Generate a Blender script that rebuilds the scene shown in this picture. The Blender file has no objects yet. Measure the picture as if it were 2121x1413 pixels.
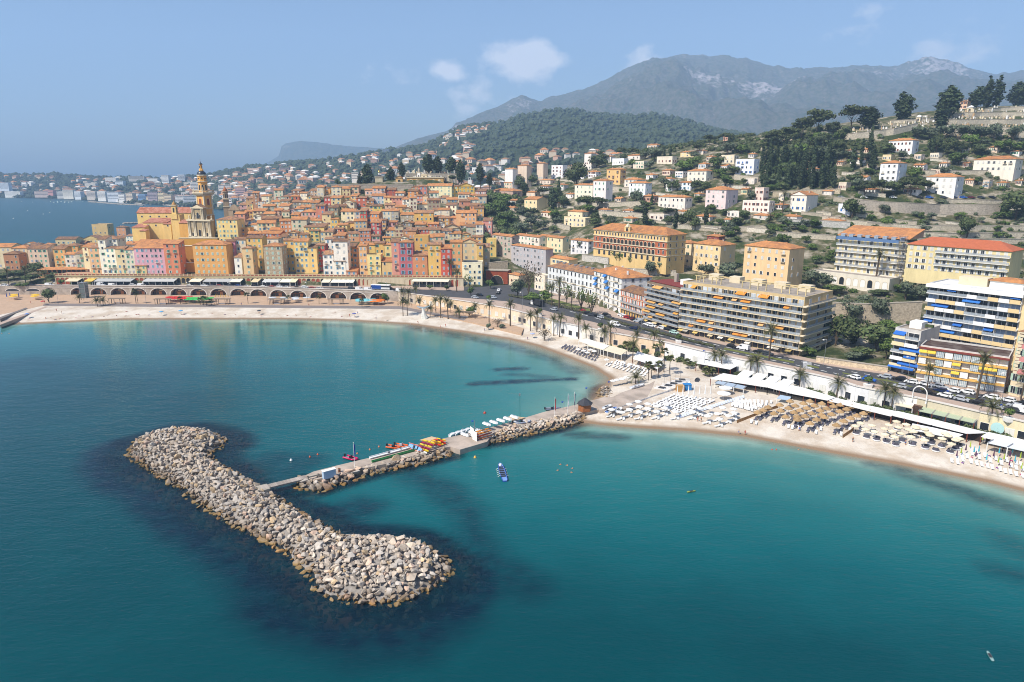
import bpy,bmesh,math,random
import numpy as np
from mathutils import Vector,Matrix
R=random.Random(7)
NR=np.random.default_rng(7)
rad=math.radians
SC=bpy.context.scene
COL=SC.collection
# --- camera
CAMH,PITCH,FPX,CX,CY=75.0,rad(13.7),1414.0,1060.5,706.5
cam_d=bpy.data.cameras.new("camera");cam_d.lens=24.0;cam_d.sensor_width=36.0
cam_d.clip_start=1.0;cam_d.clip_end=60000
cam=bpy.data.objects.new("camera",cam_d);COL.objects.link(cam)
cam.location=(0,0,CAMH);cam.rotation_euler=(rad(90)-PITCH,0,0)
SC.camera=cam
# --- sun, sky, exposure
SUN_EL,SUN_AZ=rad(50),rad(51)
to_sun=Vector((-math.sin(SUN_AZ)*math.cos(SUN_EL),-math.cos(SUN_AZ)*math.cos(SUN_EL),math.sin(SUN_EL)))
sun_d=bpy.data.lights.new("sun","SUN");sun_d.energy=5.0;sun_d.angle=rad(0.5);sun_d.color=(1,0.94,0.85)
sun=bpy.data.objects.new("sun",sun_d);COL.objects.link(sun)
sun.rotation_euler=to_sun.to_track_quat('Z','Y').to_euler();sun.location=(-300,-200,600)
SC.view_settings.view_transform='Standard';SC.view_settings.look='None'
SC.view_settings.exposure=0.42;SC.view_settings.gamma=1.0;SC.view_settings.use_curve_mapping=False
SC.cycles.use_denoising=True;SC.cycles.filter_width=1.0
SC.cycles.max_bounces=6;SC.cycles.diffuse_bounces=3;SC.cycles.glossy_bounces=3
SC.cycles.transparent_max_bounces=8;SC.cycles.volume_bounces=1
SC.cycles.caustics_reflective=False;SC.cycles.caustics_refractive=False
def build_world():
 w=bpy.data.worlds.new("World");SC.world=w;w.use_nodes=True
 nt=w.node_tree;nt.nodes.clear();N=nt.nodes.new;L=nt.links.new
 out=N('ShaderNodeOutputWorld');bg=N('ShaderNodeBackground');bg.inputs[1].default_value=0.09
 sky=N('ShaderNodeTexSky');sky.sky_type='NISHITA';sky.sun_disc=False
 sky.sun_elevation=SUN_EL;sky.sun_rotation=math.atan2(to_sun.x,to_sun.y)
 sky.air_density=1.1;sky.dust_density=2.0;sky.ozone_density=1.6;sky.altitude=100
 tc=N('ShaderNodeTexCoord')
 def direction(px,py):
  v=Vector(((px-CX)/FPX,math.cos(PITCH)+(CY-py)/FPX*math.sin(PITCH),-math.sin(PITCH)+(CY-py)/FPX*math.cos(PITCH)))
  return v.normalized()
 nz=N('ShaderNodeTexNoise');nz.inputs['Scale'].default_value=19;nz.inputs['Detail'].default_value=8
 nz.inputs['Roughness'].default_value=0.62
 mp=N('ShaderNodeMapping');mp.inputs['Scale'].default_value=(1,1,1.5)
 L(tc.outputs['Generated'],mp.inputs[0]);L(mp.outputs[0],nz.inputs['Vector'])
 dens=None
 clouds=[(1085,126,.085,1.15),(1100,108,.06,1.2),(1045,124,.055,1.0),(1125,124,.05,1.0),(930,147,.04,1.05),(835,160,.04,.7),(1010,195,.07,.6),(960,215,.07,.5),(1330,125,.07,.55),(1400,138,.045,.6),(1980,95,.08,.5),(1800,60,.08,.45),(770,150,.05,.5),(1450,80,.09,.12)]
 for px,py,r,a in clouds:
  d=N('ShaderNodeVectorMath');d.operation='SUBTRACT';d.inputs[1].default_value=direction(px,py)
  sc=N('ShaderNodeVectorMath');sc.operation='MULTIPLY';sc.inputs[1].default_value=(1,1,1.75)
  ln=N('ShaderNodeVectorMath');ln.operation='LENGTH'
  mr=N('ShaderNodeMapRange');mr.interpolation_type='SMOOTHSTEP'
  mr.inputs['From Min'].default_value=r;mr.inputs['From Max'].default_value=0;mr.inputs['To Max'].default_value=a
  L(tc.outputs['Generated'],d.inputs[0]);L(d.outputs[0],sc.inputs[0]);L(sc.outputs[0],ln.inputs[0]);L(ln.outputs['Value'],mr.inputs['Value'])
  if dens is None:dens=mr.outputs[0]
  else:
   mx=N('ShaderNodeMath');mx.operation='MAXIMUM';L(dens,mx.inputs[0]);L(mr.outputs[0],mx.inputs[1]);dens=mx.outputs[0]
 nr=N('ShaderNodeMapRange');nr.inputs['From Min'].default_value=.36;nr.inputs['From Max'].default_value=.62
 L(nz.outputs['Fac'],nr.inputs['Value'])
 a1=N('ShaderNodeMath');a1.operation='MULTIPLY_ADD';a1.inputs[1].default_value=1.7;a1.inputs[2].default_value=-1.0
 L(dens,a1.inputs[0])
 a2=N('ShaderNodeMath');a2.operation='MULTIPLY_ADD';a2.inputs[1].default_value=1.0;L(nr.outputs[0],a2.inputs[0]);L(a1.outputs[0],a2.inputs[2])
 gate=N('ShaderNodeMapRange');gate.inputs['From Min'].default_value=0;gate.inputs['From Max'].default_value=.2;L(dens,gate.inputs['Value'])
 a3=N('ShaderNodeMath');a3.operation='MULTIPLY';a3.use_clamp=True;L(a2.outputs[0],a3.inputs[0]);L(gate.outputs[0],a3.inputs[1])
 tint=N('ShaderNodeMix');tint.data_type='RGBA';tint.blend_type='MULTIPLY';tint.inputs[0].default_value=1.0
 tint.inputs[7].default_value=(0.86,0.97,1.16,1)
 L(sky.outputs[0],tint.inputs[6])
 mix=N('ShaderNodeMix');mix.data_type='RGBA';mix.inputs[7].default_value=(7.6,7.7,8.3,1)
 L(a3.outputs[0],mix.inputs[0]);L(tint.outputs[2],mix.inputs[6]);L(mix.outputs[2],bg.inputs[0]);L(bg.outputs[0],out.inputs[0])
build_world()
# --- picture <-> place
sp,cp=math.sin(PITCH),math.cos(PITCH)
def Pz(px,py,z=0.0):
 u,v=(px-CX)/FPX,(CY-py)/FPX
 dy,dz=cp+v*sp,-sp+v*cp
 t=(z-CAMH)/dz
 return Vector((u*t,dy*t,z))
def Py(px,py,Y):
 u,v=(px-CX)/FPX,(CY-py)/FPX
 dy,dz=cp+v*sp,-sp+v*cp
 t=Y/dy
 return Vector((u*t,Y,CAMH+dz*t))
def proj(p):
 d=p[1]*cp+(CAMH-p[2])*sp
 return CX+FPX*p[0]/d,CY-FPX*(p[1]*sp+(p[2]-CAMH)*cp)/d
def Xat(px,Y,z):
 return(px-CX)/FPX*(Y*cp+(CAMH-z)*sp)
def ztop(py,Y):
 return Py(CX,py,Y).z
def slide(p,d,px):
 k=(px-CX)/FPX
 t=(k*(p.y*cp+(CAMH-p.z)*sp)-p.x)/(d.x-k*d.y*cp)
 return Vector((p.x+d.x*t,p.y+d.y*t,p.z))
def lin(c):
 return c/12.92 if c<=0.04045 else((c+0.055)/1.055)**2.4
def col(h,k=0.8,sat=1.0):
 h=h.lstrip('#');c=[lin(int(h[i:i+2],16)/255) for i in(0,2,4)];g=.3*c[0]+.59*c[1]+.11*c[2]
 return tuple((g+(x-g)*sat)*k for x in c)+(1.0,)
 # --- materials
MATS={}
def mat(name,base=(.5,.5,.5,1),rough=.7,noise=0.0,nscale=1.0,objcol=False,bump=0.0,bscale=4.0,metal=0.0,spec=0.4,rnd=0.0,alpha=1.0,streak=0.0,base2=None,b2scale=.3,emit=0):
 if name in MATS:return MATS[name]
 m=bpy.data.materials.new(name);m.use_nodes=True;MATS[name]=m
 nt=m.node_tree;N=nt.nodes.new;L=nt.links.new
 b=nt.nodes['Principled BSDF']
 b.inputs['Roughness'].default_value=rough;b.inputs['Metallic'].default_value=metal
 b.inputs['Specular IOR Level'].default_value=spec;b.inputs['Alpha'].default_value=alpha
 b.inputs['Base Color'].default_value=base
 m.diffuse_color=base
 src=None
 geo=N('ShaderNodeNewGeometry');oi=N('ShaderNodeObjectInfo')
 if objcol:src=oi.outputs['Color']
 else:
  rgb=N('ShaderNodeRGB');rgb.outputs[0].default_value=base;src=rgb.outputs[0]
 if base2:
  n2=N('ShaderNodeTexNoise');n2.inputs['Scale'].default_value=b2scale;n2.inputs['Detail'].default_value=5
  n2.inputs['Roughness'].default_value=.65
  L(geo.outputs['Position'],n2.inputs['Vector'])
  mr=N('ShaderNodeMapRange');mr.inputs['From Min'].default_value=.42;mr.inputs['From Max'].default_value=.6
  L(n2.outputs['Fac'],mr.inputs['Value'])
  mx=N('ShaderNodeMix');mx.data_type='RGBA';mx.inputs[7].default_value=base2
  L(mr.outputs[0],mx.inputs[0]);L(src,mx.inputs[6]);src=mx.outputs[2]
 if noise or rnd or streak:
  hsv=N('ShaderNodeHueSaturation');L(src,hsv.inputs['Color']);src=hsv.outputs[0]
  val=None
  if noise:
   nz=N('ShaderNodeTexNoise');nz.inputs['Scale'].default_value=nscale;nz.inputs['Detail'].default_value=6
   nz.inputs['Roughness'].default_value=.7
   if streak:
    mp=N('ShaderNodeMapping');mp.inputs['Scale'].default_value=(1,1,.25)
    L(geo.outputs['Position'],mp.inputs[0]);L(mp.outputs[0],nz.inputs['Vector'])
   else:L(geo.outputs['Position'],nz.inputs['Vector'])
   mr=N('ShaderNodeMapRange');mr.inputs['From Min'].default_value=.3;mr.inputs['From Max'].default_value=.7
   mr.inputs['To Min'].default_value=1-noise;mr.inputs['To Max'].default_value=1+noise
   L(nz.outputs['Fac'],mr.inputs['Value']);val=mr.outputs[0]
  if rnd:
   m2=N('ShaderNodeMapRange');m2.inputs['To Min'].default_value=1-rnd;m2.inputs['To Max'].default_value=1+rnd
   L(oi.outputs['Random'],m2.inputs['Value'])
   if val is None:val=m2.outputs[0]
   else:
    mu=N('ShaderNodeMath');mu.operation='MULTIPLY';L(val,mu.inputs[0]);L(m2.outputs[0],mu.inputs[1]);val=mu.outputs[0]
  L(val,hsv.inputs['Value'])
 L(src,b.inputs['Base Color'])
 if bump:
  bz=N('ShaderNodeTexNoise');bz.inputs['Scale'].default_value=bscale;bz.inputs['Detail'].default_value=4
  L(geo.outputs['Position'],bz.inputs['Vector'])
  bp=N('ShaderNodeBump');bp.inputs['Strength'].default_value=bump;bp.inputs['Distance'].default_value=.3
  L(bz.outputs['Fac'],bp.inputs['Height']);L(bp.outputs[0],b.inputs['Normal'])
 if emit:pass
 return m
plaster=mat('plaster',objcol=True,noise=.13,nscale=.35,streak=1,rough=.9,bump=.15,bscale=3)
stonewall=mat('stone_wall',objcol=True,noise=.34,nscale=1.1,rough=.95,bump=.6,bscale=1.5)
paint=mat('paint',objcol=True,rough=.35,spec=.5)
cloth=mat('cloth',objcol=True,rough=.95,noise=.05,nscale=2)
rooftile=mat('roof_tile',col('#a87a50',.82),noise=.3,nscale=.8,rnd=.28,rough=.9,bump=.5,bscale=2.5,base2=col('#886756',.72),b2scale=.45)
rooffresh=mat('roof_tile_fresh',col('#c88850',.84),noise=.24,nscale=.9,rnd=.12,rough=.9,bump=.5,bscale=2.5,base2=col('#ad774f',.8),b2scale=.3)
roofflat=mat('roof_flat',col('#b3a798',.7),noise=.2,nscale=.4,rough=.95)
glassdark=mat('window_glass',(.025,.03,.038,1),rough=.12,spec=.6,rnd=.3)
shutter=mat('shutter',objcol=True,rough=.7,noise=.08,nscale=2)
whitep=mat('white_paint',col('#f2efe8',.88),rough=.6,noise=.05,nscale=.5)
creamp=mat('cream_trim',col('#e9d9b8',.8),rough=.8,noise=.08,nscale=.6)
concrete=mat('concrete',col('#b8ad9c',.75),rough=.92,noise=.14,nscale=.35,bump=.2,bscale=2)
asphalt=mat('asphalt',(.06,.06,.063,1),rough=.9,noise=.2,nscale=.3)
pavem=mat('pavement_slab',col('#c6ae9b',.72),rough=.9,noise=.12,nscale=.4)
sandm=mat('sand',col('#cdbba6',.8),rough=1,noise=.1,nscale=.25,bump=.25,bscale=1.2,base2=col('#bfa88f',.8),b2scale=.06)
metal=mat('grey_metal',(.35,.36,.37,1),rough=.4,metal=.6)
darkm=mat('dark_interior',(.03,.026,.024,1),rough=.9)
woodm=mat('wood',col('#8a5a35',.7),rough=.8,noise=.2,nscale=2)
trunkm=mat('bark',col('#6b5a48',.6),rough=.95,noise=.25,nscale=2)
def leafmat(name,c,c2):
 m=mat(name,c,rough=.75,spec=.25,noise=.4,nscale=.9,rnd=.3,base2=c2,b2scale=.8)
 return m
leaf_cyp=leafmat('cypress_leaf',(.034,.054,.022,1),(.05,.066,.026,1))
leaf_pine=leafmat('pine_leaf',(.055,.078,.028,1),(.075,.082,.03,1))
leaf_olive=leafmat('olive_leaf',(.12,.14,.088,1),(.085,.11,.06,1))
leaf_green=leafmat('broad_leaf',(.068,.115,.024,1),(.11,.15,.034,1))
leaf_bush=leafmat('bush_leaf',(.06,.09,.032,1),(.1,.115,.042,1))
leaf_dry=leafmat('dry_leaf',(.13,.1,.06,1),(.1,.075,.05,1))
leaf_palm=leafmat('palm_leaf',(.075,.092,.024,1),(.11,.105,.035,1))
skinm=mat('skin',col('#c98f6a',.75),rough=.6)
def haze():
 m=bpy.data.materials.new('haze_air');m.use_nodes=True;nt=m.node_tree;nt.nodes.clear()
 o=nt.nodes.new('ShaderNodeOutputMaterial');v=nt.nodes.new('ShaderNodeVolumePrincipled')
 v.inputs['Color'].default_value=(.49,.71,1.0,1);v.inputs['Density'].default_value=HAZE_D
 v.inputs['Anisotropy'].default_value=0.0
 nt.links.new(v.outputs[0],o.inputs['Volume'])
 return m
HAZE_D=0.00014
# --- mesh builder
class MB:
 def __init__(s):s.v=[];s.f=[];s.m=[]
 def quad(s,*p,m=0):
  i=len(s.v);s.v+=[tuple(q) for q in p];s.f.append(tuple(range(i,i+len(p))));s.m.append(m)
 def box(s,cx,cy,z0,sx,sy,sz,rot=0,m=0,top=None,taper=1.0):
  c,n=math.cos(rot),math.sin(rot);i=len(s.v)
  for z,k in((z0,1.0),(z0+sz,taper)):
   for ax,ay in((-1,-1),(1,-1),(1,1),(-1,1)):
    x,y=ax*sx/2*k,ay*sy/2*k
    s.v.append((cx+x*c-y*n,cy+x*n+y*c,z))
  for f in((3,2,1,0),(4,5,6,7),(0,1,5,4),(1,2,6,5),(2,3,7,6),(3,0,4,7)):
   s.f.append(tuple(i+a for a in f));s.m.append(m)
  if top is not None:s.m[-5]=top
 def prism(s,poly,z0,z1,m=0,top=None):
  n=len(poly);i=len(s.v)
  s.v+=[(p[0],p[1],z0) for p in poly]+[(p[0],p[1],z1) for p in poly]
  s.f.append(tuple(i+n+k for k in range(n)));s.m.append(m if top is None else top)
  for k in range(n):
   j=(k+1)%n;s.f.append((i+k,i+j,i+n+j,i+n+k));s.m.append(m)
 def tube(s,p0,p1,r0,r1=None,n=6,m=0,cap=True):
  r1=r0 if r1 is None else r1
  p0,p1=Vector(p0),Vector(p1);d=(p1-p0)
  if d.length<1e-6:return
  q=d.to_track_quat('Z','Y');i=len(s.v)
  for p,r in((p0,r0),(p1,r1)):
   for k in range(n):
    a=2*math.pi*k/n;s.v.append(tuple(p+q@Vector((r*math.cos(a),r*math.sin(a),0))))
  for k in range(n):
   j=(k+1)%n;s.f.append((i+k,i+j,i+n+j,i+n+k));s.m.append(m)
  if cap:s.f.append(tuple(i+n+k for k in range(n)));s.m.append(m)
 def lathe(s,prof,n=10,m=0,cx=0,cy=0):
  i=len(s.v)
  for r,z in prof:
   for k in range(n):
    a=2*math.pi*(k+.5)/n;s.v.append((cx+r*math.cos(a),cy+r*math.sin(a),z))
  for q in range(len(prof)-1):
   for k in range(n):
    j=(k+1)%n;a=i+q*n
    s.f.append((a+k,a+j,a+n+j,a+n+k));s.m.append(m)
 def blob(s,c,r,seed=0,m=0,sub=1):
  rr=random.Random(seed);bmx=ICO[sub];i=len(s.v)
  k=[rr.uniform(.8,1.15) for _ in bmx[0]]
  s.v+=[(c[0]+p[0]*r[0]*a,c[1]+p[1]*r[1]*a,c[2]+p[2]*r[2]*a) for p,a in zip(bmx[0],k)]
  for f in bmx[1]:s.f.append(tuple(i+a for a in f));s.m.append(m)
 def mesh(s,name,mats,smooth=False):
  me=bpy.data.meshes.new(name);me.from_pydata(s.v,[],s.f)
  for x in(mats if isinstance(mats,(list,tuple)) else[mats]):me.materials.append(x)
  if any(s.m):me.polygons.foreach_set('material_index',s.m)
  if smooth:me.polygons.foreach_set('use_smooth',[True]*len(s.f))
  me.update();return me
def _ico(sub):
 b=bmesh.new();bmesh.ops.create_icosphere(b,subdivisions=sub,radius=1)
 b.verts.ensure_lookup_table();r=([tuple(v.co) for v in b.verts],[tuple(v.index for v in f.verts) for f in b.faces]);b.free();return r
ICO={1:_ico(1),2:_ico(2),3:_ico(3)}
def obj(name,me,parent=None,loc=(0,0,0),rot=0.0,scale=(1,1,1),color=None,kind=None):
 o=bpy.data.objects.new(name,me);COL.objects.link(o)
 if parent is not None:o.parent=parent
 o.location=loc
 if rot:o.rotation_euler=(0,0,rot) if not isinstance(rot,(tuple,list)) else rot
 if scale!=(1,1,1):o.scale=scale
 if color is not None:o.color=color
 if kind:o['kind']=kind
 return o
def empty(name,loc,rot=0.0):
 o=bpy.data.objects.new(name,None);COL.objects.link(o);o.location=loc;o.rotation_euler=(0,0,rot);o.empty_display_size=.5
 return o
ORD=['first','second','third','fourth','fifth','sixth','seventh','eighth','ninth','tenth','eleventh','twelfth','thirteenth','fourteenth','fifteenth','sixteenth','seventeenth','eighteenth','nineteenth','twentieth']
def ordw(i):
 if i<20:return ORD[i]
 t=['twenty','thirty','forty','fifty','sixty','seventy','eighty','ninety'][(i+1)//10-2];u=(i+1)%10
 return t+'-'+ORD[u-1] if u else{'twenty':'twentieth','thirty':'thirtieth','forty':'fortieth','fifty':'fiftieth','sixty':'sixtieth'}.get(t,t+'th')
AUTO=[]
LAND=[]
def tag(o,label,cat,group=None):
 o['label']=label;o['category']=cat;o['kind']='thing'
 if group:o['group']=group
 return o
def auto(o,base,cat,group=None,at=None,landmark=None):
 o['category']=cat;o['kind']='thing'
 if group:o['group']=group
 p=at or proj(o.location);AUTO.append([o,base,p[0],p[1]])
 if landmark:LAND.append((landmark,p[0],p[1]))
 return o
def copy_tree(root,loc,rot=None,color=None,scale=None):
 r=root.copy();COL.objects.link(r);r.location=loc
 if rot is not None:r.rotation_euler=(0,0,rot)
 if scale is not None:r.scale=scale
 if color is not None:r.color=color
 for ch in root.children:
  c=ch.copy();COL.objects.link(c);c.parent=r
  if color is not None and ch.get('tint'):c.color=color
  for g in ch.children:
   d=g.copy();COL.objects.link(d);d.parent=c
 return r
CACHE={}
def cached(key,fn):
 if key not in CACHE:CACHE[key]=fn()
 return CACHE[key]
 # --- layout lines (picture points laid onto the ground)
SHORE_PX=[(-500,735),(-200,700),(0,673),(110,668),(250,662),(400,661),(600,661),(720,664),(850,672),(960,688),(1050,702),(1110,716),(1170,738),(1230,762),(1262,783),(1250,803),(1235,822),(1215,840),(1196,862),(1200,874),(1240,880),(1330,887),(1430,893),(1540,904),(1650,925),(1760,945),(1860,962),(1960,982),(2060,1002),(2121,1018),(2300,1065),(2700,1180)]
SHORE=[Pz(x,y,0).xy for x,y in SHORE_PX]
ROADZ=7.0
FRONT_PX=[(-420,594.0),(89,594.0),(500,596.5),(820,606.5),(863,613.0),(961,627),(1050,642),(1144,668),(1257,692),(1377,713),(1453,731),(1528,748),(1641,771),(1730,791),(1778,807),(1905,831),(2027,859),(2121,880),(2500,980)]
BACK_PX=[(-420,588),(116,588.8),(450,589.8),(830,592.3),(960,594),(1000,594),(1050,590),(1130,600),(1228,628),(1284,649),(1336,666),(1408,688),(1500,709),(1658,739),(1720,752),(1843,768),(1897,785),(2078,815),(2150,832),(2500,925)]
def interp_px(pl,n=90):
 xs=np.array([p[0] for p in pl],float);ys=np.array([p[1] for p in pl],float)
 x=np.unique(np.concatenate([np.linspace(-420,2500,n),xs]));return x,np.interp(x,xs,ys)
_x,_yf=interp_px(FRONT_PX);_,_yb=interp_px(FRONT_PX)
_allx=np.unique(np.concatenate([interp_px(FRONT_PX)[0],interp_px(BACK_PX)[0]]))
_allx=_allx[(_allx>=-420)&(_allx<=2500)]
def front(px):return Pz(px,float(np.interp(px,*zip(*FRONT_PX))),ROADZ)
def back(px):return Pz(px,float(np.interp(px,*zip(*BACK_PX))),ROADZ)
def road_at(px,t):
 a,b=front(px),back(px);return a.lerp(b,t)
FRONT=[front(x) for x in _allx];BACK=[back(x) for x in _allx]
def inside(X,Y,poly):
 r=np.zeros(X.shape,bool);n=len(poly)
 for i in range(n):
  x0,y0=poly[i][0],poly[i][1];x1,y1=poly[(i+1)%n][0],poly[(i+1)%n][1]
  if y0==y1:continue
  c=((y0>Y)!=(y1>Y))&(X<(x1-x0)*(Y-y0)/(y1-y0)+x0);r^=c
 return r
def dist_line(X,Y,pl):
 d=np.full(X.shape,1e9)
 for(a,b) in zip(pl[:-1],pl[1:]):
  ax,ay=a[0],a[1];bx,by=b[0]-ax,b[1]-ay
  t=np.clip(((X-ax)*bx+(Y-ay)*by)/(bx*bx+by*by+1e-9),0,1)
  d=np.minimum(d,np.hypot(X-ax-bx*t,Y-ay-by*t))
 return d
LANDPOLY=SHORE+[Vector((900,60)),Vector((900,1600)),Vector((-900,1600)),Vector((-900,380))]
HILLPOLY=[p.xy for p in FRONT]+[Vector((900,100)),Vector((900,1600)),Vector((-900,1600)),Vector((-900,420))]
# --- relief of the near land: (picture column, forward distance, height)
RELIEF=[(-150,430,7),(-150,520,6),(-150,640,-3),(0,430,7),(0,500,8),(0,570,4),(0,660,-4),(100,432,9),(100,500,11),(100,560,6),(100,650,-4),(250,436,12.5),(250,480,15),(250,540,14),(250,600,6),(250,680,-4),(330,436,12.8),(330,480,18),(340,530,25),(340,600,12),(340,700,-3),(420,438,12.8),(420,465,18),(420,500,30),(420,540,32),(420,620,18),(420,740,-2),(500,440,12.8),(500,500,30),(500,560,40),(500,640,34),(500,780,2),(600,440,12.8),(600,500,32),(600,560,46),(600,620,51),(600,720,35),(600,860,4),(700,440,12.8),(700,500,32),(700,560,48),(700,604,57),(700,617,66),(700,700,58),(700,860,10),(800,440,12.8),(800,500,32),(800,560,49),(800,604,58),(800,617,67),(800,630,69),(800,700,64),(800,860,20),(900,440,12.8),(900,500,31),(900,560,47),(900,620,64),(900,640,72),(900,700,66),(900,860,25),(975,440,12.5),(980,480,22),(980,520,33),(980,570,46),(980,640,60),(980,800,44),(1050,427,7),(1035,445,20),(1080,455,16),(1050,500,25),(1050,560,38),(1050,620,50),(1050,720,58),(1050,860,50),(1120,400,7),(1120,440,15),(1150,480,26),(1150,540,40),(1150,620,55),(1150,720,70),(1150,860,78),(1230,345,7),(1230,380,18),(1230,405,24),(1230,440,28),(1230,480,38),(1230,540,53),(1230,620,72),(1230,720,86),(1230,860,92),(1350,305,6.5),(1350,330,10),(1350,370,21),(1350,410,26),(1350,450,38),(1350,500,51),(1350,560,66),(1350,640,86),(1350,720,100),(1350,860,104),(1500,270,6.5),(1500,310,9),(1500,345,18),(1500,380,25),(1500,420,36),(1500,460,48),(1500,520,66),(1500,600,90),(1500,680,106),(1500,800,108),(1650,245,6.5),(1650,290,9),(1650,330,19),(1650,370,28),(1650,410,42),(1650,450,55),(1650,500,70),(1650,560,92),(1650,620,111),(1650,720,116),(1800,225,6.5),(1800,262,8),(1800,305,18),(1800,340,22),(1800,370,31),(1800,400,43),(1800,426,51),(1800,434,58),(1800,470,68),(1800,520,88),(1800,566,106),(1800,574,111),(1800,640,122),(1950,210,6.5),(1950,250,9),(1950,300,19),(1950,340,25),(1950,370,36),(1950,400,47),(1950,424,52),(1950,432,59),(1950,470,74),(1950,520,92),(1950,556,106),(1950,564,112),(1950,620,128),(1950,700,136),(2121,190,6.5),(2121,230,8),(2121,290,17),(2121,340,26),(2121,400,46),(2121,424,53),(2121,432,60),(2121,470,74),(2121,520,94),(2121,570,114),(2121,620,131),(2121,720,140),(2450,190,6.5),(2450,240,9),(2450,330,26),(2450,430,60),(2450,520,95),(2450,620,131),(2450,760,145),(1650,900,90),(2000,900,110),(1350,1000,70),(1000,1000,20)]
_ctl=np.array([(Xat(a,b,c),b,c) for a,b,c in RELIEF])
_d=np.hypot(_ctl[:,None,0]-_ctl[None,:,0],_ctl[:,None,1]-_ctl[None,:,1])
_A=np.block([[_d+0.0,np.ones((len(_ctl),1)),_ctl[:,:2]],[np.vstack([np.ones(len(_ctl)),_ctl[:,0],_ctl[:,1]]),np.zeros((3,3))]])
_w=np.linalg.solve(_A+1e-9*np.eye(len(_A)),np.concatenate([_ctl[:,2],np.zeros(3)]))
GX0,GX1,GY0,GY1,GS=-480.0,720.0,60.0,1000.0,2.0
_gx=np.arange(GX0,GX1+1,GS);_gy=np.arange(GY0,GY1+1,GS)
GXX,GYY=np.meshgrid(_gx,_gy)
HZ=np.zeros(GXX.shape)
for k in range(len(_ctl)):HZ+=_w[k]*np.hypot(GXX-_ctl[k,0],GYY-_ctl[k,1])
HZ+=_w[-3]+_w[-2]*GXX+_w[-1]*GYY
def vnoise(X,Y,s,seed):
 r=np.random.default_rng(seed).random((64,64));x=X/s;y=Y/s
 xi=np.floor(x).astype(int);yi=np.floor(y).astype(int);fx=x-xi;fy=y-yi
 fx=fx*fx*(3-2*fx);fy=fy*fy*(3-2*fy);g=lambda a,b:r[a%64,b%64]
 return(g(xi,yi)*(1-fx)+g(xi+1,yi)*fx)*(1-fy)+(g(xi,yi+1)*(1-fx)+g(xi+1,yi+1)*fx)*fy
def fbm(X,Y,s,seed,o=5,g=.5):
 r=0;a=1;t=0
 for k in range(o):r=r+a*vnoise(X+37.1*k,Y-11.7*k,s/2**k,seed+k);t+=a;a*=g
 return r/t
LANDM=inside(GXX,GYY,LANDPOLY);HILLM=inside(GXX,GYY,HILLPOLY)
SLABM=inside(GXX,GYY,[p.xy for p in FRONT]+[p.xy for p in reversed(BACK)])
SHD=dist_line(GXX,GYY,SHORE);SHS=np.where(LANDM,SHD,-SHD)
SEABED=np.where(SHS>0,np.minimum(2.0,.10*SHS),np.maximum(-6.0,.09*SHS))
HZ=HZ+np.where(HZ>16,(fbm(GXX,GYY,14,3,3)-.5)*2.0,0)
_px0=Xat(1030,431,7)
HZ=np.where((abs(GXX-_px0)<9)&(GYY<447),np.minimum(HZ,ROADZ-.4),HZ)
HZ=np.where(HILLM,HZ,SEABED)
HZ=np.where(SLABM,np.minimum(HZ,ROADZ-.5),HZ)
GROUND=np.where(SLABM,ROADZ,HZ)
def ground(x,y,G=None):
 G=GROUND if G is None else G
 fx=min(max((x-GX0)/GS,0),len(_gx)-1.001);fy=min(max((y-GY0)/GS,0),len(_gy)-1.001)
 i,j=int(fx),int(fy);a,b=fx-i,fy-j
 return(G[j,i]*(1-a)+G[j,i+1]*a)*(1-b)+(G[j+1,i]*(1-a)+G[j+1,i+1]*a)*b
def T(px,py,y0=90.0):
 u,v=(px-CX)/FPX,(CY-py)/FPX
 dy,dz=cp+v*sp,-sp+v*cp
 Y=y0;st=2.0;last=None
 while Y<985:
  t=Y/dy;z=CAMH+dz*t
  if z<max(ground(u*t,Y),0):
   lo,hi=Y-st,Y
   for _ in range(8):
    mdl=(lo+hi)/2;t=mdl/dy
    if CAMH+dz*t<max(ground(u*t,mdl),0):hi=mdl
    else:lo=mdl
   t=hi/dy;return Vector((u*t,hi,max(ground(u*t,hi),0)))
  Y+=st
 t=700/dy;return Vector((u*t,700,ground(u*t,700)))
def gp(x,y):return Vector((x,y,ground(x,y)))
def grid_mesh(name,X,Y,Z,keep,mats,smooth=True,attrs=None):
 h,w=X.shape;idx=np.arange(h*w).reshape(h,w)
 q=np.stack([idx[:-1,:-1],idx[:-1,1:],idx[1:,1:],idx[1:,:-1]],-1).reshape(-1,4)
 if keep is not None:
  k=(keep[:-1,:-1]&keep[:-1,1:]&keep[1:,1:]&keep[1:,:-1]).ravel();q=q[k]
 used=np.unique(q);remap=-np.ones(h*w,int);remap[used]=np.arange(len(used));q=remap[q]
 V=np.stack([X.ravel(),Y.ravel(),Z.ravel()],-1)[used]
 me=bpy.data.meshes.new(name);me.vertices.add(len(V));me.vertices.foreach_set('co',V.ravel())
 me.loops.add(q.size);me.loops.foreach_set('vertex_index',q.ravel().astype(np.int32))
 me.polygons.add(len(q));me.polygons.foreach_set('loop_start',np.arange(0,q.size,4,dtype=np.int32));me.polygons.foreach_set('loop_total',np.full(len(q),4,np.int32))
 if smooth:me.polygons.foreach_set('use_smooth',np.ones(len(q),bool))
 me.materials.append(mats)
 for n,a in(attrs or{}).items():
  at=me.attributes.new(n,'FLOAT','POINT');at.data.foreach_set('value',a.ravel()[used].astype(np.float32))
 me.update();me.validate();return me
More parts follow.
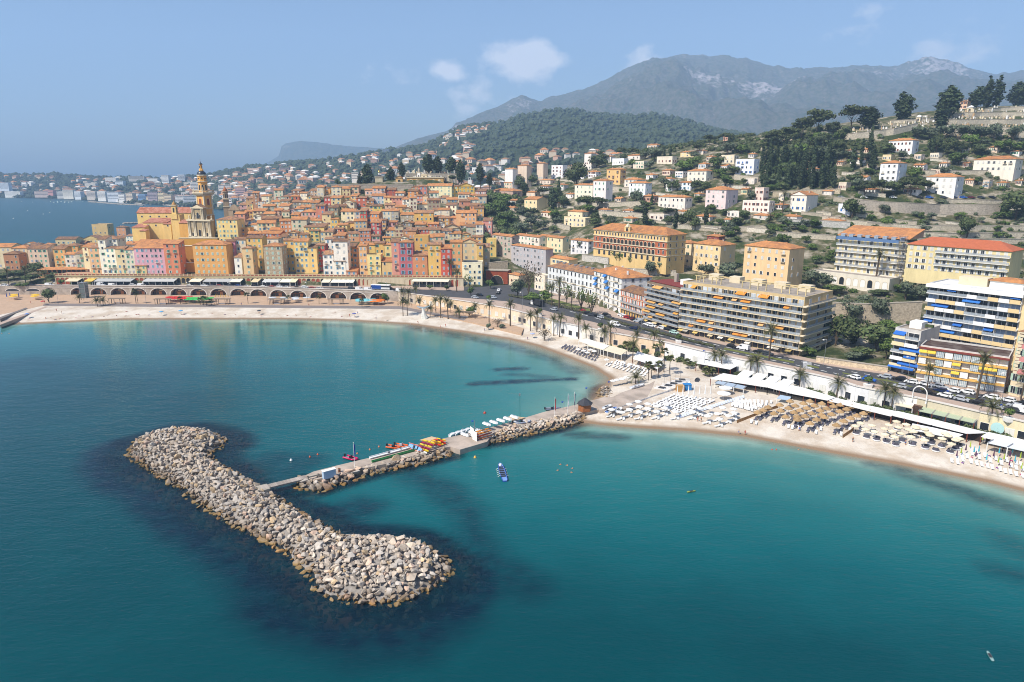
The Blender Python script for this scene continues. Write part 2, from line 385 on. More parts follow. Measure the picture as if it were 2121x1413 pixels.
 # --- beach and sea bed, hillside
def shore_material():
 m=mat('beach_sand',col('#dacfbf',.86),rough=1,noise=.08,nscale=.5,bump=.55,bscale=2.2,base2=col('#c6b5a0',.84),b2scale=.11)
 nt=m.node_tree;N=nt.nodes.new;L=nt.links.new;b=nt.nodes['Principled BSDF']
 src=b.inputs['Base Color'].links[0].from_socket
 at=N('ShaderNodeAttribute');at.attribute_name='shore'
 nz=N('ShaderNodeTexNoise');nz.inputs['Scale'].default_value=.12;nz.inputs['Detail'].default_value=4
 ad=N('ShaderNodeMath');ad.operation='MULTIPLY_ADD';ad.inputs[1].default_value=4.0;L(nz.outputs['Fac'],ad.inputs[0]);L(at.outputs['Fac'],ad.inputs[2])
 mr=N('ShaderNodeMapRange');mr.inputs['From Min'].default_value=3.0;mr.inputs['From Max'].default_value=5.2;L(ad.outputs[0],mr.inputs['Value'])
 mx=N('ShaderNodeMix');mx.data_type='RGBA';mx.inputs[6].default_value=col('#a78a6c',.62)
 L(mr.outputs[0],mx.inputs[0]);L(src,mx.inputs[7]);L(mx.outputs[2],b.inputs['Base Color'])
 return m
_bk=(GYY<470)&(GXX>-420)&(GXX<330)
me=grid_mesh('beach',GXX,GYY,np.where(HILLM&~(dist_line(GXX,GYY,[p.xy for p in FRONT])<6),-8,SEABED),_bk,shore_material(),attrs={'shore':SHS})
obj('beach',me,kind='structure')
def hill_material():
 m=bpy.data.materials.new('hillside_ground');m.use_nodes=True;nt=m.node_tree;N=nt.nodes.new;L=nt.links.new
 b=nt.nodes['Principled BSDF'];b.inputs['Roughness'].default_value=1;b.inputs['Specular IOR Level'].default_value=.1
 g=N('ShaderNodeNewGeometry')
 def noise(s,d=5):
  n=N('ShaderNodeTexNoise');n.inputs['Scale'].default_value=s;n.inputs['Detail'].default_value=d;n.inputs['Roughness'].default_value=.68
  L(g.outputs['Position'],n.inputs['Vector']);return n.outputs['Fac']
 r=N('ShaderNodeValToRGB');e=r.color_ramp.elements
 e[0].position=.36;e[0].color=(.035,.05,.018,1);e[1].position=.64;e[1].color=(.38,.33,.25,1)
 for p,c in((.45,(.06,.075,.028,1)),(.51,(.12,.11,.06,1)),(.565,(.24,.21,.15,1))):
  x=r.color_ramp.elements.new(p);x.color=c
 L(noise(.09,8),r.inputs[0]);L(r.outputs[0],b.inputs['Base Color'])
 bp=N('ShaderNodeBump');bp.inputs['Strength'].default_value=.9;bp.inputs['Distance'].default_value=1.2
 L(noise(.5),bp.inputs['Height']);L(bp.outputs[0],b.inputs['Normal'])
 return m
hillmat=hill_material()
obj('hillside',grid_mesh('hillside',GXX,GYY,HZ,HILLM&(HZ>-6),hillmat),kind='structure')
# --- road slab: asphalt sheet, kerbed pavements, sea front
def strip(name,xs,t0,t1,z,m,thick=None,kind='structure',parent=None):
 b=MB();A=[road_at(x,t0(x) if callable(t0) else t0) for x in xs];B=[road_at(x,t1(x) if callable(t1) else t1) for x in xs]
 for i in range(len(xs)-1):
  p=[A[i],A[i+1],B[i+1],B[i]]
  b.quad(*[(q.x,q.y,z) for q in p])
  if thick:
   b.quad((A[i].x,A[i].y,z-thick),(A[i+1].x,A[i+1].y,z-thick),(A[i+1].x,A[i+1].y,z),(A[i].x,A[i].y,z))
   b.quad((B[i+1].x,B[i+1].y,z-thick),(B[i].x,B[i].y,z-thick),(B[i].x,B[i].y,z),(B[i+1].x,B[i+1].y,z))
 return obj(name,b.mesh(name,m),parent,kind=kind if parent is None else None)
XS=[float(x) for x in _allx]
strip('road',XS,0,1,ROADZ,asphalt,1.2)
def tf(x):return.12 if x<830 else float(np.interp(x,[830,1000,1150,1500,2500],[.12,.3,.26,.34,.30]))
def tb(x):return.62 if x<830 else float(np.interp(x,[830,960,1150,1330,1420,2500],[.62,.72,.52,.80,.80,.84]))
strip('pavement',XS,0,tf,ROADZ+.13,pavem,.13)
strip('pavement',[x for x in XS if x<985],tb,1,ROADZ+.13,pavem,.13)
strip('pavement',[x for x in XS if x>1090],tb,1,ROADZ+.13,pavem,.13)
linem=mat('road_marking',(.72,.72,.7,1),rough=.8)
def dashes(name,x0,x1,t,step,ln,w=.14):
 b=MB();x=x0
 while x<x1:
  p,q=road_at(x,t),road_at(x+ln,t);d=(q-p).normalized();n=Vector((-d.y,d.x,0))*w
  b.quad(*[(k.x,k.y,ROADZ+.005) for k in(p-n,q-n,q+n,p+n)]);x+=step
 o=obj(name,b.mesh(name,linem));o['kind']='structure'
dashes('road_marking',-100,820,.37,8,4)
dashes('road_marking',1180,2300,.45,26,12,.2);dashes('road_marking',1400,2300,.70,26,12,.2)
hedge_m=leafmat('hedge_leaf',(.06,.05,.028,1),(.05,.065,.022,1))
def median(x0,x1,t0,t1,h,name,m,lbl,cat='hedge'):
 b=MB();x=x0;rr=random.Random(int(x0));st=3.0*max(.35,1)
 while x<x1:
  a,c=road_at(x,t0),road_at(x,t1);k=rr.uniform(.75,1.2)
  mid=(a+c)/2;w=(c-a).length
  b.blob((mid.x,mid.y,ROADZ+h*.45*k),(.9,.9*w/1.4,h*.62*k),seed=rr.randrange(9999),sub=1);x+=st
 o=obj(name,b.mesh(name,m));tag(o,lbl,cat)
median(1055,1480,.50,.565,1.0,'median_hedge',hedge_m,'long brown trimmed hedge between the two carriageways of the coast road')
grassm=mat('verge_grass',col('#7d8440',.6),noise=.3,nscale=1.5,rough=1)
strip('verge',[float(x) for x in range(1500,1652,12)],.52,.62,ROADZ+.1,grassm,.1)
strip('verge',[float(x) for x in range(1672,1700,8)],.52,.60,ROADZ+.1,grassm,.1)
strip('verge',[float(x) for x in range(1745,2120,15)],.53,.575,ROADZ+.1,grassm,.1)
strip('verge',[float(x) for x in range(1120,1225,8)],.60,.72,ROADZ+.17,grassm,.17)
for cx_,t0,t1 in((1655,.36,.80),):
 b=MB()
 for k in range(9):
  t=t0+(t1-t0)*(k+.2)/9;t2=t0+(t1-t0)*(k+.6)/9
  p=[road_at(cx_+8,t),road_at(cx_+26,t),road_at(cx_+26,t2),road_at(cx_+8,t2)]
  b.quad(*[(q.x,q.y,ROADZ+.006) for q in p])
 obj('zebra_crossing',b.mesh('zebra_crossing',linem),kind='structure')
 # --- breakwater and jetty outlines
BW_PX=[(258,947),(275,915),(318,903),(353,895),(407,890),(450,898),(471,912),(466,926),(438,940),(452,957),(476,971),(504,985),(528,1001),(563,1020),(594,1039),(627,1060),(664,1084),(712,1112),(751,1113),(805,1113),(855,1116),(895,1134),(925,1156),(941,1168),(939,1186),(925,1207),(892,1229),(855,1249),(812,1255),(765,1257),(718,1252),(682,1243),(645,1225),(638,1196),(607,1172),(589,1150),(535,1119),(488,1098),(445,1072),(393,1039),(365,1011),(318,987),(287,964)]
BW=[Pz(x,y,0).xy for x,y in BW_PX]
JR=[[(612,1015),(663,1021),(688,1012),(729,998),(765,986),(802,978),(838,972),(896,956),(941,944),(933,925),(897,932),(863,942),(804,960),(744,972),(700,984),(653,993),(619,991)],[(1009,920),(1044,915),(1082,906),(1121,896),(1162,889),(1202,877),(1214,862),(1200,853),(1172,862),(1138,869),(1095,878),(1049,887),(1021,897)],[(1236,822),(1240,806),(1252,801),(1266,806),(1270,815),(1258,824)]]
JRW=[[Pz(x,y,0).xy for x,y in q] for q in JR]
def pts2(l,z=0):return[Pz(x,y,z).xy for x,y in l]
# --- water
def water_material():
 m=bpy.data.materials.new('sea_water');m.use_nodes=True;nt=m.node_tree;N=nt.nodes.new;L=nt.links.new
 b=nt.nodes['Principled BSDF'];b.inputs['IOR'].default_value=1.33;b.inputs['Specular IOR Level'].default_value=.5
 b.inputs['Roughness'].default_value=.1
 def attr(n):
  a=N('ShaderNodeAttribute');a.attribute_name=n;return a.outputs['Fac']
 depth,weed,rock,calm,far=attr('depth'),attr('weed'),attr('rock'),attr('calm'),attr('far')
 g=N('ShaderNodeNewGeometry')
 def noise(s,d,sc=(1,1,1),rough=.6):
  n=N('ShaderNodeTexNoise');n.inputs['Scale'].default_value=s;n.inputs['Detail'].default_value=d;n.inputs['Roughness'].default_value=rough
  mp=N('ShaderNodeMapping');mp.inputs['Scale'].default_value=sc;mp.inputs['Rotation'].default_value=(0,0,.5)
  L(g.outputs['Position'],mp.inputs[0]);L(mp.outputs[0],n.inputs['Vector']);return n.outputs['Fac']
 def math_(op,a,c):
  k=N('ShaderNodeMath');k.operation=op
  for i,q in enumerate((a,c)):
   if isinstance(q,(int,float)):k.inputs[i].default_value=q
   else:L(q,k.inputs[i])
  return k.outputs[0]
 def rng(v,a,c,d=0.,e=1.):
  k=N('ShaderNodeMapRange');k.inputs['From Min'].default_value=a;k.inputs['From Max'].default_value=c;k.inputs['To Min'].default_value=d;k.inputs['To Max'].default_value=e
  L(v,k.inputs['Value']);return k.outputs[0]
 r=N('ShaderNodeValToRGB');e=r.color_ramp.elements
 e[0].position=0;e[0].color=(.34,.40,.32,1);e[1].position=1;e[1].color=(.0002,.046,.055,1)
 for p,c in((.05,(.22,.33,.27,1)),(.13,(.085,.21,.18,1)),(.28,(.028,.158,.152,1)),(.5,(.008,.12,.124,1)),(.75,(.0015,.084,.094,1))):
  x=r.color_ramp.elements.new(p);x.color=c
 nz=rng(noise(.035,4),.3,.7,-.05,.05)
 L(math_('ADD',depth,nz),r.inputs[0])
 wn=rng(noise(.22,6),.38,.66,.75,1.15)
 wk=math_('MULTIPLY',weed,wn);wk_c=N('ShaderNodeClamp');L(wk,wk_c.inputs[0])
 mx=N('ShaderNodeMix');mx.data_type='RGBA';mx.inputs[7].default_value=(.001,.014,.026,1)
 L(wk_c.outputs[0],mx.inputs[0]);L(r.outputs[0],mx.inputs[6])
 L(mx.outputs[2],b.inputs['Base Color'])
 al=rng(depth,.0,.07,.22,1.);ar=rng(rock,0,1,1,.74)
 L(math_('MULTIPLY',al,ar),b.inputs['Alpha'])
 h=math_('ADD',math_('MULTIPLY',noise(1.1,3,(.55,1.25,1)),.55),math_('MULTIPLY',noise(.22,3,(.5,1.2,1)),1.1))
 bp=N('ShaderNodeBump');bp.inputs['Strength'].default_value=.42;bp.inputs['Distance'].default_value=.4
 L(rng(calm,0,1,.6,.13),bp.inputs['Strength']);L(rng(far,0,1,.08,.34),b.inputs['Roughness']);L(rng(far,0,1,.25,.2),b.inputs['Specular IOR Level'])
 L(h,bp.inputs['Height']);L(bp.outputs[0],b.inputs['Normal'])
 return m
watermat=water_material()
def build_sea():
 xs=np.concatenate([np.array([-14000,-6000,-3000,-1500,-900,-600,-450]),np.arange(-380,320,2.0),np.array([340,420,600,1200,4000])])
 ys=np.concatenate([np.array([-600,-100,20,50]),np.arange(70,440,2.0),np.array([460,520,600,700,900,1300,2000,3500,7000,12000])])
 X,Y=np.meshgrid(xs,ys)
 lm=inside(X,Y,LANDPOLY);sd=dist_line(X,Y,SHORE);sd=np.where(lm,0,sd)
 depth=1-np.exp(-sd/(58+60*np.clip((X+160)/160,0,1)*np.clip((Y-195)/70,0,1)))
 far=np.clip((Y-430)/300,0,1);depth=np.maximum(depth,far*1.0)
 near=np.clip((150-Y)/60,0,1);depth=np.clip(depth+.22*near,0,1)
 left=np.clip((-60-X)/100,0,1)*np.clip((300-Y)/80,0,1);depth=np.clip(depth+.25*left,0,1)
 warp=(fbm(X,Y,26,21,4)-.5)
 weed=np.zeros(X.shape);rock=np.zeros(X.shape)
 def soft(d,a,w=6.0):return np.clip(1-(d-a)/w,0,1)
 inb=inside(X,Y,BW);db=np.where(inb,0,dist_line(X,Y,BW+[BW[0]]))
 side=np.clip(.72-.004*(X-Y*.2),.5,1.1)
 ax,bx=Pz(258,947).xy,Pz(940,1170).xy;lee=((bx.x-ax.x)*(Y-ax.y)-(bx.y-ax.y)*(X-ax.x))/(bx-ax).length
 weed=np.maximum(weed,soft(db+warp*7,9.5-6.0*np.clip((lee+4)/14,0,1),4.5));rock=np.maximum(rock,soft(db+warp*5,4.0,3.5))
 for q in JRW:
  inq=inside(X,Y,q);dq=np.where(inq,0,dist_line(X,Y,q+[q[0]]));weed=np.maximum(weed,soft(dq+warp*3,1.5,2.5));rock=np.maximum(rock,soft(dq,1.8,1.8))
 def cap(pl,w,k,ww=5):
  nonlocal weed
  weed=np.maximum(weed,k*soft(dist_line(X,Y,pts2(pl))+warp*7,w,ww))
 cap([(860,985),(920,1020),(965,1060),(985,1110),(1010,1160),(1090,1215)],2.6,.62,6)
 cap([(700,1060),(740,1050),(760,1055)],3,.75,5);cap([(560,960),(590,975),(620,962)],3.5,.6,5);cap([(540,985),(600,1000)],2.5,.5,4)
 cap([(985,795),(1060,792),(1120,788),(1185,785)],1.3,.95,2);cap([(1030,766),(1080,764)],.8,.8,1.6);cap([(1050,775),(1150,781)],.5,.5,2)
 cap([(860,678),(960,697),(1060,718),(1140,742)],2.5,.62,5);cap([(1140,742),(1195,770)],2.5,.6,4);cap([(500,672),(620,670),(720,676)],2.2,.42,5)
 cap([(1180,900),(1240,903),(1300,906)],.7,.7,2);cap([(1860,975),(1960,1005),(2060,1040),(2140,1065)],1.8,.6,4);cap([(1800,962),(1900,985)],1,.6,2.5)
 cap([(2070,1110),(2140,1150)],2,.35,5);cap([(2060,1180),(2150,1200)],1.5,.5,4);cap([(0,760),(60,750),(110,757)],3,.35,12);cap([(1600,1040),(1750,1060)],1,.12,10)
 cap([(220,960),(300,1030),(420,1110),(520,1190),(560,1270),(640,1310),(760,1330),(880,1320),(960,1270)],2.0,.75,6)
 me=grid_mesh('sea',X,Y,np.zeros(X.shape),None,watermat,True,{'depth':depth,'weed':weed,'rock':rock,'calm':np.clip((Y-190)/110,0,1)*np.clip((70-X)/50,0,1),'far':np.clip((Y-430)/250,0,1)})
 obj('sea',me,kind='structure')
build_sea()
# --- far hills and mountains: real relief at real distances
def far_material(name,green,green2,rock,amt,scale):
 m=bpy.data.materials.new(name);m.use_nodes=True;nt=m.node_tree;N=nt.nodes.new;L=nt.links.new
 b=nt.nodes['Principled BSDF'];b.inputs['Roughness'].default_value=1;b.inputs['Specular IOR Level'].default_value=.05
 g=N('ShaderNodeNewGeometry')
 def noise(s,d,r=.65):
  n=N('ShaderNodeTexNoise');n.inputs['Scale'].default_value=s;n.inputs['Detail'].default_value=d;n.inputs['Roughness'].default_value=r
  L(g.outputs['Position'],n.inputs['Vector']);return n.outputs['Fac']
 def mixc(f,a,c,lo,hi):
  k=N('ShaderNodeMapRange');k.inputs['From Min'].default_value=lo;k.inputs['From Max'].default_value=hi;L(f,k.inputs['Value'])
  x=N('ShaderNodeMix');x.data_type='RGBA';L(k.outputs[0],x.inputs[0])
  for i,q in((6,a),(7,c)):
   if isinstance(q,tuple):x.inputs[i].default_value=q
   else:L(q,x.inputs[i])
  return x.outputs[2]
 c=mixc(noise(scale*6,8),green,green2,.4,.62)
 at=N('ShaderNodeAttribute');at.attribute_name='rock'
 ad=N('ShaderNodeMath');ad.operation='MULTIPLY_ADD';ad.inputs[1].default_value=.9;L(noise(scale*3,9,.75),ad.inputs[0]);L(at.outputs['Fac'],ad.inputs[2])
 c=mixc(ad.outputs[0],c,rock,amt,amt+.12)
 L(c,b.inputs['Base Color'])
 bp=N('ShaderNodeBump');bp.inputs['Strength'].default_value=.8;bp.inputs['Distance'].default_value=1.5/scale*.05
 L(noise(scale*8,6),bp.inputs['Height']);L(bp.outputs[0],b.inputs['Normal'])
 return m
def ridge_layer(name,ridge,Yr,base,m,rows=50,amp=.08,step=5,seed=1,rocks=(),power=1.0,gull=60.):
 x0,x1=ridge[0][0],ridge[-1][0];px=np.arange(x0,x1+.1,step)
 ry=np.interp(px,*zip(*ridge));yr=np.interp(px,*zip(*Yr))
 by=np.interp(px,[b[0] for b in base],[b[1] for b in base]);bz=np.interp(px,[b[0] for b in base],[b[2] for b in base])
 t=np.concatenate([np.linspace(0,1,rows),np.linspace(1.06,1.6,10)])
 X=np.zeros((len(t),len(px)));Y=X.copy();Z=X.copy();RK=X.copy();top=np.array([Py(CX,a,b).z for a,b in zip(ry,yr)])
 for j in range(len(px)):
  k=(px[j]-CX)/FPX
  Yc=by[j]+(yr[j]-by[j])*t
  Zc=bz[j]+(top[j]-bz[j])*np.where(t<=1,np.power(t,power),1-(t-1)*1.2)
  X[:,j]=k*(Yc*cp+(CAMH-Zc)*sp);Y[:,j]=Yc;Z[:,j]=Zc
 hgt=np.maximum(top-bz,10)[None,:];w=np.where(t<=1,np.sin(np.clip(t,0,1)*math.pi)**.7,.3)[:,None]
 r=1-np.abs(2*fbm(X,Y,gull*5,seed,6,.55)-1)*1.6
 r2=1-np.abs(2*fbm(X,Y*.22,gull*2.4,seed+40,5,.55)-1)
 Z+=hgt*amp*.8*w*(r2-.6)
 Z+=hgt*amp*w*(r-.45)+hgt*amp*.3*(fbm(X,Y,gull*.5,seed+9,3)-.5)*(t[:,None]>.02)
 for rx,rt,rw,rh,ra in rocks:
  RK+=ra*np.exp(-((px[None,:]-rx)/rw)**2-((t[:,None]-rt)/rh)**2)
 me=grid_mesh(name,X,Y,Z,None,m,True,{'rock':RK})
 return obj(name,me,kind='structure'),(px,t,X,Y,Z)
mount_m=far_material('mountain_ground',(.04,.055,.03,1),(.115,.1,.08,1),(.31,.28,.28,1),.565,.008)
head_m=far_material('headland_ground',(.05,.06,.035,1),(.09,.09,.06,1),(.45,.4,.36,1),.64,.003)
wood_m=far_material('wooded_ground',(.028,.042,.018,1),(.05,.062,.025,1),(.3,.26,.2,1),.86,.012)
ridge_layer('mountain',[(400,368),(470,362),(500,352),(530,346),(560,334),(578,322),(583,303),(592,297),(625,292),(660,295),(700,301),(760,305),(800,308),(860,312),(960,318)],[(400,7200),(960,6600)],[(400,6000,-20),(960,5200,0)],head_m,rows=40,amp=.10,step=3,seed=5,rocks=[(590,.8,14,.2,.16),(700,.93,90,.05,.1),(620,.9,60,.1,.06)],gull=120)
ridge_layer('mountain',[(740,345),(800,314),(830,300),(860,288),(890,279),(925,272),(936,266),(944,256),(990,238),(1030,222),(1058,207),(1080,201),(1100,205),(1118,209),(1150,199),(1225,181),(1250,170),(1280,152),(1318,136),(1350,126),(1388,117),(1420,115),(1470,117),(1545,121),(1562,130),(1590,142),(1620,145),(1680,146),(1730,143),(1768,137),(1810,139),(1858,141),(1880,130),(1930,123),(1960,129),(2010,147),(2066,159),(2080,156),(2121,148),(2240,150),(2500,175)],[(740,5200),(1200,5800),(1500,6200),(2500,6000)],[(740,3300,30),(1100,3200,60),(1500,3000,120),(2500,2600,200)],mount_m,rows=110,amp=.19,step=4,seed=11,rocks=[(1460,.62,60,.08,.2),(1580,.6,55,.08,.22),(1640,.56,30,.06,.2),(1930,.85,70,.12,.12),(1900,.68,90,.12,.1),(1980,.75,60,.1,.12),(1450,.97,80,.03,.12),(945,.8,14,.2,.2),(1080,.85,40,.12,.14),(1780,.7,70,.12,.09),(1290,.75,40,.1,.06)],gull=150)
FAR_HILL,FH=ridge_layer('hill',[(425,366),(455,358),(480,353),(520,345),(560,340),(600,338),(650,334),(700,328),(745,320),(790,314),(830,309),(862,303),(880,302),(905,290),(948,265),(985,259),(1026,257),(1067,244),(1118,234),(1148,229),(1175,228),(1219,233),(1270,241),(1355,237),(1423,250),(1474,268),(1525,276),(1600,288),(1760,300),(1900,310)],[(425,2350),(700,2350),(900,2300),(1150,2500),(1500,2300),(1900,2000)],[(425,1560,1),(600,1350,4),(760,1250,15),(900,1180,25),(1100,1150,40),(1400,1150,70),(1900,1150,90)],wood_m,rows=70,amp=.09,step=3,seed=23,rocks=[(870,.95,30,.05,.12),(1300,.25,20,.1,.15)],gull=55,power=1.05)
CAPE,CP_=ridge_layer('hill',[(-260,368),(-160,363),(0,362),(55,361),(120,362),(150,364),(185,367),(240,368),(300,369),(345,370),(400,366),(440,362),(470,358),(520,352)],[(-260,2750),(200,2700),(400,2250),(520,2150)],[(-260,2400,.5),(0,2330,.5),(120,2230,.5),(200,2040,.5),(270,1900,.5),(330,1760,.5),(400,1690,.5),(440,1640,.5),(520,1560,1)],wood_m,rows=46,amp=.12,step=3,seed=31,power=1.25,gull=40)
b=MB()
pl=[(-100,410.0),(0,409),(120,411.5),(190,415),(250,419.5),(330,424.5),(380,428)]
for(a,c),(d,e) in zip(pl[:-1],pl[1:]):
 p,q=Pz(a,c,.3),Pz(d,e,.3);r,s=Pz(a,c-1.6,1.6),Pz(d,e-1.6,1.6);b.quad(p,q,s,r)
obj('beach',b.mesh('far_beach',mat('far_sand',col('#cfc2ae',.8),rough=1)),kind='structure')
for n_,pl_,w_ in(('breakwater',[(187,418.5),(240,423),(300,426.0)],7),('breakwater',[(258,464),(288,463)],4)):
 b=MB();rr=random.Random(3)
 for(a,c),(d,e) in zip(pl_[:-1],pl_[1:]):
  for k in range(26):
   t=k/26;p=Pz(a+(d-a)*t,c+(e-c)*t,0);b.blob((p.x,p.y,.4),(w_,w_,2.2),seed=rr.randrange(999))
 tag(obj(n_,b.mesh(n_,mat('far_stone',col('#a59a8d',.7),rough=1,noise=.2,nscale=.3))),'low rock breakwater lying across the far side of the bay' if w_==7 else 'short dark rock pier showing behind the yellow church','breakwater')
def far_pick(G,n,seed,fx,ft):
 px,t,X,Y,Z=G;rr=random.Random(seed);out=[]
 for _ in range(n):
  a=fx(rr);b_=ft(rr);j=int(np.argmin(abs(px-a)));i=int(np.argmin(abs(t-b_)))
  i=min(i,len(t)-12)
  out.append((X[i,j]+rr.uniform(-4,4),Y[i,j]+rr.uniform(-6,6),Z[i,j],a))
 return out
def woods(name,places,r0,r1,m,seed):
 rr=random.Random(seed);b=MB()
 for x,y,z,_ in places:
  r=rr.uniform(r0,r1);b.blob((x,y,z+r*.35),(r,r,r*rr.uniform(.6,.95)),seed=rr.randrange(99999))
 obj(name,b.mesh(name,m),kind='stuff')
forest_m=leafmat('forest_leaf',(.022,.036,.016,1),(.045,.058,.024,1))
woods('woodland',far_pick(FH,5200,1,lambda r:r.uniform(440,1800),lambda r:r.random()**.8),5,11,forest_m,1)
woods('woodland',far_pick(CP_,700,3,lambda r:r.uniform(-200,420),lambda r:.01+.08*r.random()),4,8,forest_m,7)
woods('woodland',far_pick(CP_,2600,2,lambda r:r.uniform(-200,515),lambda r:.1+.9*r.random()**.7),5,11,forest_m,2)
woods('woodland',[(*Pz(x,float(np.interp(x,[p[0] for p in pl],[p[1] for p in pl]))-.6-(k%3),1),0) for k,x in enumerate(np.linspace(-60,400,170)) if(k//7)%3],4,8,forest_m,9)
def far_house_mesh(k):
 rr=random.Random(k);b=MB();w,d,h=1,.8,rr.choice([.45,.55,.7])
 b.box(0,0,-.4,w,d,h+.4,m=0)
 if k%4==3:b.box(0,0,h,w*1.04,d*1.04,.06,m=0)
 else:b.box(0,0,h,w*1.12,d*1.12,.26,m=1,taper=.25)
 for i in range(3):b.box(-.3+.3*i,-d/2,h*.45,.1,.03,h*.3,m=2)
 return b.mesh('far_house',[plaster,rooffresh,glassdark])
FARCOL=['#efe6d8','#f3efe8','#ead9c4','#e7cdb4','#efe0c8','#e2c1ad','#f5f2ee','#d9c9b5']
def far_houses(G,n,seed,fx,ft,single,where,s0=9,s1=19):
 rr=random.Random(seed);pl=far_pick(G,n,seed+5,fx,ft);pl.sort(key=lambda p:p[1])
 mass=MB()
 for i,(x,y,z,a) in enumerate(pl):
  s=rr.uniform(s0,s1);c=rr.choice(FARCOL);k=rr.randrange(8);rot=rr.uniform(-.9,.5)
  if i%max(1,n//single)==0:
   o=obj('distant_house',cached(('fh',k),lambda:far_house_mesh(k)),None,(x,y,z+2),rot,(s,s,s),col(c,.8))
   auto(o,'small pale house '+where,'house','houses '+where)
  else:
   mass.box(x,y,z-1,s,s*.8,s*.6+2,rot,m=rr.randrange(3));mass.box(x,y,z+s*.6+1,s*1.1,s*.88,s*.2,rot,m=3 if rr.random()<.7 else 0,taper=.3)
 obj('distant_town',mass.mesh('distant_town',[mat('far_white',col('#efe9df',.78),rough=.9),mat('far_cream',col('#e6d0b2',.75),rough=.9),mat('far_pink',col('#d8b09a',.75),rough=.9),rooftile]),kind='stuff')
far_houses(FH,420,41,lambda r:460+520*r.random()**1.15,lambda r:.02+.8*r.random()**1.6,70,'on the wooded slope behind the old town')
far_houses(FH,90,43,lambda r:r.uniform(930,1300),lambda r:.02+.25*r.random(),26,'below the forested hill')
far_houses(FH,26,47,lambda r:r.gauss(965,22),lambda r:.72+.16*r.random(),10,'high on the shoulder of the forested hill',8,14)
far_houses(CP_,190,53,lambda r:r.uniform(-20,500),lambda r:.1+.75*r.random()**1.3,36,'among the trees of the far cape',10,20)
def far_block(px,py,wpx,hpx,Y,c,name='distant_block',label=None):
 p=Py(px,py,Y);s=FPX/(Y*cp+(CAMH-p.z)*sp);w,h=wpx/s,hpx/s;b=MB()
 b.box(0,0,-8,w,14,h+8);nf=max(2,int(h/3.2));nw=max(2,int(w/5))
 g=MB()
 for i in range(nf):
  g.box(0,-7.05,h*(i+.35)/nf,w*.94,.1,h/nf*.3)
 r=empty(name,p,R.uniform(-.3,.25))
 obj('wall',b.mesh('wall',plaster),r,color=col(c,.88));obj('window_band',g.mesh('window_band',glassdark),r,kind='stuff')
 auto(r,(label or 'pale apartment block')+' on the far shore','apartment block','apartment blocks on the far shore')
for q in[(12,391,22,12,2380,'#d9dfe6'),(30,405,38,8,2320,'#e8e4dc'),(90,404,30,8,2260,'#dcc2b4'),(105,400,22,6,2260,'#c98f88'),(128,406,14,9,2200,'#d5d0c8'),(145,407,22,13,2150,'#efe6d6'),(165,408,16,11,2120,'#dfe2e4'),(192,409,18,12,2050,'#e8d8c8'),(215,411,20,14,2000,'#efeae2'),(238,412,24,14,1960,'#e3e6ea'),(256,414,14,12,1920,'#f0ebe4'),(272,411,16,11,1900,'#e4d0b8'),(297,413,16,10,1880,'#7f9fc4'),(318,412,18,14,1840,'#c9b4b6'),(338,417,14,16,1800,'#e9d6ae'),(352,419,16,15,1780,'#e6cfae'),(366,418,26,14,1800,'#c7a79e'),(398,424,30,18,1720,'#dfe0e0'),(375,422,16,16,1740,'#efe9e2'),(345,377,15,14,2180,'#e6e6e4'),(377,374,13,12,2150,'#ececec'),(320,377,24,8,2230,'#dedcd6'),(284,371,30,6,2350,'#cfc6ba'),(250,383,18,8,2300,'#d4dde2'),(232,374,26,6,2400,'#dcd8d0'),(310,396,30,7,2100,'#e2d2c0'),(190,386,24,6,2350,'#e6dccc'),(410,392,26,14,1900,'#ece6dc'),(446,410,18,14,1700,'#d9cdbf'),(480,415,30,12,1600,'#dcc4b4'),(500,404,20,14,1640,'#cfa9a2'),(520,418,20,10,1540,'#e6d9c8'),(468,392,26,9,1800,'#e0d6ca'),(545,408,22,10,1600,'#e9dfd2'),(482,362,16,5,2200,'#f2f2f0')]:
 far_block(*q)
for q in[(528,358,26,9,2050,'#dcbfae'),(590,356,20,8,2050,'#c9a9a2'),(570,362,22,8,2000,'#d9c0b2'),(738,372,14,14,1350,'#eadfd0'),(800,318,14,9,2250,'#8fa0b0')]:
 far_block(*q,label='pink and cream apartment block above the rest')
b=MB();b.box(0,3600,-9.0,15000,8200,1500)
obj('haze',b.mesh('haze',haze()),kind='stuff')
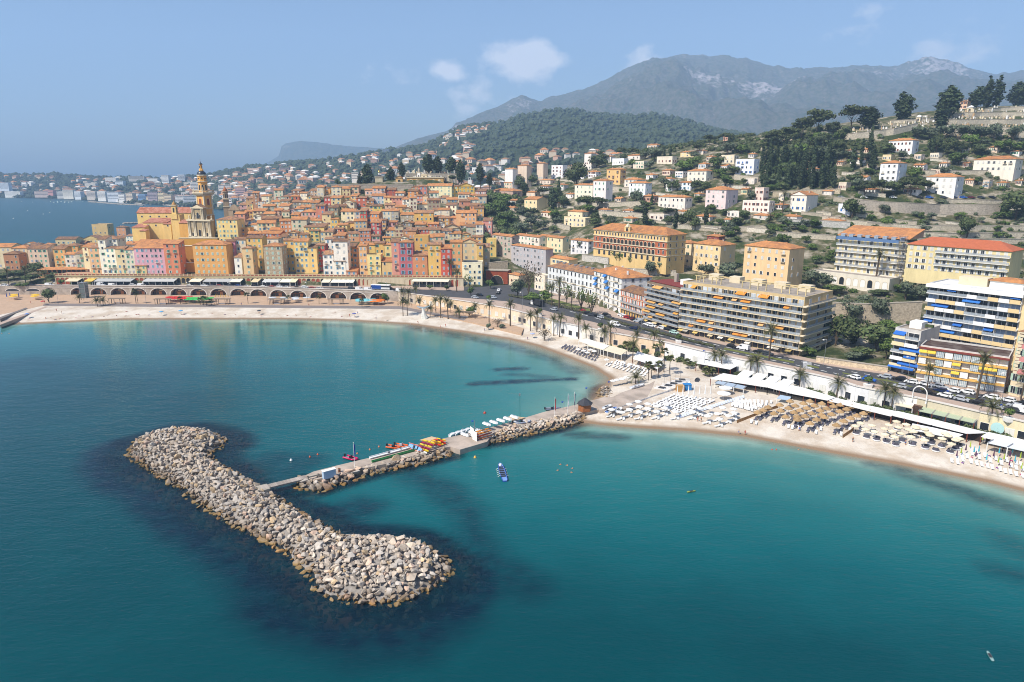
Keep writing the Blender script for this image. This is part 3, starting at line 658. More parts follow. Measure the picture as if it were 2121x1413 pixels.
# --- breakwater and jetty of boulders
def rock_material(name,wet=False):
 m=mat(name,col('#c6baab',.82),rough=.95,noise=.2,nscale=.8,rnd=.24,bump=.5,bscale=2.2)
 nt=m.node_tree;N=nt.nodes.new;L=nt.links.new;b=nt.nodes['Principled BSDF']
 src=b.inputs['Base Color'].links[0].from_socket
 oi=N('ShaderNodeObjectInfo');g=N('ShaderNodeNewGeometry');sx=N('ShaderNodeSeparateXYZ');L(g.outputs['Position'],sx.inputs[0])
 r=N('ShaderNodeValToRGB');e=r.color_ramp.elements;r.color_ramp.interpolation='CONSTANT'
 e[0].color=(.95,.97,1.0,1);e[1].position=.9;e[1].color=(1.05,.88,.64,1)
 for p,c in((.2,(1.06,1.02,.98,1)),(.4,(.8,.76,.72,1)),(.55,(1.1,1.04,.97,1)),(.7,(1.12,.92,.82,1)),(.78,(1,1,1,1))):
  x=r.color_ramp.elements.new(p);x.color=c
 isl=N('ShaderNodeMath');isl.operation='FRACT';ad=N('ShaderNodeMath');L(oi.outputs['Random'],ad.inputs[0]);L(g.outputs['Random Per Island'],ad.inputs[1])
 L(ad.outputs[0],isl.inputs[0]);L(isl.outputs[0],r.inputs[0])
 mx=N('ShaderNodeMix');mx.data_type='RGBA';mx.blend_type='MULTIPLY';mx.inputs[0].default_value=1;L(src,mx.inputs[6]);L(r.outputs[0],mx.inputs[7])
 nz=N('ShaderNodeTexNoise');nz.inputs['Scale'].default_value=.6;L(g.outputs['Position'],nz.inputs['Vector'])
 z=N('ShaderNodeMath');z.operation='MULTIPLY_ADD';z.inputs[1].default_value=1.1;L(nz.outputs['Fac'],z.inputs[0]);L(sx.outputs['Z'],z.inputs[2])
 t=N('ShaderNodeValToRGB');e=t.color_ramp.elements
 e[0].position=.16;e[0].color=(.16,.13,.07,1);e[1].position=.56;e[1].color=(1,1,1,1)
 for p,c in((.27,(.55,.42,.2,1)),(.34,(.5,.44,.36,1)),(.42,(.58,.53,.48,1))):
  x=t.color_ramp.elements.new(p);x.color=c
 k=N('ShaderNodeMapRange');k.inputs['From Min'].default_value=-.5;k.inputs['From Max'].default_value=4.5;L(z.outputs[0],k.inputs['Value']);L(k.outputs[0],t.inputs[0])
 m2=N('ShaderNodeMix');m2.data_type='RGBA';m2.blend_type='MULTIPLY';m2.inputs[0].default_value=1;L(mx.outputs[2],m2.inputs[6]);L(t.outputs[0],m2.inputs[7])
 L(m2.outputs[2],b.inputs['Base Color'])
 return m
rockm=rock_material('boulder_stone')
def rock_geo(seed):
 rr=random.Random(seed);b=bmesh.new()
 for _ in range(11):
  v=Vector((rr.gauss(0,1),rr.gauss(0,1),rr.gauss(0,1))).normalized()*rr.uniform(.82,1.12)
  b.verts.new((v.x,v.y*.8,v.z*.72))
 r=bmesh.ops.convex_hull(b,input=b.verts)
 bmesh.ops.delete(b,geom=[v for v in b.verts if not v.link_faces],context='VERTS')
 bmesh.ops.bevel(b,geom=list(b.edges),offset=.05,segments=1,affect='EDGES')
 bmesh.ops.triangulate(b,faces=b.faces)
 b.verts.ensure_lookup_table();b.verts.index_update()
 V=np.array([v.co[:] for v in b.verts]);ln=np.linalg.norm(V,axis=1)[:,None];V=V*np.minimum(1,1.12/np.maximum(ln,1e-6));F=[tuple(v.index for v in f.verts) for f in b.faces];b.free()
 return V,F
ROCKS=[rock_geo(100+k) for k in range(14)]
def rot_m(rr):
 return np.array(Matrix.Rotation(rr.uniform(0,6.28),3,Vector((rr.gauss(0,.5),rr.gauss(0,.5),1)).normalized()))
def rock_me(k):
 V,F=ROCKS[k];me=bpy.data.meshes.new('boulder');me.from_pydata(V.tolist(),[],F);me.materials.append(rockm);return me
def poisson(poly,d,seed,grow=0.0,tries=14000):
 rr=random.Random(seed);xs=[p[0] for p in poly];ys=[p[1] for p in poly];out=[];cell={}
 X=np.array([rr.uniform(min(xs)-grow,max(xs)+grow) for _ in range(tries)]);Y=np.array([rr.uniform(min(ys)-grow,max(ys)+grow) for _ in range(tries)])
 ins=inside(X,Y,poly);dl=dist_line(X,Y,poly+[poly[0]]);ok=ins|(dl<grow)
 for x,y,i,e in zip(X[ok],Y[ok],ins[ok],dl[ok]):
  c=(int(x//d),int(y//d))
  if any((x-q[0])**2+(y-q[1])**2<d*d for a in(-1,0,1) for b_ in(-1,0,1) for q in cell.get((c[0]+a,c[1]+b_),())):continue
  cell.setdefault(c,[]).append((x,y));out.append((x,y,e if i else-e))
 return out
def pile(name,poly,label,crest,slope,spacing,r0,r1,seed,nsingle,filler=True):
 cx_=sum(p[0] for p in poly)/len(poly);cy_=sum(p[1] for p in poly)/len(poly)
 root=empty(name,(cx_,cy_,0));tag(root,label,'breakwater' if 'breakwater' in label else 'rock pile')
 rr=random.Random(seed);pts=poisson(poly,spacing,seed)
 items=[]
 for x,y,e in pts:
  z=min(crest,slope*e)+rr.uniform(-.25,.35)-.25;r=rr.uniform(r0,r1)
  if rr.random()<.12:r*=1.3
  items.append((x,y,z,r))
 items.sort(key=lambda q:q[1])
 V=[];F=[];n=0
 for i,(x,y,z,r) in enumerate(items):
  M=rot_m(rr)*1.0;s=np.array([r*rr.uniform(.8,1.3),r*rr.uniform(.8,1.2),r*rr.uniform(.6,.95)])
  if i<nsingle:
   o=obj('boulder',cached(('rock',i%14),lambda:rock_me(i%14)),root,(x-cx_,y-cy_,z));o.rotation_euler=(rr.uniform(-.5,.5),rr.uniform(-.5,.5),rr.uniform(0,6.28));o.scale=tuple(s)
  else:
   v,f=ROCKS[i%14];v=(v*s)@M.T+np.array([x-cx_,y-cy_,z]);V.append(v);F+=[tuple(a+n for a in q) for q in f];n+=len(v)
 for x,y,e in poisson(poly,spacing*.62,seed+1) if filler else():
  z=min(crest,slope*e)-.5;k=rr.randrange(14);s=r0*rr.uniform(.7,1.1)
  v,f=ROCKS[k];v=(v*s)@rot_m(rr).T+np.array([x-cx_,y-cy_,z]);V.append(v);F+=[tuple(a+n for a in q) for q in f];n+=len(v)
 if V:
  me=bpy.data.meshes.new('small_boulder');me.from_pydata(np.concatenate(V).tolist(),[],F);me.materials.append(rockm)
  obj('small_boulder',me,root,kind='stuff')
 xs=np.arange(min(p[0] for p in poly),max(p[0] for p in poly)+1,.7);ys=np.arange(min(p[1] for p in poly),max(p[1] for p in poly)+1,.7);X,Y=np.meshgrid(xs,ys);e=dist_line(X,Y,poly+[poly[0]]);i_=inside(X,Y,poly)
 obj('core',grid_mesh('core',X-cx_,Y-cy_,np.minimum(crest,slope*np.where(i_,e,-e))-1.0+(fbm(X,Y,1.6,seed,2)-.5)*1.1,i_,mat('core_stone',(.24,.215,.19,1),rough=1,noise=.4,nscale=1.2),False),root)
 V=[];F=[];n=0
 for x,y,e in poisson(poly,spacing*1.25,seed+2,grow=7.0 if 'breakwater' in label else 2.5,tries=9000):
  if e>1:continue
  z=-.55+e*.22+rr.uniform(-.5,.1);k=rr.randrange(14);s=r1*rr.uniform(.7,1.25)
  v,f=ROCKS[k];v=(v*s)@rot_m(rr).T+np.array([x-cx_,y-cy_,min(z,-.35)-s*.5 if e<-1 else z-.3]);V.append(v);F+=[tuple(a+n for a in q) for q in f];n+=len(v)
 if V:
  me=bpy.data.meshes.new('sunken_boulder');me.from_pydata(np.concatenate(V).tolist(),[],F);me.materials.append(mat('sunken_stone',(.11,.12,.075,1),rough=1,noise=.35,nscale=.5,rnd=.2,base2=(.05,.06,.04,1),b2scale=.2))
  obj('sunken_boulder',me,root,kind='stuff')
 return root
pile('breakwater',BW,'long breakwater of pale boulders lying off the jetty, bulging at both ends',3.0,.66,1.0,.62,1.06,5,300)
LAND.append(('the offshore breakwater',600,1080))
pile('rock_pile',JRW[0],'pale boulders along the near side of the outer jetty',1.5,.8,1.55,.9,1.35,8,80)
pile('rock_pile',JRW[1],'pale boulders along the near side of the inner jetty below the wooden kiosk',1.7,.75,1.3,.75,1.15,9,110)
pile('rock_pile',JRW[2],'small heap of pale boulders under the parasols beside the boat ramp',1.5,.8,1.3,.7,1.05,10,30,False)
# --- jetty, platforms, footbridge
JZ=1.5
def slab(name,px,z,m,label=None,cat=None,z0=-2.0,kind=None):
 p=[Pz(x,y,z) for x,y in px];b=MB();q=[(k.x,k.y) for k in p]
 a=sum(q[i][0]*q[(i+1)%len(q)][1]-q[(i+1)%len(q)][0]*q[i][1] for i in range(len(q)))
 if a<0:q.reverse()
 b.prism(q,z0,z,0)
 o=obj(name,b.mesh(name,m));
 if kind:o['kind']=kind
 if label:tag(o,label,cat or name)
 return o
jet_m=mat('jetty_concrete',col('#c9b7a6',.78),rough=.92,noise=.16,nscale=.5,base2=col('#a8998a',.75),b2scale=.25,bump=.15)
slab('jetty',[(619,991),(649,977),(693,965.5),(787,943),(855,924.5),(875,926),(915,909),(958,900),(1048,877),(1128,853),(1199,837),(1223,830),(1243,848),(1202,855),(1172,862),(1138,869),(1095,878),(1049,887),(1021,897),(1009,915),(953,931.5),(941,928),(933,925),(897,932),(863,942),(804,960),(744,972),(700,984),(653,993)],JZ,jet_m,'long low concrete jetty running out from the beach towards the breakwater','jetty',-3)
LAND.append(('the jetty',850,940))
slab('boat_ramp',[(1223,830),(1260,821),(1268,823),(1290,812),(1345,795),(1390,771),(1430,764),(1470,770),(1475,785),(1440,793),(1402,806),(1330,842),(1287,848),(1243,850)],1.75,jet_m,kind='structure',z0=-1)
def bar(b,p,q,w,h,m=0):
 d=Vector(q)-Vector(p);n=Vector((-d.y,d.x,0)).normalized()*w/2;u=Vector((0,0,h))
 p,q=Vector(p),Vector(q)
 b.quad(p-n+u,q-n+u,q+n+u,p+n+u,m=m);b.quad(p-n,q-n,q-n+u,p-n+u,m=m);b.quad(q+n,p+n,p+n+u,q+n+u,m=m);b.quad(p+n,p-n,p-n+u,p+n+u,m=m);b.quad(q-n,q+n,q+n+u,q-n+u,m=m)
p0,p1=Pz(541,1011,1.7),Pz(634,988,1.7);fb=empty('footbridge',p0)
tag(fb,'narrow grey footbridge from the jetty end to the breakwater','footbridge')
d=(p1-p0);L_=d.length;d.normalize();nrm=Vector((-d.y,d.x,0))
for s in(-1,1):
 b=MB();bar(b,nrm*.85*s+Vector((0,0,-.35)),d*L_+nrm*.85*s+Vector((0,0,-.35)),.25,.3);obj('beam',b.mesh('beam',concrete),fb)
plank_me=None
ang=math.atan2(d.y,d.x)
for k in range(26):
 if plank_me is None:
  b=MB();b.box(0,0,0,L_/26*.86,2.1,.09);plank_me=b.mesh('plank',mat('plank_grey',col('#b9aca0',.7),rough=.9,rnd=.25))
 obj('plank',plank_me,fb,tuple(d*(L_*(k+.5)/26)),ang)
b=MB();b.box(0,0,-2.2,3.4,3.2,2.25,ang);obj('abutment',b.mesh('abutment',concrete),fb)
b=MB();e=d*L_
for s in(0,2.6):b.box(e.x-nrm.x*1.5+d.x*s,e.y-nrm.y*1.5+d.y*s,-1.8,.35,.5,2.5,ang)
b.box(e.x-nrm.x*1.5+d.x*1.3,e.y-nrm.y*1.5+d.y*1.3,.35,3,.5,.35,ang);obj('abutment',b.mesh('portal',concrete),fb)
JD=(Pz(1128,853,JZ)-Pz(787,943,JZ)).normalized();JA=math.atan2(JD.y,JD.x)
def onj(px,py,z=JZ):return Pz(px,py,z)
r=empty('locker',onj(682,989),JA);tag(r,'white box locker, bluish shade in its colour, on the outer end of the jetty','locker')
b=MB();b.box(0,0,0,3.2,1.1,2.0);obj('body',b.mesh('body',mat('locker_shade_blue',col('#b7cfe4',.8),rough=.6,noise=.06)),r)  # white box; the bluish shade on its side is put into the body colour
b=MB();b.box(0,0,2.0,3.35,1.25,.12);obj('lid',b.mesh('lid',whitep),r)
r=empty('litter_bin',onj(703,978));tag(r,'brown round litter bin next to the white locker','bin')
b=MB();b.lathe([(.3,0),(.34,.95),(.3,1.0),(0.02,1.0)],10);obj('body',b.mesh('bin',woodm),r)
b=MB();b.lathe([(.36,.85),(.36,1.0)],10);obj('rim',b.mesh('rim',metal),r)
kp=Pz(1211,850,1.6);r=empty('kiosk',kp,.2);tag(r,'small hexagonal wooden kiosk with a dark pointed roof at the jetty root','kiosk');LAND.append(('the wooden kiosk',1211,838))
for k in range(6):
 a0,a1=math.pi/3*k,math.pi/3*(k+1);b=MB();R1=2.15
 x0,y0,x1,y1=R1*math.cos(a0),R1*math.sin(a0),R1*math.cos(a1),R1*math.sin(a1)
 for j in range(7):b.quad((x0*(1+.006*(j%2)),y0*(1+.006*(j%2)),.36*j),(x1*(1+.006*(j%2)),y1*(1+.006*(j%2)),.36*j),(x1,y1,.36*(j+1)),(x0,y0,.36*(j+1)))
 obj('wall_panel',b.mesh('wall_panel',mat('kiosk_wood',col('#a8683a',.75),rough=.75,noise=.25,nscale=1.5)),r)
b=MB();n=6;P6=[(2.75*math.cos(math.pi/3*k),2.75*math.sin(math.pi/3*k),2.35) for k in range(6)]
for k in range(6):b.quad(P6[k],P6[(k+1)%6],(0,0,4.35))
b.quad(*reversed(P6));obj('roof',b.mesh('roof',mat('slate',(.035,.035,.042,1),rough=.7,noise=.3,nscale=2)),r)
stage_m=mat('stage_deck',col('#d8b992',.78),rough=.85,noise=.12,nscale=1)
for px,lab in(([(870,911),(894,904),(917,910),(893,918)],'tan wooden landing stage beside the stacked kayaks'),([(1043,866),(1061,861),(1088,865),(1066,871.5)],'tan wooden landing stage on the far side of the inner jetty')):
 ps=[Pz(x,y,1.9) for x,y in px];r=empty('landing_stage',ps[0]);tag(r,lab,'landing stage')
 b=MB();q=[(k.x-ps[0].x,k.y-ps[0].y) for k in ps];b.prism(q[::-1] if sum(q[i][0]*q[(i+1)%4][1]-q[(i+1)%4][0]*q[i][1] for i in range(4))<0 else q,-.15,0);obj('deck',b.mesh('deck',stage_m),r)
 for k in q:
  b=MB();b.tube((k[0]*.9,k[1]*.9,-3),(k[0]*.9,k[1]*.9,-.15),.09,n=5);obj('post',b.mesh('post',metal),r)
  # --- boats and boards
def hull_mesh(name,L,W,H,m,n=9,flat=.6,deckm=None,bow=1.0,tube=0):
 b=MB();rings=[]
 for i in range(n):
  t=i/(n-1);w=W/2*(math.sin(math.pi*min(1,(1-t)*.9+.08))**.6 if t>.45 else 1-.25*(.45-t)**1.0);w=max(w,.02)
  if t==1:w=.03
  z=H*(1+.25*bow*t*t);x=-L/2+L*t
  rings.append([(x,-w,z),(x,-w*flat,.03),(x,w*flat,.03),(x,w,z),(x,w*.82,z),(x,w*.72,z*.55),(x,-w*.72,z*.55),(x,-w*.82,z)])
 for a,c in zip(rings[:-1],rings[1:]):
  for k in range(8):
   j=(k+1)%8;b.quad(a[k],c[k],c[j],a[j],m=1 if k in(4,5,6) else 0)
 b.quad(*reversed(rings[0]));
 return b.mesh(name,[m,deckm or m])
def cmat(name,h,k=.8,rough=.45):return mat(name,col(h,k),rough=rough,spec=.5)
def inflatable(loc,rot,L,W,c,label,seats='#222227',motor=True):
 r=empty('inflatable_boat',loc,rot);tag(r,label,'inflatable boat');m=cmat('rubber'+c,c)
 b=MB();n=9;pts=[(-L/2,-W/2+.2,.3),(L*.15,-W/2+.2,.32),(L*.36,-W*.3,.4),(L/2,0,.5),(L*.36,W*.3,.4),(L*.15,W/2-.2,.32),(-L/2,W/2-.2,.3)]
 for a,c_ in zip(pts[:-1],pts[1:]):b.tube(a,c_,.24,.24,8)
 obj('tube',b.mesh('tube',m,True),r)
 b=MB();b.prism([(-L/2,-W/2+.25),(L*.15,-W/2+.25),(L*.45,0),(L*.15,W/2-.25),(-L/2,W/2-.25)],.12,.2);obj('floor',b.mesh('floor',cmat('boat_floor','#8a8f94')),r)
 b=MB();b.box(-.2,0,.2,.8,.5,.65);b.box(.15,0,.8,.1,.5,.35);obj('console',b.mesh('console',cmat('seat'+seats,seats)),r)
 if motor:
  b=MB();b.box(-L/2-.15,0,.35,.4,.35,.65);b.box(-L/2-.15,0,-.3,.15,.15,.65);obj('outboard_motor',b.mesh('outboard_motor',cmat('motor','#18181b')),r)
 return r
inflatable(Pz(728,951,.0),-.55,4.6,2.0,'#d3175d','pink inflatable boat moored at the outer jetty by the blue flag')
inflatable(Pz(816,928,.0),-.35,4.2,2.0,'#e8641c','orange inflatable boat moored beyond the green canoe, the one further out')
inflatable(Pz(832,925,.0),-.35,4.2,2.0,'#e8641c','orange inflatable boat moored beyond the green canoe, touching the white canoe','#b9bcc2')
inflatable(Pz(1145,848.5,.0),.15,5.0,2.0,'#6d7488','grey inflatable boat moored behind the red flag')
inflatable(Pz(1081,876,JZ),.25,5.4,2.1,'#c9cfe0','pale grey inflatable boat lying on the inner jetty')
def canoe(loc,rot,L,W,H,c,label,name='canoe',deck=None,tilt=0):
 r=empty(name,loc);r.rotation_euler=(tilt,0,rot);tag(r,label,name.replace('_',' '))
 obj('hull',hull_mesh('hull',L,W,H,cmat('hull'+c,c),deckm=cmat('deck'+(deck or c),deck or c)),r)
 b=MB();b.box(-L*.12,0,H*.5,.5,W*.6,H*.45);b.box(L*.12,0,H*.5,.12,W*.7,H*.5);obj('seat',b.mesh('seat',cmat('thwart','#3a3a3c')),r)
 return r
canoe(onj(818,937),JA,15,.9,.6,'#f0f0ee','very long white canoe lying along the far edge of the jetty',tilt=.3)
canoe(onj(820,945),JA,14,.8,.5,'#2f8a4a','very long green canoe lying on the jetty in front of the white one')
canoe(onj(864,932)+Vector((0,0,.5)),JA-1.35,6.0,1.6,.8,'#e06a2c','orange and pale blue canoe leaning on its side by the kayak pile',deck='#7fb0dc',tilt=1.0)
KC=['#f4cf2a','#a3204f','#f0d040','#a3204f','#f4cf2a','#f2efe6']
for k,c in enumerate(KC):
 p=onj(888-k*3.2,927+k*2.2)+Vector((0,0,1.5-.26*k))
 canoe(p,JA-1.25,4.4,.75,.32,c,['topmost yellow','upper crimson','second yellow','lower crimson','lowest yellow','white'][k]+' kayak in the pile leaning beside the orange canoe','kayak')
for k in range(6):
 p=onj(904+(k%3)*5,922-(k%3)*2+(k//3)*3)+Vector((0,0,.9-.45*(k//3)))
 o=empty('kayak',p);o.rotation_euler=(0,0,JA-1.2)
 tag(o,['yellow','red'][k%2]+' sit-on kayak at the '+['outer end','middle','inner end'][k%3]+' of the '+['upper','lower'][k//3]+' shelf by the landing stage','kayak')
 c=['#f0c030','#d93a22'][k%2];obj('hull',hull_mesh('hull',3.3,.7,.3,cmat('hull'+c,c)),o)
 b=MB();b.box(0,0,.2,.5,.4,.25);obj('seat',b.mesh('seat',cmat('thwart','#3a3a3c')),o)
r=empty('board_rack',onj(999,908),JA);tag(r,'metal rack of orange boards with a white end panel on the jetty','rack')
b=MB();b.box(-2.6,0,0,.12,2.2,2.7);obj('end_panel',b.mesh('end_panel',whitep),r)
for z in(.2,1.0,1.8,2.6):
 b=MB();b.tube((-2.5,-1.4,z),(3.2,-1.4,z),.05,n=4);b.tube((-2.5,1.4,z),(3.2,1.4,z),.05,n=4);obj('rail',b.mesh('rail',metal),r)
for x in(.4,3.2):
 for y in(-1.4,1.4):
  b=MB();b.tube((x,y,0),(x,y,3),.06,n=4);obj('post',b.mesh('post',metal),r)
for k in range(6):
 p=onj(999,908)+JD*(.6)+Vector((0,0,.35+.8*(k//2)))+Vector((-JD.y,JD.x,0))*(-.7+1.4*(k%2))
 o=empty('paddle_board',p,JA);c=['#ef7d1e','#e0492a','#f09a2a'][k//2]
 tag(o,['deep orange','red','light orange'][k//2]+' board on the '+['lowest','middle','top'][k//2]+' shelf of the jetty rack, '+['near','far'][k%2]+' side','board')
 obj('hull',hull_mesh('hull',4.6,.75,.25,cmat('hull'+c,c)),o);b=MB();b.box(.2,0,.15,1.2,.4,.12);obj('pad',b.mesh('pad',cmat('thwart','#3a3a3c')),o)
r=empty('boat_screen',onj(978,907),JA+1.4);tag(r,'white slatted screen standing at the seaward end of the dinghy rack','screen')
for k in range(8):
 b=MB();b.box(0,0,.3+k*.36,2.6,.08,.3);obj('slat',b.mesh('slat',whitep),r)
for s in(-1.3,1.3):b=MB();b.tube((s,0,0),(s,0,3.2),.07,n=4);obj('post',b.mesh('post',metal),r)
r=empty('dinghy_rack',onj(1017,889),JA);tag(r,'long metal rack along the jetty carrying white upturned dinghies','rack')
for k in range(6):
 b=MB();x=-9+k*3.6
 for y in(-1.5,1.5):b.tube((x,y,0),(x,y,2.0),.06,n=4)
 b.tube((x,-1.5,1.6),(x,1.5,1.6),.06,n=4);obj('frame',b.mesh('frame',metal),r)
for k in range(8):
 p=onj(1017,889)+JD*(-9+k*2.55)+Vector((0,0,1.72 if k>2 else.2));o=empty('dinghy',p);o.rotation_euler=(math.pi,0,JA-1.35);o.location.z+=.55
 tag(o,'white upturned dinghy on the jetty rack, '+['outermost','second from the sea end','third from the sea end','fourth from the sea end','fifth from the sea end','third from the land end','second from the land end','innermost'][k],'dinghy','white dinghies on the jetty rack')
 obj('hull',hull_mesh('hull',3.0,1.3,.5,cmat('hullwhite','#f1f2f2')),o);b=MB();b.box(.2,0,-.08,2.2,.08,.1);obj('keel',b.mesh('keel',metal),o)
for k in range(4):
 p=Pz(936+k*10.5,903.5-k*3.3,.1);o=empty('pedal_float',p,JA+.4);tag(o,'small white upturned boat at the jetty edge, '+['outermost of four','second of four from the sea','third of four from the sea','innermost of four'][k],'boat','small white boats at the jetty edge')
 obj('hull',hull_mesh('hull',2.3,1.3,.7,cmat('hullwhite','#f1f2f2')),o);b=MB();b.box(0,0,.5,1.2,.7,.25);obj('deck',b.mesh('deck',cmat('hullwhite','#f1f2f2')),o)
r=empty('paddle_boat',Pz(1040,980,0),rad(98));tag(r,'narrow blue boat with a paddling crew on open water below the jetty','boat')
obj('hull',hull_mesh('hull',10.5,1.7,.6,cmat('hullblue','#2f5fb8'),deckm=cmat('deckblue','#7d9fd6')),r)
b=MB();b.lathe([(.02,.95),(.4,.8),(.45,.45)],8,cx=3.9);obj('bow_cover',b.mesh('bow_cover',whitep),r)
for k in range(6):b=MB();b.box(-2.9+k*1.1,0,.4,.3,1.25,.25);obj('seat',b.mesh('seat',cmat('thwart','#3a3a3c')),r)
for k in range(5):
 for s in(-1,1):b=MB();b.tube((-2.4+k*1.1,s*.6,.6),(-2.2+k*1.1,s*1.35,.1),.05,n=4);obj('paddle',b.mesh('paddle',whitep),r)
def buoy(px,py,c,lab,s=.28):
 r=empty('buoy',Pz(px,py,0));b=MB();b.lathe([(.02,-s),(s*.8,-s*.6),(s,0),(s*.8,s*.7),(.1,s),(.1,s*1.5),(.02,s*1.55)],10)
 obj('float',b.mesh('float',cmat('buoy'+c,c),True),r);auto(r,lab,'buoy','mooring buoys')
for q in[(603,954,'#f2f2ee','round white mooring buoy',.4),(642,947,'#d9582c','small orange mooring buoy'),(658,942,'#d9582c','small orange mooring buoy'),(740,940,'#d97a4a','small orange mooring buoy'),(766,932,'#d97a4a','small orange mooring buoy'),(785,926,'#d97a4a','small orange mooring buoy'),(806,922,'#d97a4a','small orange mooring buoy'),(1004,856,'#c2391e','red mooring buoy',.5),(984,948,'#f0b84a','yellow and white mooring buoy',.4),(978,931,'#d9683c','orange fender buoy',.45),(1599,932,'#d8452c','small red swimming buoy',.22),(1608,932,'#d8452c','small red swimming buoy',.22)]:
 buoy(*q[:4],**({'s':q[4]} if len(q)>4 else{}))
for i in range(9):
 buoy(105+i*5+(i%3)*2,418.5+(i%2)*1.2,'#e8efdc','pale buoy on the open bay',1.6)
for q in[(45,418),(57,437),(90,444),(103,441),(28,453),(172,418),(68,419)]:buoy(q[0],q[1],'#e8e4d8','pale buoy on the open bay',1.1)
def flagpole(px,py,h,c,lab,z=JZ,fl=1.6,pc=None):
 r=empty('flagpole',Pz(px,py,z));tag(r,lab,'flagpole');b=MB();b.tube((0,0,0),(0,0,h),.07,.05,6);obj('pole',b.mesh('pole',pc or whitep),r)
 b=MB();b.lathe([(.09,h),(.09,h+.2),(.01,h+.25)],6);obj('finial',b.mesh('finial',whitep),r)
 if c:
  b=MB();z1=h-.4;pr=random.Random(int(px))
  for k in range(6):
   z2=z1-fl/6*1.6;w0,w1=.34-.02*k,.34-.02*(k+1);o0,o1=.1*math.sin(k),.1*math.sin(k+1)
   b.quad((.06,o0,z1),(.06+w0,o0+.1,z1),(.06+w1,o1+.1,z2),(.06,o1,z2));b.quad((.06,o0+.04,z1),(.06,o1+.04,z2),(.06+w1,o1+.14,z2),(.06+w0,o0+.14,z1));z1=z2
  obj('flag',b.mesh('flag',cmat('flag'+c,c,.8,.9)),r)
flagpole(735,970.5,7.0,'#2343a0','white pole with a hanging blue flag near the pink boat',fl=2.2)
flagpole(1149,864,6.4,'#d0302a','white pole with a hanging red flag on the inner jetty',fl=2.4)
flagpole(1176,857,6.4,'#eceff2','white pole with a hanging white flag left of the kiosk',fl=2.4)
flagpole(1189,853,6.4,'#4a5878','white pole with a hanging grey flag beside the kiosk',fl=2.4)
flagpole(1051.5,889,0,None,'') if False else None
r=empty('lattice_mast',onj(1076,883));tag(r,'slim turquoise lattice mast with a lamp head standing on the inner jetty','mast')
for k in range(3):
 a=2.1*k;b=MB();b.tube((.22*math.cos(a),.22*math.sin(a),0),(.12*math.cos(a),.12*math.sin(a),9.5),.05,n=4);obj('leg',b.mesh('leg',cmat('turq','#4f9a98')),r)
b=MB();b.box(0,0,9.5,.5,.2,.9);obj('lamp_head',b.mesh('lamp_head',metal),r)
def lamp(px,py,z,h,lab,blue=True,arm=.8,name='street_lamp'):
 r=empty(name,Pz(px,py,z) if not isinstance(px,Vector) else px,R.uniform(-.3,.3));b=MB();b.tube((0,0,0),(0,0,h),.08,.06,6);obj('pole',b.mesh('pole',metal),r)
 b=MB();b.box(-arm*.7,0,h-.5,.5,.35,.4);b.tube((0,0,h-.15),(-arm,0,h-.1),.04,n=4);obj('lamp_head',b.mesh('lamp_head',cmat('lampblue','#2a56b0') if blue else whitep),r)
 return r
lampspec=[(983,907,JZ,5.4,'blue headed lamp post rising from the dinghy rack on the jetty'),(1217,832,1.6,5.0,'blue headed lamp post behind the wooden kiosk'),(1263,822,1.7,5.6,'blue headed lamp post among the parasols by the boat ramp'),(1168,848,JZ,2.8,'short post with a blue sign behind the red flag'),(1024,886,JZ,0,'')]
for q in lampspec[:4]:tag(lamp(*q),q[4],'lamp post')
# --- houses
SHC={'g':'#6fae8e','p':'#b9d3bd','b':'#7fb0c9','w':'#e9e6dc','y':'#b9bec4','d':'#4d6f5c','u':'#3f78c0','n':'#8a4a34'}
SHN={'g':'green','p':'pale green','b':'blue','w':'white','y':'grey','d':'dark green','u':'bright blue','n':'brown'}
def shmat(k):return mat('shutter_'+SHN[k].replace(' ','_'),col(SHC[k],.78),rough=.7,rnd=.12)
def win_mesh(style,sh,w,h):
 b=MB();fr,gl,s=0,1,2
 if style=='a':
  n=8;r=w/2;top=[(r*math.cos(math.pi*k/n),h-r+r*math.sin(math.pi*k/n)) for k in range(n+1)]
  pts=[(r,0)]+top+[(-r,0)];b.quad(*[(p[0],-.04,p[1]) for p in reversed(pts)],m=gl)
  for p,q in zip(pts[:-1],pts[1:]):
   k=1.16;b.quad((p[0]*k,-.06,p[1] if p[1]==0 else p[1]+.1),(p[0],-.06,p[1]),(q[0],-.06,q[1]),(q[0]*k,-.06,q[1] if q[1]==0 else q[1]+.1),m=fr)
  return b.mesh('window',[creamp,glassdark,shmat(sh)])
 b.box(0,-.03,0,w,.06,h,m=gl)
 b.box(0,-.05,-.08,w+.2,.14,.08,m=fr);b.box(0,-.04,h,w+.12,.09,.07,m=fr)
 for x in(-w/2-.04,w/2+.04):b.box(x,-.04,0,.08,.09,h,m=fr)
 if style in 'of':b.box(0,-.07,.05,.06,.04,h-.1,m=fr)
 if style=='c':
  for x in(-w/4,w/4):b.box(x,-.09,.02,w/2-.03,.05,h-.04,m=s)
 elif style=='o' or style=='f':
  for x in(-w/2-w*.27,w/2+w*.27):b.box(x,-.08,0,w*.5,.06,h,m=s)
 elif style=='h':
  b.box(-w/4,-.09,.02,w/2-.03,.05,h-.04,m=s);b.box(w/2+w*.27,-.08,0,w*.5,.06,h,m=s)
 return b.mesh('window',[whitep,glassdark,shmat(sh)])
def window(parent,x,z,style,sh,w,h,y=0.0,rot=0.0):
 me=cached(('win',style,sh,round(w,1),round(h,1)),lambda:win_mesh(style,sh,round(w,1),round(h,1)))
 return obj('window',me,parent,(x,y,z),rot)
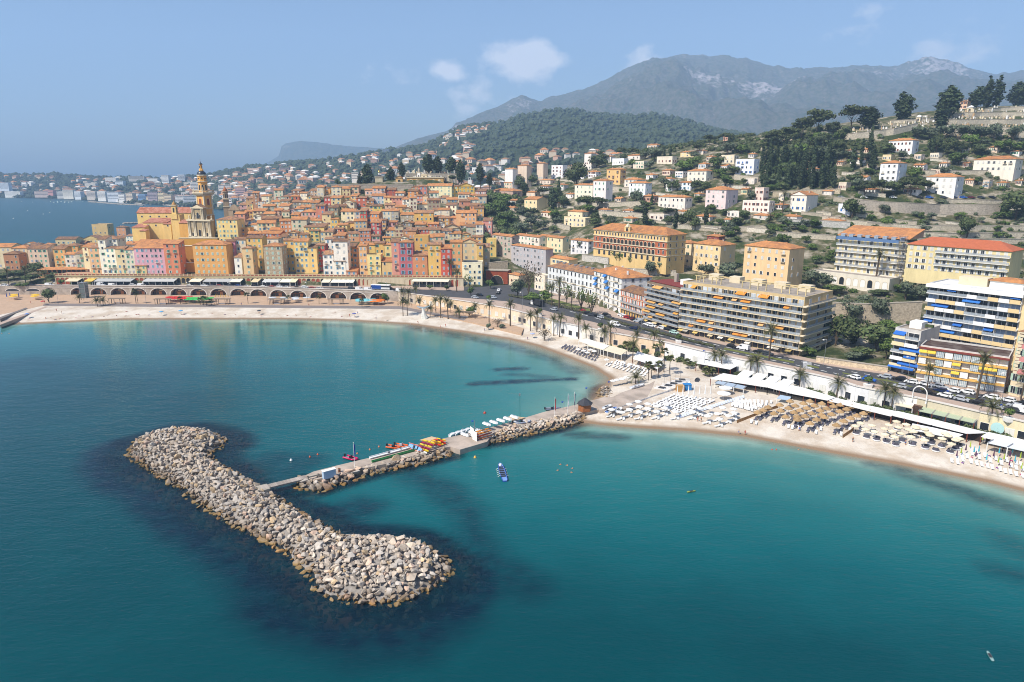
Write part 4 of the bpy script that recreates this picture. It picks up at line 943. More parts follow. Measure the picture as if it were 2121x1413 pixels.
def roof_mesh(kind,w,d,rise,over=.35,m=rooftile,edge=None):
 b=MB();W,D=w/2+over,d/2+over;t=.16
 if kind=='g':
  r=rise;P=[(-W,-D,0),(W,-D,0),(W,0,r),(-W,0,r),(W,D,0),(-W,D,0)]
  b.quad(P[0],P[1],P[2],P[3]);b.quad(P[3],P[2],P[4],P[5])
  L_=[(x,y,z-t) for x,y,z in P];b.quad(L_[3],L_[2],L_[1],L_[0],m=1);b.quad(L_[5],L_[4],L_[2],L_[3],m=1)
  b.quad(L_[0],L_[1],P[1],P[0]);b.quad(L_[4],L_[5],P[5],P[4])
  for s in(-1,1):b.quad(*[(s*(w/2-.01),y,z) for y,z in((-d/2,-t),(0,r-t),(d/2,-t))],m=2);b.quad((s*W,-D,-t),(s*W,0,r-t),(s*W,0,r),(s*W,-D,0));b.quad((s*W,0,r-t),(s*W,D,-t),(s*W,D,0),(s*W,0,r))
 elif kind=='x':
  P=[(-W,-D,0),(-W,D,0),(0,D,rise),(0,-D,rise),(W,D,0),(W,-D,0)]
  b.quad(P[0],P[3],P[2],P[1]);b.quad(P[3],P[5],P[4],P[2])
  b.quad((-W,-D,-t),(0,-D,rise-t),(0,-D,rise),(-W,-D,0));b.quad((0,-D,rise-t),(W,-D,-t),(W,-D,0),(0,-D,rise))
  for s in(-1,1):b.quad(*[(x,s*(d/2-.01),z) for x,z in((-w/2,-t),(w/2,-t),(0,rise-t))],m=2);b.quad((s*W,-D,-t),(s*W,D,-t),(s*W,D,0),(s*W,-D,0))
  b.quad((-W,-D,-t),(-W,D,-t),(W,D,-t),(W,-D,-t),m=1)
 elif kind=='h':
  k=min(w,d)/2
  if w>=d:R0,R1=(-w/2+k,0,rise),(w/2-k,0,rise)
  else:R0,R1=(0,-d/2+k,rise),(0,d/2-k,rise)
  P=[(-W,-D,0),(W,-D,0),(W,D,0),(-W,D,0)]
  if w>=d:b.quad(P[0],P[1],R1,R0);b.quad(P[1],P[2],R1);b.quad(P[2],P[3],R0,R1);b.quad(P[3],P[0],R0)
  else:b.quad(P[0],P[1],R0);b.quad(P[1],P[2],R1,R0);b.quad(P[2],P[3],R1);b.quad(P[3],P[0],R0,R1)
  Q=[(x,y,-t) for x,y,_ in P];b.quad(*reversed(Q),m=1)
  for i in range(4):b.quad(Q[i],Q[(i+1)%4],P[(i+1)%4],P[i])
 elif kind=='s':
  P=[(-W,-D,0),(W,-D,0),(W,D,rise),(-W,D,rise)];b.quad(*P);Q=[(x,y,z-t) for x,y,z in P];b.quad(*reversed(Q),m=1)
  for i in range(4):b.quad(Q[i],Q[(i+1)%4],P[(i+1)%4],P[i])
  for s in(-1,1):b.quad((s*w/2,-d/2,-t),(s*w/2,d/2,rise-t),(s*w/2,d/2,-t),m=2)
  b.quad((-w/2,d/2,-t),(w/2,d/2,-t),(w/2,d/2,rise-t),(-w/2,d/2,rise-t),m=2)
 else:
  b.box(0,0,-.02,w,d,.04,m=3)
  for x,y,sx,sy in((0,-d/2+.12,w+.05,.28),(0,d/2-.12,w+.05,.28),(-w/2+.12,0,.28,d-.4),(w/2-.12,0,.28,d-.4)):b.box(x,y,.02,sx,sy,.75,m=2)
 return b.mesh('roof',[m,creamp,plaster,roofflat])
def wallbox():
 b=MB();b.box(0,0,0,1,1,1);return b.mesh('wall',plaster)
def wallstone():
 b=MB();b.box(0,0,0,1,1,1);return b.mesh('wall',stonewall)
CNAME={}
def house(fl,w,h,d,c,rot=0.0,roof='g',floors=4,cols=3,sh='g',seed=0,name='house',base='house',cat='house',group=None,rise=None,fresh=None,stone=False,label=None,landmark=None,balc=0.0,side=True,styles='cocgchc',chim=1,wh=None,ww=None,found=4.0,skip=.1,at=None,lintel=None):
 rr=random.Random(seed);root=empty(name,fl,rot)
 c_=col(c,1.02,.8) if isinstance(c,str) else c
 c_=(c_[0]*1.02,c_[1]*1.01,c_[2]*.9,1) if name=='house' else(c_[0]*.95,c_[1]*.93,c_[2]*.96,1)
 obj('wall',cached('wallstone',wallstone) if stone else cached('wallbox',wallbox),root,(0,d/2,-found),0,(w,d,h+found),c_)
 fresh=rr.random()<.45 if fresh is None else fresh
 rs=rise if rise is not None else(min(w,d)*.5*.36 if roof in 'hg' else min(w*.5*.45,3) if roof=='x' else 1.8 if roof=='s' else 0)
 ro=obj('roof',roof_mesh(roof,w,d,rs,.4 if roof!='f' else 0,rooffresh if fresh else rooftile),root,(0,d/2,h),color=c_)
 if chim and roof!='f':
  for k in range(chim if chim>1 else(rr.random()<.6)):
   cm=cached('chim',lambda:(lambda b:(b.box(0,0,-.6,.7,.7,1.6,m=0),b.box(0,0,1.0,.9,.9,.18,m=1),b.mesh('chimney',[plaster,rooftile]))[-1])(MB()))
   obj('chimney',cm,ro,((k+.5)/chim*w-w/2 if chim>1 else rr.uniform(-.35,.35)*w,rr.uniform(-.1,.25)*d,rs*.55 if roof!='s' else rs*.7),color=col('#d8c8b4',.75))
 fh=h/floors;W_=ww or min(1.05,w/max(cols,1)*.42);H_=wh or min(1.6,fh*.52)
 for f in range(floors):
  for k in range(cols):
   if rr.random()<skip:continue
   x=w*((k+.5)/cols-.5)*.92+rr.uniform(-.08,.08);z=fh*f+fh*.3
   st=rr.choice(styles);s_=sh if len(sh)==1 else rr.choice(sh)
   window(root,x,z,st,s_,W_,H_)
   if balc and f>0 and rr.random()<balc:balcony(root,x,z-.12,W_*2.2,rr.choice([.8,.9]))
 if side:
  for f in range(floors):
   for k in range(2):
    if rr.random()<.45:continue
    s_=sh if len(sh)==1 else rr.choice(sh)
    window(root,w/2,fh*f+fh*.3,rr.choice(styles),s_,W_,H_,d*(.28+.4*k),rad(90))
 if lintel:
  b=MB();b.box(0,0,0,w+.1,.2,.25);obj('cornice',cached(('corn',round(w,1)),lambda:b.mesh('cornice',creamp)),root,(0,-.08,h-.5))
 if label:tag(root,label,cat,group)
 else:auto(root,base,cat,group,at)
 if landmark:
  q=at or proj(Vector(fl)+Vector((0,0,h*.6)));LAND.append((landmark,q[0],q[1]))
 return root
def balc_mesh(w,d):
 b=MB();b.box(0,-d/2,-.12,w,d,.12,m=0);b.box(0,-d+.03,.95,w,.05,.06,m=1)
 for s in(-1,1):b.box(s*(w/2-.03),-d/2,.95,.05,d,.06,m=1)
 n=max(3,int(w/.3))
 for i in range(n+1):b.box(-w/2+w*i/n*.98+.02,-d+.03,0,.035,.035,.95,m=1)
 return b.mesh('balcony',[creamp,metal])
def balcony(root,x,z,w,d):return obj('balcony',cached(('balc',round(w,1),d),lambda:balc_mesh(round(w,1),d)),root,(x,0,z))
def awning(root,x,z,w,out,drop,c,y=0.0):
 b=MB();b.quad((-w/2,0,0),(w/2,0,0),(w/2,-out,-drop),(-w/2,-out,-drop),m=0);b.quad((-w/2,-out,-drop),(w/2,-out,-drop),(w/2,-out,-drop-.25),(-w/2,-out,-drop-.25),m=0)
 b.quad((-w/2,-out,-drop-.05),(w/2,-out,-drop-.05),(w/2,0,-.05),(-w/2,0,-.05),m=0)
 return obj('awning',cached(('awn',round(w,1),round(out,1),round(drop,1),c),lambda:b.mesh('awning',mat('awning'+c,col(c,.8),rough=.9,noise=.05,nscale=1))),root,(x,y,z))
 # ---- front row: columns left, right, eaves row, foot row, colour, floors, windows, shutters, roof, label
FR=[(116,140,516,560,'#e8a951',4,2,'g','g','orange house at the left end of the front row above the promenade arcade'),(119,127,513,552,'#f0ebe0',4,1,'w','s','narrow white house squeezed behind the orange end house'),(140,166,509,548,'#dd9a3f',5,2,'g','h','dark ochre house with green shutters standing behind the orange end house'),(139,161,527,566,'#d8cfc4',4,2,'gy','g','pale grey house with a low red roof beside the orange end house'),(161,178,525,566,'#bdb5a6',4,2,'g','s','grey house with green shutters, brown roof and a small awning'),(178,191,511,566,'#ecdcab',5,1,'gn','s','tall narrow cream house left of the peach house'),(190,212,513,570,'#e3ad76',5,2,'gy','s','tall peach house with dark green windows left of the narrow white tower house'),(212,227,496,570,'#efe9d9',6,1,'gy','s','tall narrow white house right of the tall peach house'),(212,248,495,540,'#e9e2d2',5,4,'wy','h','white house with a red hip roof rising behind the front row'),(224,245,514,571,'#f0e8d2',5,2,'bg','h','cream house with blue shutters under its hip roof'),(245,265,515,571,'#dcc392',5,2,'gb','g','beige house with a brown roof and blue ground floor doors'),(264,283,517,571,'#d9d0b8',5,2,'yg','g','pale stone coloured house with an orange roof left of the wide pink house'),(282,305,550,573,'#d8bd7c',2,2,'g','s','low tan house in front of the wide pink house'),(283,345,514,571,'#d79bb0',5,6,'yb','g','wide pink house with two red roof bands'),(345,376,505,572,'#d97b4e',6,2,'gp','s','tall salmon orange house right of the wide pink house'),(405,474,507,573,'#e3a03f',5,6,'p','h','big square ochre house with pale shutters below the church front'),(473,492,500,562,'#cf7f9a',5,2,'y','g','narrow magenta pink house right of the big ochre house'),(491,514,496,560,'#dccab0',5,2,'b','g','beige house with pale blue shutters beside the magenta house'),(488,503,533,570,'#e9e4da',3,1,'y','s','narrow white house with balconies in front of the magenta house'),(506,527,514,573,'#e0b77c',5,1,'pg','h','tan tower house with green shutters left of the stone house'),(516,548,493,560,'#e2b552',6,3,'gy','g','yellow house in the shade between the tan tower and the stone house'),(550,588,510,577,'#b39c80',6,3,'p','h','tall square stone house with a red hip roof and pale shutters'),(552,578,494,520,'#ead5bd',2,2,'w','h','pale house with red hip roof just above the square stone house'),(592,614,498,563,'#e3b14c',5,2,'gb','g','ochre yellow house set back right of the stone house'),(613,642,500,567,'#ecc873',6,3,'b','g','tall pale yellow house with blue windows right of the stone house'),(641,659,513,567,'#eac265',5,1,'b','s','narrow yellow house with blue shutters left of the red house'),(659,676,508,562,'#c9472f',5,2,'g','g','narrow deep red house left of the white houses'),(676,696,495,540,'#efe9e4',4,2,'b','g','white house with a blue glazed top floor'),(694,723,500,574,'#f3e7e0',5,2,'wy','g','tall pinkish white house with a brown roof'),(671,693,527,574,'#efe3dc',4,2,'yb','s','lower white house with a terracotta edge in front of the red house'),(693,717,541,575,'#f2e9df',3,2,'b','g','small white house at the foot of the tall pinkish white house'),(721,738,511,566,'#e3963f',5,1,'g','s','narrow orange house right of the tall white house'),(732,752,514,566,'#e8a257',5,2,'b','g','light orange house above the small pink shop house'),(718,739,565,578,'#dfa48e',1,2,'b','s','small pink shop house with a terrace at the arcade roof'),(746,762,509,577,'#e9ab66',5,2,'y','s','peach house with a white window band at the top'),(760,779,507,560,'#e6c057',4,1,'b','g','upper yellow house with a glazed bay'),(762,790,530,579,'#efcd78',4,2,'gb','f','pale yellow house with a flat top and green shutters'),(778,798,504,560,'#e2b34a',5,2,'gb','g','yellow house in the shade left of the pale yellow front'),(796,814,507,560,'#ecd07e',4,1,'g','g','pale yellow house with a round parasol balcony left of the rose houses'),(792,813,542,577,'#dcb26c',3,2,'b','s','tan house on a stone foot left of the salmon house'),(813,829,501,577,'#d98c78',6,1,'b','s','narrow salmon pink house joined to the rose red house'),(828,857,502,580,'#c65f6a',5,2,'b','h','rose red house with white trimmed windows and a hip roof'),(859,889,490,552,'#d9a443',5,3,'bg','f','ochre house with a flat top behind the orange brown house'),(856,886,529,579,'#d3834a',3,2,'gb','s','orange brown house with a dark roof right of the rose red house'),(888,914,507,576,'#e6b345',5,2,'yg','g','yellow house with balconies between the orange brown and the red house'),(914,936,515,578,'#d24a2c',5,2,'y','s','bright red house with an arcaded loggia'),(934,958,502,574,'#dc9a55',5,2,'gb','g','tan orange house behind the tall palms'),(956,989,502,552,'#d9bf92',4,2,'yp','x','beige house with a gable and a hanging balcony'),(958,999,546,593,'#efe2c0',4,4,'b','f','cream house with a roof terrace at the street corner by the tunnel'),(988,1001,507,556,'#e3b64f',4,1,'y','g','narrow yellow house above the tunnel corner'),(1000,1014,512,553,'#b3a287',3,1,'yg','s','narrow grey stone house with a yellow patch above the tunnel'),(1008,1028,497,533,'#e8c25a',3,1,'g','f','bright yellow house over the tunnel with one wide window'),]
LMK={'wide pink house with two red roof bands':'the wide pink house','big square ochre house with pale shutters below the church front':'the big ochre house','tall square stone house with a red hip roof and pale shutters':'the stone house','rose red house with white trimmed windows and a hip roof':'the rose red house','bright red house with an arcaded loggia':'the bright red house','tall pinkish white house with a brown roof':'the tall white house','tall peach house with dark green windows left of the narrow white tower house':'the tall peach house'}
HOUSES=[]
def place_house(x0,x1,ye,yb,c,fl,cols,sh,roof,label=None,z=None,depth=None,seed=0,rot=0.0,**kw):
 mid=(x0+x1)/2
 p=Pz(mid,yb,z) if z is not None else T(mid,yb)
 if z is not None and yb>590:p=Pz(mid,yb,ROADZ)
 elif z is not None and yb>=568:p=Py(mid,yb,back(mid).y+1.6+max(0,578-yb)*.25);p.z=z
 if z is not None and yb<568:
  p=T(mid,yb)
 p.x=Xat(mid,p.y,p.z);s=FPX/(p.y*cp+(CAMH-p.z)*sp);w=(x1-x0)/s;top=ztop(ye,p.y);h=max(top-p.z,3.0)
 HOUSES.append((x0,x1,ye,yb));d=depth or max(8.0,min(13,w*.9))
 return house(p,w,h,d,c,rot,roof,fl,cols,sh,seed=seed,label=label,landmark=LMK.get(label) if label else None,at=(mid,(ye+yb)/2),**kw)
TERR=12.9
for i,q in enumerate(FR):
 x0,x1,ye,yb,c,fl,cols,sh,roof,lab=q
 kw=dict(balc=.18,group='houses of the front row',chim=1)
 if 'stone house' in lab and 'square' in lab and 'just' not in lab and 'left' not in lab:kw.update(stone=True,styles='cccco',balc=0,skip=0)
 if 'big square' in lab:kw.update(styles='cccco',balc=0,skip=0,side=False,fresh=True)
 if 'rose red' in lab and lab.startswith('rose'):kw.update(styles='ffo',balc=.3,skip=0,wh=2.3,ww=1.2,lintel=True)
 if 'wide pink' in lab and lab.startswith('wide'):kw.update(skip=.05,balc=.1)
 place_house(x0,x1,ye,yb,c,fl,cols,sh,roof,lab,TERR if yb>=558 else None,seed=500+i,**kw)
place_house(285,343,504,516,'#d79bb0',1,5,'b','g','set back pink attic storey on top of the wide pink house',seed=31,skip=0,chim=0)
# ---- houses of the slope: columns, eaves row, foot row, colour, roof, shutters
UP=[(452,496,455,502,'#ecc870','h','p'),(521,536,465,486,'#d9d3ca','g','b'),(535,571,462,486,'#e9d3a0','g','bg'),(582,606,458,490,'#e08d4b','g','w'),(606,637,455,491,'#cdc2a6','g','gp'),(631,673,470,497,'#e9c162','s','pg'),(668,687,444,474,'#d8bd86','s','yn'),(686,701,454,475,'#e3bb4f','g','b'),(707,736,438,464,'#e8d6ad','g','dy'),(735,748,438,466,'#c8bfb2','g','b'),(747,761,437,470,'#c0402f','s','gb'),(625,657,439,458,'#e2b0a3','h','gd'),(656,675,426,461,'#cf7a5f','g','ub'),(678,701,430,447,'#a4906f','g','p'),(686,707,410,430,'#d8bd86','s','pb'),(708,726,409,424,'#d9bb86','g','g'),(727,741,406,427,'#e3b35a','s','y'),(739,760,410,428,'#cf6443','g','w'),(622,637,400,418,'#efe0c6','g','w'),(636,648,407,418,'#e6c78f','x','b'),(647,662,410,419,'#e3b455','g','b'),(672,686,409,428,'#c9443a','g','w'),(671,684,389,402,'#e39a45','h','w'),(657,671,388,406,'#cdbfa9','s','y'),(642,658,395,406,'#c9a58a','s','w'),(604,624,395,405,'#8a5f4b','s','w'),(562,581,418,432,'#d9c299','g','y'),(581,602,416,432,'#b29c7a','g','w'),(606,628,419,432,'#a8977d','g','w'),(627,644,419,432,'#b7ab95','s','p'),(644,661,420,432,'#b59c78','s','y'),(584,600,438,449,'#d9c9a8','g','g'),(599,613,434,446,'#e0b0b0','x','w'),(612,629,433,445,'#c4d0d8','s','b'),(546,570,443,453,'#d0bf9b','g','g'),(569,585,436,449,'#e6b395','s','n'),(508,525,438,451,'#e2b650','g','n'),(524,551,437,450,'#d3b98f','g','n'),(533,551,417,434,'#dcc0ac','s','b'),(511,525,422,437,'#e4be62','s','g'),(482,511,433,443,'#b39a78','s','w'),(546,570,427,439,'#bfae95','g','p'),(511,534,411,424,'#d39e62','s','n'),(543,582,453,462,'#8f6a55','g','y'),(541,582,484,499,'#c9643e','g','y'),(508,522,458,466,'#d8dbe0','s','u'),(573,583,408,420,'#d98d6a','s','w'),(524,536,400,410,'#c88a5f','s','w'),(885,936,385,405,'#f0e3b4','g','p'),(935,949,386,408,'#e7b93b','g','p'),(948,983,386,405,'#ecc035','x','p'),(868,885,386,403,'#dc8374','g','b'),(853,869,388,399,'#ecb27e','x','p'),(845,866,396,408,'#e3933f','g','y'),(819,837,400,407,'#c8c7c4','g','b'),(798,820,393,405,'#c2543a','g','n'),(772,798,390,404,'#e4b2a0','g','b'),(756,773,394,404,'#dfb09c','g','y'),(771,798,406,422,'#c9c8d4','g','bu'),(796,814,409,425,'#eed795','g','n'),(812,835,410,430,'#dd8f76','g','n'),(834,850,413,434,'#efece4','s','y'),(849,864,410,440,'#e6d6bb','g','n'),(863,877,406,422,'#d88168','g','y'),(876,887,405,425,'#ecc49a','x','b'),(886,912,415,440,'#a8997f','g','n'),(913,928,410,421,'#c3b4a0','s','y'),(924,946,425,449,'#f1e7c6','g','n'),(897,914,436,448,'#d9cfc5','s','b'),(859,898,441,466,'#e6b443','g','bp'),(830,859,445,461,'#b5a58e','g','w'),(810,826,437,460,'#b9ad9a','s','y'),(791,811,437,457,'#d8cfbd','g','b'),(760,786,443,470,'#dd8a3e','g','b'),(773,791,427,441,'#e6c14f','g','g'),(758,774,426,440,'#e9b77f','x','b'),(770,789,461,494,'#c65a57','s','p'),(799,818,477,490,'#d2c09a','s','b'),(832,854,462,476,'#a08e76','x','y'),(860,882,465,477,'#a3947e','s','y'),(903,921,462,476,'#ebe2d6','x','y'),(897,916,452,461,'#b8ab96','s','y'),(945,987,441,475,'#e8aa6c','g','y'),(958,980,458,468,'#efeae2','s','w'),(1001,1019,457,491,'#d5877e','s','w'),(966,987,470,489,'#bdb1a0','s','p'),(986,1001,465,492,'#e6ddcd','s','y'),(953,967,467,482,'#b9b0a2','s','w'),(920,953,472,482,'#cdb390','x','y'),(785,800,456,480,'#dba65b','g','y'),(735,760,458,480,'#d8b98a','g','b'),(745,768,478,500,'#cf7a4a','g','y'),(700,720,466,484,'#e6c36c','g','d'),(692,712,474,488,'#d98058','s','w'),(818,836,468,490,'#c9b48f','x','n'),(838,862,478,494,'#d9975c','s','y'),(866,890,476,490,'#c9563b','g','y'),(890,912,476,494,'#d9c3a0','s','p'),(912,936,478,496,'#c9b79d','g','y'),(930,955,484,500,'#e2cfa6','g','y'),(955,975,486,500,'#dcae6a','x','p'),(720,745,484,500,'#c98a5a','g','p'),(655,690,480,500,'#dcc49a','g','b'),(690,715,488,502,'#b08a68','s','y'),(642,662,478,500,'#e2bb58','g','g'),(620,640,486,502,'#cf9a5f','s','b'),(598,618,482,500,'#dfb07a','x','y'),(560,585,476,492,'#d8c4a2','g','y'),(500,520,474,496,'#e3a03f','f','y'),(516,540,484,500,'#c4532f','g','y'),(496,512,466,486,'#8c5a3f','s','y'),]
def cname(h):
 r,g,b=[int(h[i:i+2],16)/255 for i in(1,3,5)];import colorsys
 hh,l,s=colorsys.rgb_to_hls(r,g,b);hh*=360
 if s<.16:return 'white' if l>.84 else 'pale grey' if l>.72 else 'grey'
 if l>.86:return 'off-white'
 if s<.36 and l<.7:return 'stone coloured' if l>.5 else 'dark brown'
 if hh<12 or hh>345:return 'rose pink' if l>.55 and s<.55 else 'pink' if l>.7 else 'red'
 if hh<20:return 'salmon pink' if l>.6 else 'red'
 if hh<31:return 'peach' if l>.68 else 'orange'
 if hh<40:return 'cream' if l>.78 else 'tan' if s<.55 else 'ochre'
 return 'cream' if l>.77 or s<.5 else 'yellow'
RNAME={'g':'gabled','h':'hip roofed','s':'slant roofed','x':'gable fronted','f':'flat roofed'}
def slope_house(q,i,group='houses on the old town slope'):
 x0,x1,ye,yb,c,roof,sh=q
 fl=max(1,round((yb-ye)/11.0+.3));cols=max(1,round((x1-x0)/9.0));p=T((x0+x1)/2,yb+1)
 s=FPX/(p.y*cp+(CAMH-p.z)*sp);w=(x1-x0)/s;h=max(ztop(ye,p.y)-p.z,3.0);fl=max(1,round(h/3.1))
 HOUSES.append((x0,x1,ye,yb));stone=cname(c)=='stone coloured'
 rr=random.Random(i*7+1)
 house(p,w,h,max(7,min(11,w)),c,rr.uniform(-.14,.2),roof,fl,cols,sh,seed=i*13+5,base=cname(c)+' '+RNAME[roof]+' house with '+SHN[sh[0]]+' shutters',group=group,stone=stone and rr.random()<.6,at=((x0+x1)/2,(ye+yb)/2),found=6,balc=.05,skip=.12)
for i,q in enumerate(UP):slope_house(q,i)
PAL=['#e3b14c','#e8c070','#d98d52','#d8bd86','#e6d6b8','#c9643e','#d9a0a0','#cfc2ac','#e9d9c0','#b39c80','#d88a6a','#efe6d4','#e0a850','#dcb090']
rr=random.Random(77);cand=[]
for yb in range(404,512,8):
 lo=505 if yb<450 else 500
 for x in range(lo,1000,12):
  if yb<430 and(x<520+(430-yb)*3.0):continue
  if yb<412 and x>830:continue
  cand.append((x+rr.uniform(-4,4),yb+rr.uniform(-3,3)))
LOWL=[]
for yb in range(508,566,8):
 for x in range(-14,300,13):
  lim=560-(x*.42) if x<130 else 505+max(0,(215-x)*.12)
  if x<110 and yb>538:continue
  if yb<(530 if x<60 else 524 if x<130 else 512 if x<200 else 508):continue
  LOWL.append((x+rr.uniform(-4,4),yb+rr.uniform(-3,3)))
n=0
for x,yb in cand+LOWL:
 w=rr.uniform(15,24);hh=rr.uniform(12,19)
 if any(a-3<x<b+3 and e-2<yb-hh*.5<f+3 for a,b,e,f in HOUSES):continue
 slope_house((x-w/2,x+w/2,yb-hh,yb,rr.choice(PAL),rr.choice('gggghssx'),rr.choice(['g','b','p','y','n','w'])),300+n,'houses on the old town slope' if yb<505 or x>300 else 'houses behind the left end of the front row');n+=1
for i,q in enumerate([(63,104,515,556,'#dcb9a0','g','gy','pinkish beige corner house with green shutters left of the orange end house'),(30,62,514,556,'#dcc39a','h','gy','beige house with an orange hip roof near the left palms'),(12,43,526,560,'#b87a4f','h','gn','brown orange house with white window frames behind the left palms'),(-14,30,512,556,'#d9c4a0','g','y','pale house at the far left edge behind the palms'),(176,206,494,515,'#e9c878','x','y','yellow gabled house on the seaward roofs left of the church'),(163,196,480,506,'#e0d9c8','g','b',''),(194,226,466,497,'#d9b066','f','y','tan block with a roof garden rising above the seaward roofs'),(243,262,471,490,'#dd9560','h','y','orange house with a hip roof on the skyline left of the church'),(118,160,496,520,'#d8bd8a','g','b','beige house with a long red roof against the sea')]):
 if not q[7]:continue
 place_house(q[0],q[1],q[2],q[3],q[4],max(2,round((q[3]-q[2])/11)),max(2,round((q[1]-q[0])/10)),q[6],q[5],q[7],None,seed=900+i,side=True,group='houses behind the left end of the front row')
 # --- basilica with its bell tower
def arc_pts(w,h,r=None,n=8):
 r=w/2;return[(r,0)]+[(r*math.cos(math.pi*k/n),h-r+r*math.sin(math.pi*k/n)) for k in range(n+1)]+[(-r,0)]
def arch_panel(parent,name,x,y,z,w,h,m,rot=0.0,trim=None,depth=.12):
 b=MB();P=arc_pts(w,h);b.quad(*[(p[0],0,p[1]) for p in reversed(P)],m=0)
 if trim:
  for p,q in zip(P[:-1],P[1:]):
   k=1.0+.36/max(w,.4)
   f=lambda a:(a[0]*k,-depth,a[1] if a[1]==0 else(a[1]-h+w/2)*k+h-w/2)
   b.quad(f(p),(p[0],-depth,p[1]),(q[0],-depth,q[1]),f(q),m=1);b.quad((p[0],-depth,p[1]),(p[0],0,p[1]),(q[0],0,q[1]),(q[0],-depth,q[1]),m=1)
   b.quad((f(p)[0],0,f(p)[2]),f(p),f(q),(f(q)[0],0,f(q)[2]),m=1)
 return obj(name,b.mesh(name,[m,trim or creamp]),parent,(x,y,z),rot)
ochre,ochre2,creamc=col('#ecb05a',.95),col('#efcc80',.92),col('#ead9bd',.82)
def pbox(parent,name,cx,cy,z,sx,sy,sz,m=None,color=None,rot=0.0,taper=1.0):
 b=MB();b.box(0,0,0,sx,sy,sz,0,taper=taper);return obj(name,b.mesh(name,m or plaster),parent,(cx,cy,z),rot,color=color)
def build_tower():
 Y=512.0;p=Py(432,500,Y);s=FPX/(p.y*cp+(CAMH-p.z)*sp);zb=p.z
 def zz(py):return ztop(py,Y)-zb
 r=empty('bell_tower',p,-.42);tag(r,'tall yellow baroque bell tower with two dark domes and a cross','bell tower');LAND.append(('the tall bell tower',430,420))
 W=20.5/s
 pbox(r,'base',0,0,-14,W*1.12,W*1.12,zz(446)+14,color=col('#dd9a44',.82))
 pbox(r,'shaft',0,0,zz(446),W,W,zz(405)-zz(446),color=ochre)
 for z in(zz(446),zz(432)):pbox(r,'string_course',0,0,z,W*1.16,W*1.16,.6,creamp)
 for a in(0,math.pi/2,math.pi,-math.pi/2):
  dx,dy=math.sin(a)*W*.505,-math.cos(a)*W*.505
  arch_panel(r,'blind_window',dx,dy,zz(425),W*.3,zz(411)-zz(425),mat('tower_red',col('#a8552f',.7),rough=.9),a,creamp)
 for sx in(-1,1):
  for sy in(-1,1):pbox(r,'pilaster',sx*W*.46,sy*W*.46,zz(446),W*.14,W*.14,zz(406)-zz(446),creamp)
 for k,(z,g) in enumerate(((zz(405),1.2),(zz(402.5),1.38),(zz(400.5),1.5))):pbox(r,'cornice',0,0,z,W*g,W*g,.75,creamp)
 n=9
 for a in(0,math.pi/2,math.pi,-math.pi/2):
  b=MB()
  for k in range(n):b.box(-W*.66+W*1.32*k/(n-1),0,0,.22,.22,1.3)
  b.box(0,0,1.3,W*1.42,.35,.3);obj('balustrade',b.mesh('balustrade',creamp),r,(math.sin(a)*W*.68,-math.cos(a)*W*.68,zz(400.5)+.75),a)
 b=MB();R0=W*.44
 b.lathe([(R0,zz(400)),(R0,zz(378.5)),(R0*1.12,zz(378)),(R0*1.2,zz(376.5)),(R0*1.2,zz(375.4)),(R0*.98,zz(375)),(R0*.98,zz(366)),(R0*1.08,zz(365)),(R0*1.08,zz(362.5)),(R0*.92,zz(362))],8);obj('octagon',b.mesh('octagon',mat('tower_ochre',ochre,noise=.08,nscale=.5,rough=.9)),r)
 for z0,z1,k in((376.8,375.4,1.24),(364.6,362.5,1.12),(400.2,399,1.1)):
  b=MB();b.lathe([(R0*k*.9,zz(z0)),(R0*k,zz(z0)+.1),(R0*k,zz(z1)),(R0*k*.85,zz(z1)+.1)],8);obj('string_course',b.mesh('string_course',creamp),r)
 for k in range(8):
  a=math.pi/4*k;q=R0*.925
  if k%2==0 or True:
   arch_panel(r,'belfry_opening',math.sin(a)*q,-math.cos(a)*q,zz(394),R0*.42,zz(383)-zz(394),darkm,a,creamp,.1)
   b=MB();b.lathe([(.02,0),(.5,0),(.5,.12),(.02,.12)],10);o=obj('round_window',b.mesh('round_window',[darkm]),r,(math.sin(a)*q*.98,-math.cos(a)*q*.98,zz(370)),(math.pi/2,0,a))
 for k in range(4):
  a=math.pi/2*k+math.pi/4;b=MB();x,y=math.sin(a)*W*.86,-math.cos(a)*W*.86
  b.lathe([(.5,0),(.5,1.4),(.3,1.6),(.35,2.4),(.12,3.2),(.18,3.6),(.02,4.0)],6);obj('urn',b.mesh('urn',creamp),r,(x,y,zz(399)))
 dome=mat('dome_tile',(.02,.022,.03,1),rough=.35,spec=.6)
 b=MB();h0,h1=zz(361.5),zz(353.5);b.lathe([(R0*1.0*math.cos(t),h0+(h1-h0)*math.sin(t)) for t in[0,.25,.5,.75,1.0,1.25]]+[(R0*.34,h1)],16);obj('dome',b.mesh('dome',dome,True),r)
 b=MB();b.lathe([(R0*.5,zz(354.5)),(R0*.5,zz(351)),(R0*.32,zz(350)),(R0*.3,zz(342)),(R0*.42,zz(341.5)),(R0*.42,zz(340.8)),(.3,zz(340.5))],8);obj('lantern',b.mesh('lantern',mat('tower_ochre',ochre)),r)
 for k in range(4):a=math.pi/2*k;arch_panel(r,'lantern_opening',math.sin(a)*R0*.31,-math.cos(a)*R0*.31,zz(348.5),R0*.2,zz(343.5)-zz(348.5),darkm,a)
 b=MB();h0,h1=zz(341),zz(337.5);b.lathe([(R0*.42*math.cos(t),h0+(h1-h0)*math.sin(t)) for t in(0,.4,.8,1.2)]+[(.25,h1),(.3,h1+.5),(.18,zz(335)),(.02,zz(334.5))],12);obj('dome',b.mesh('small_dome',dome,True),r)
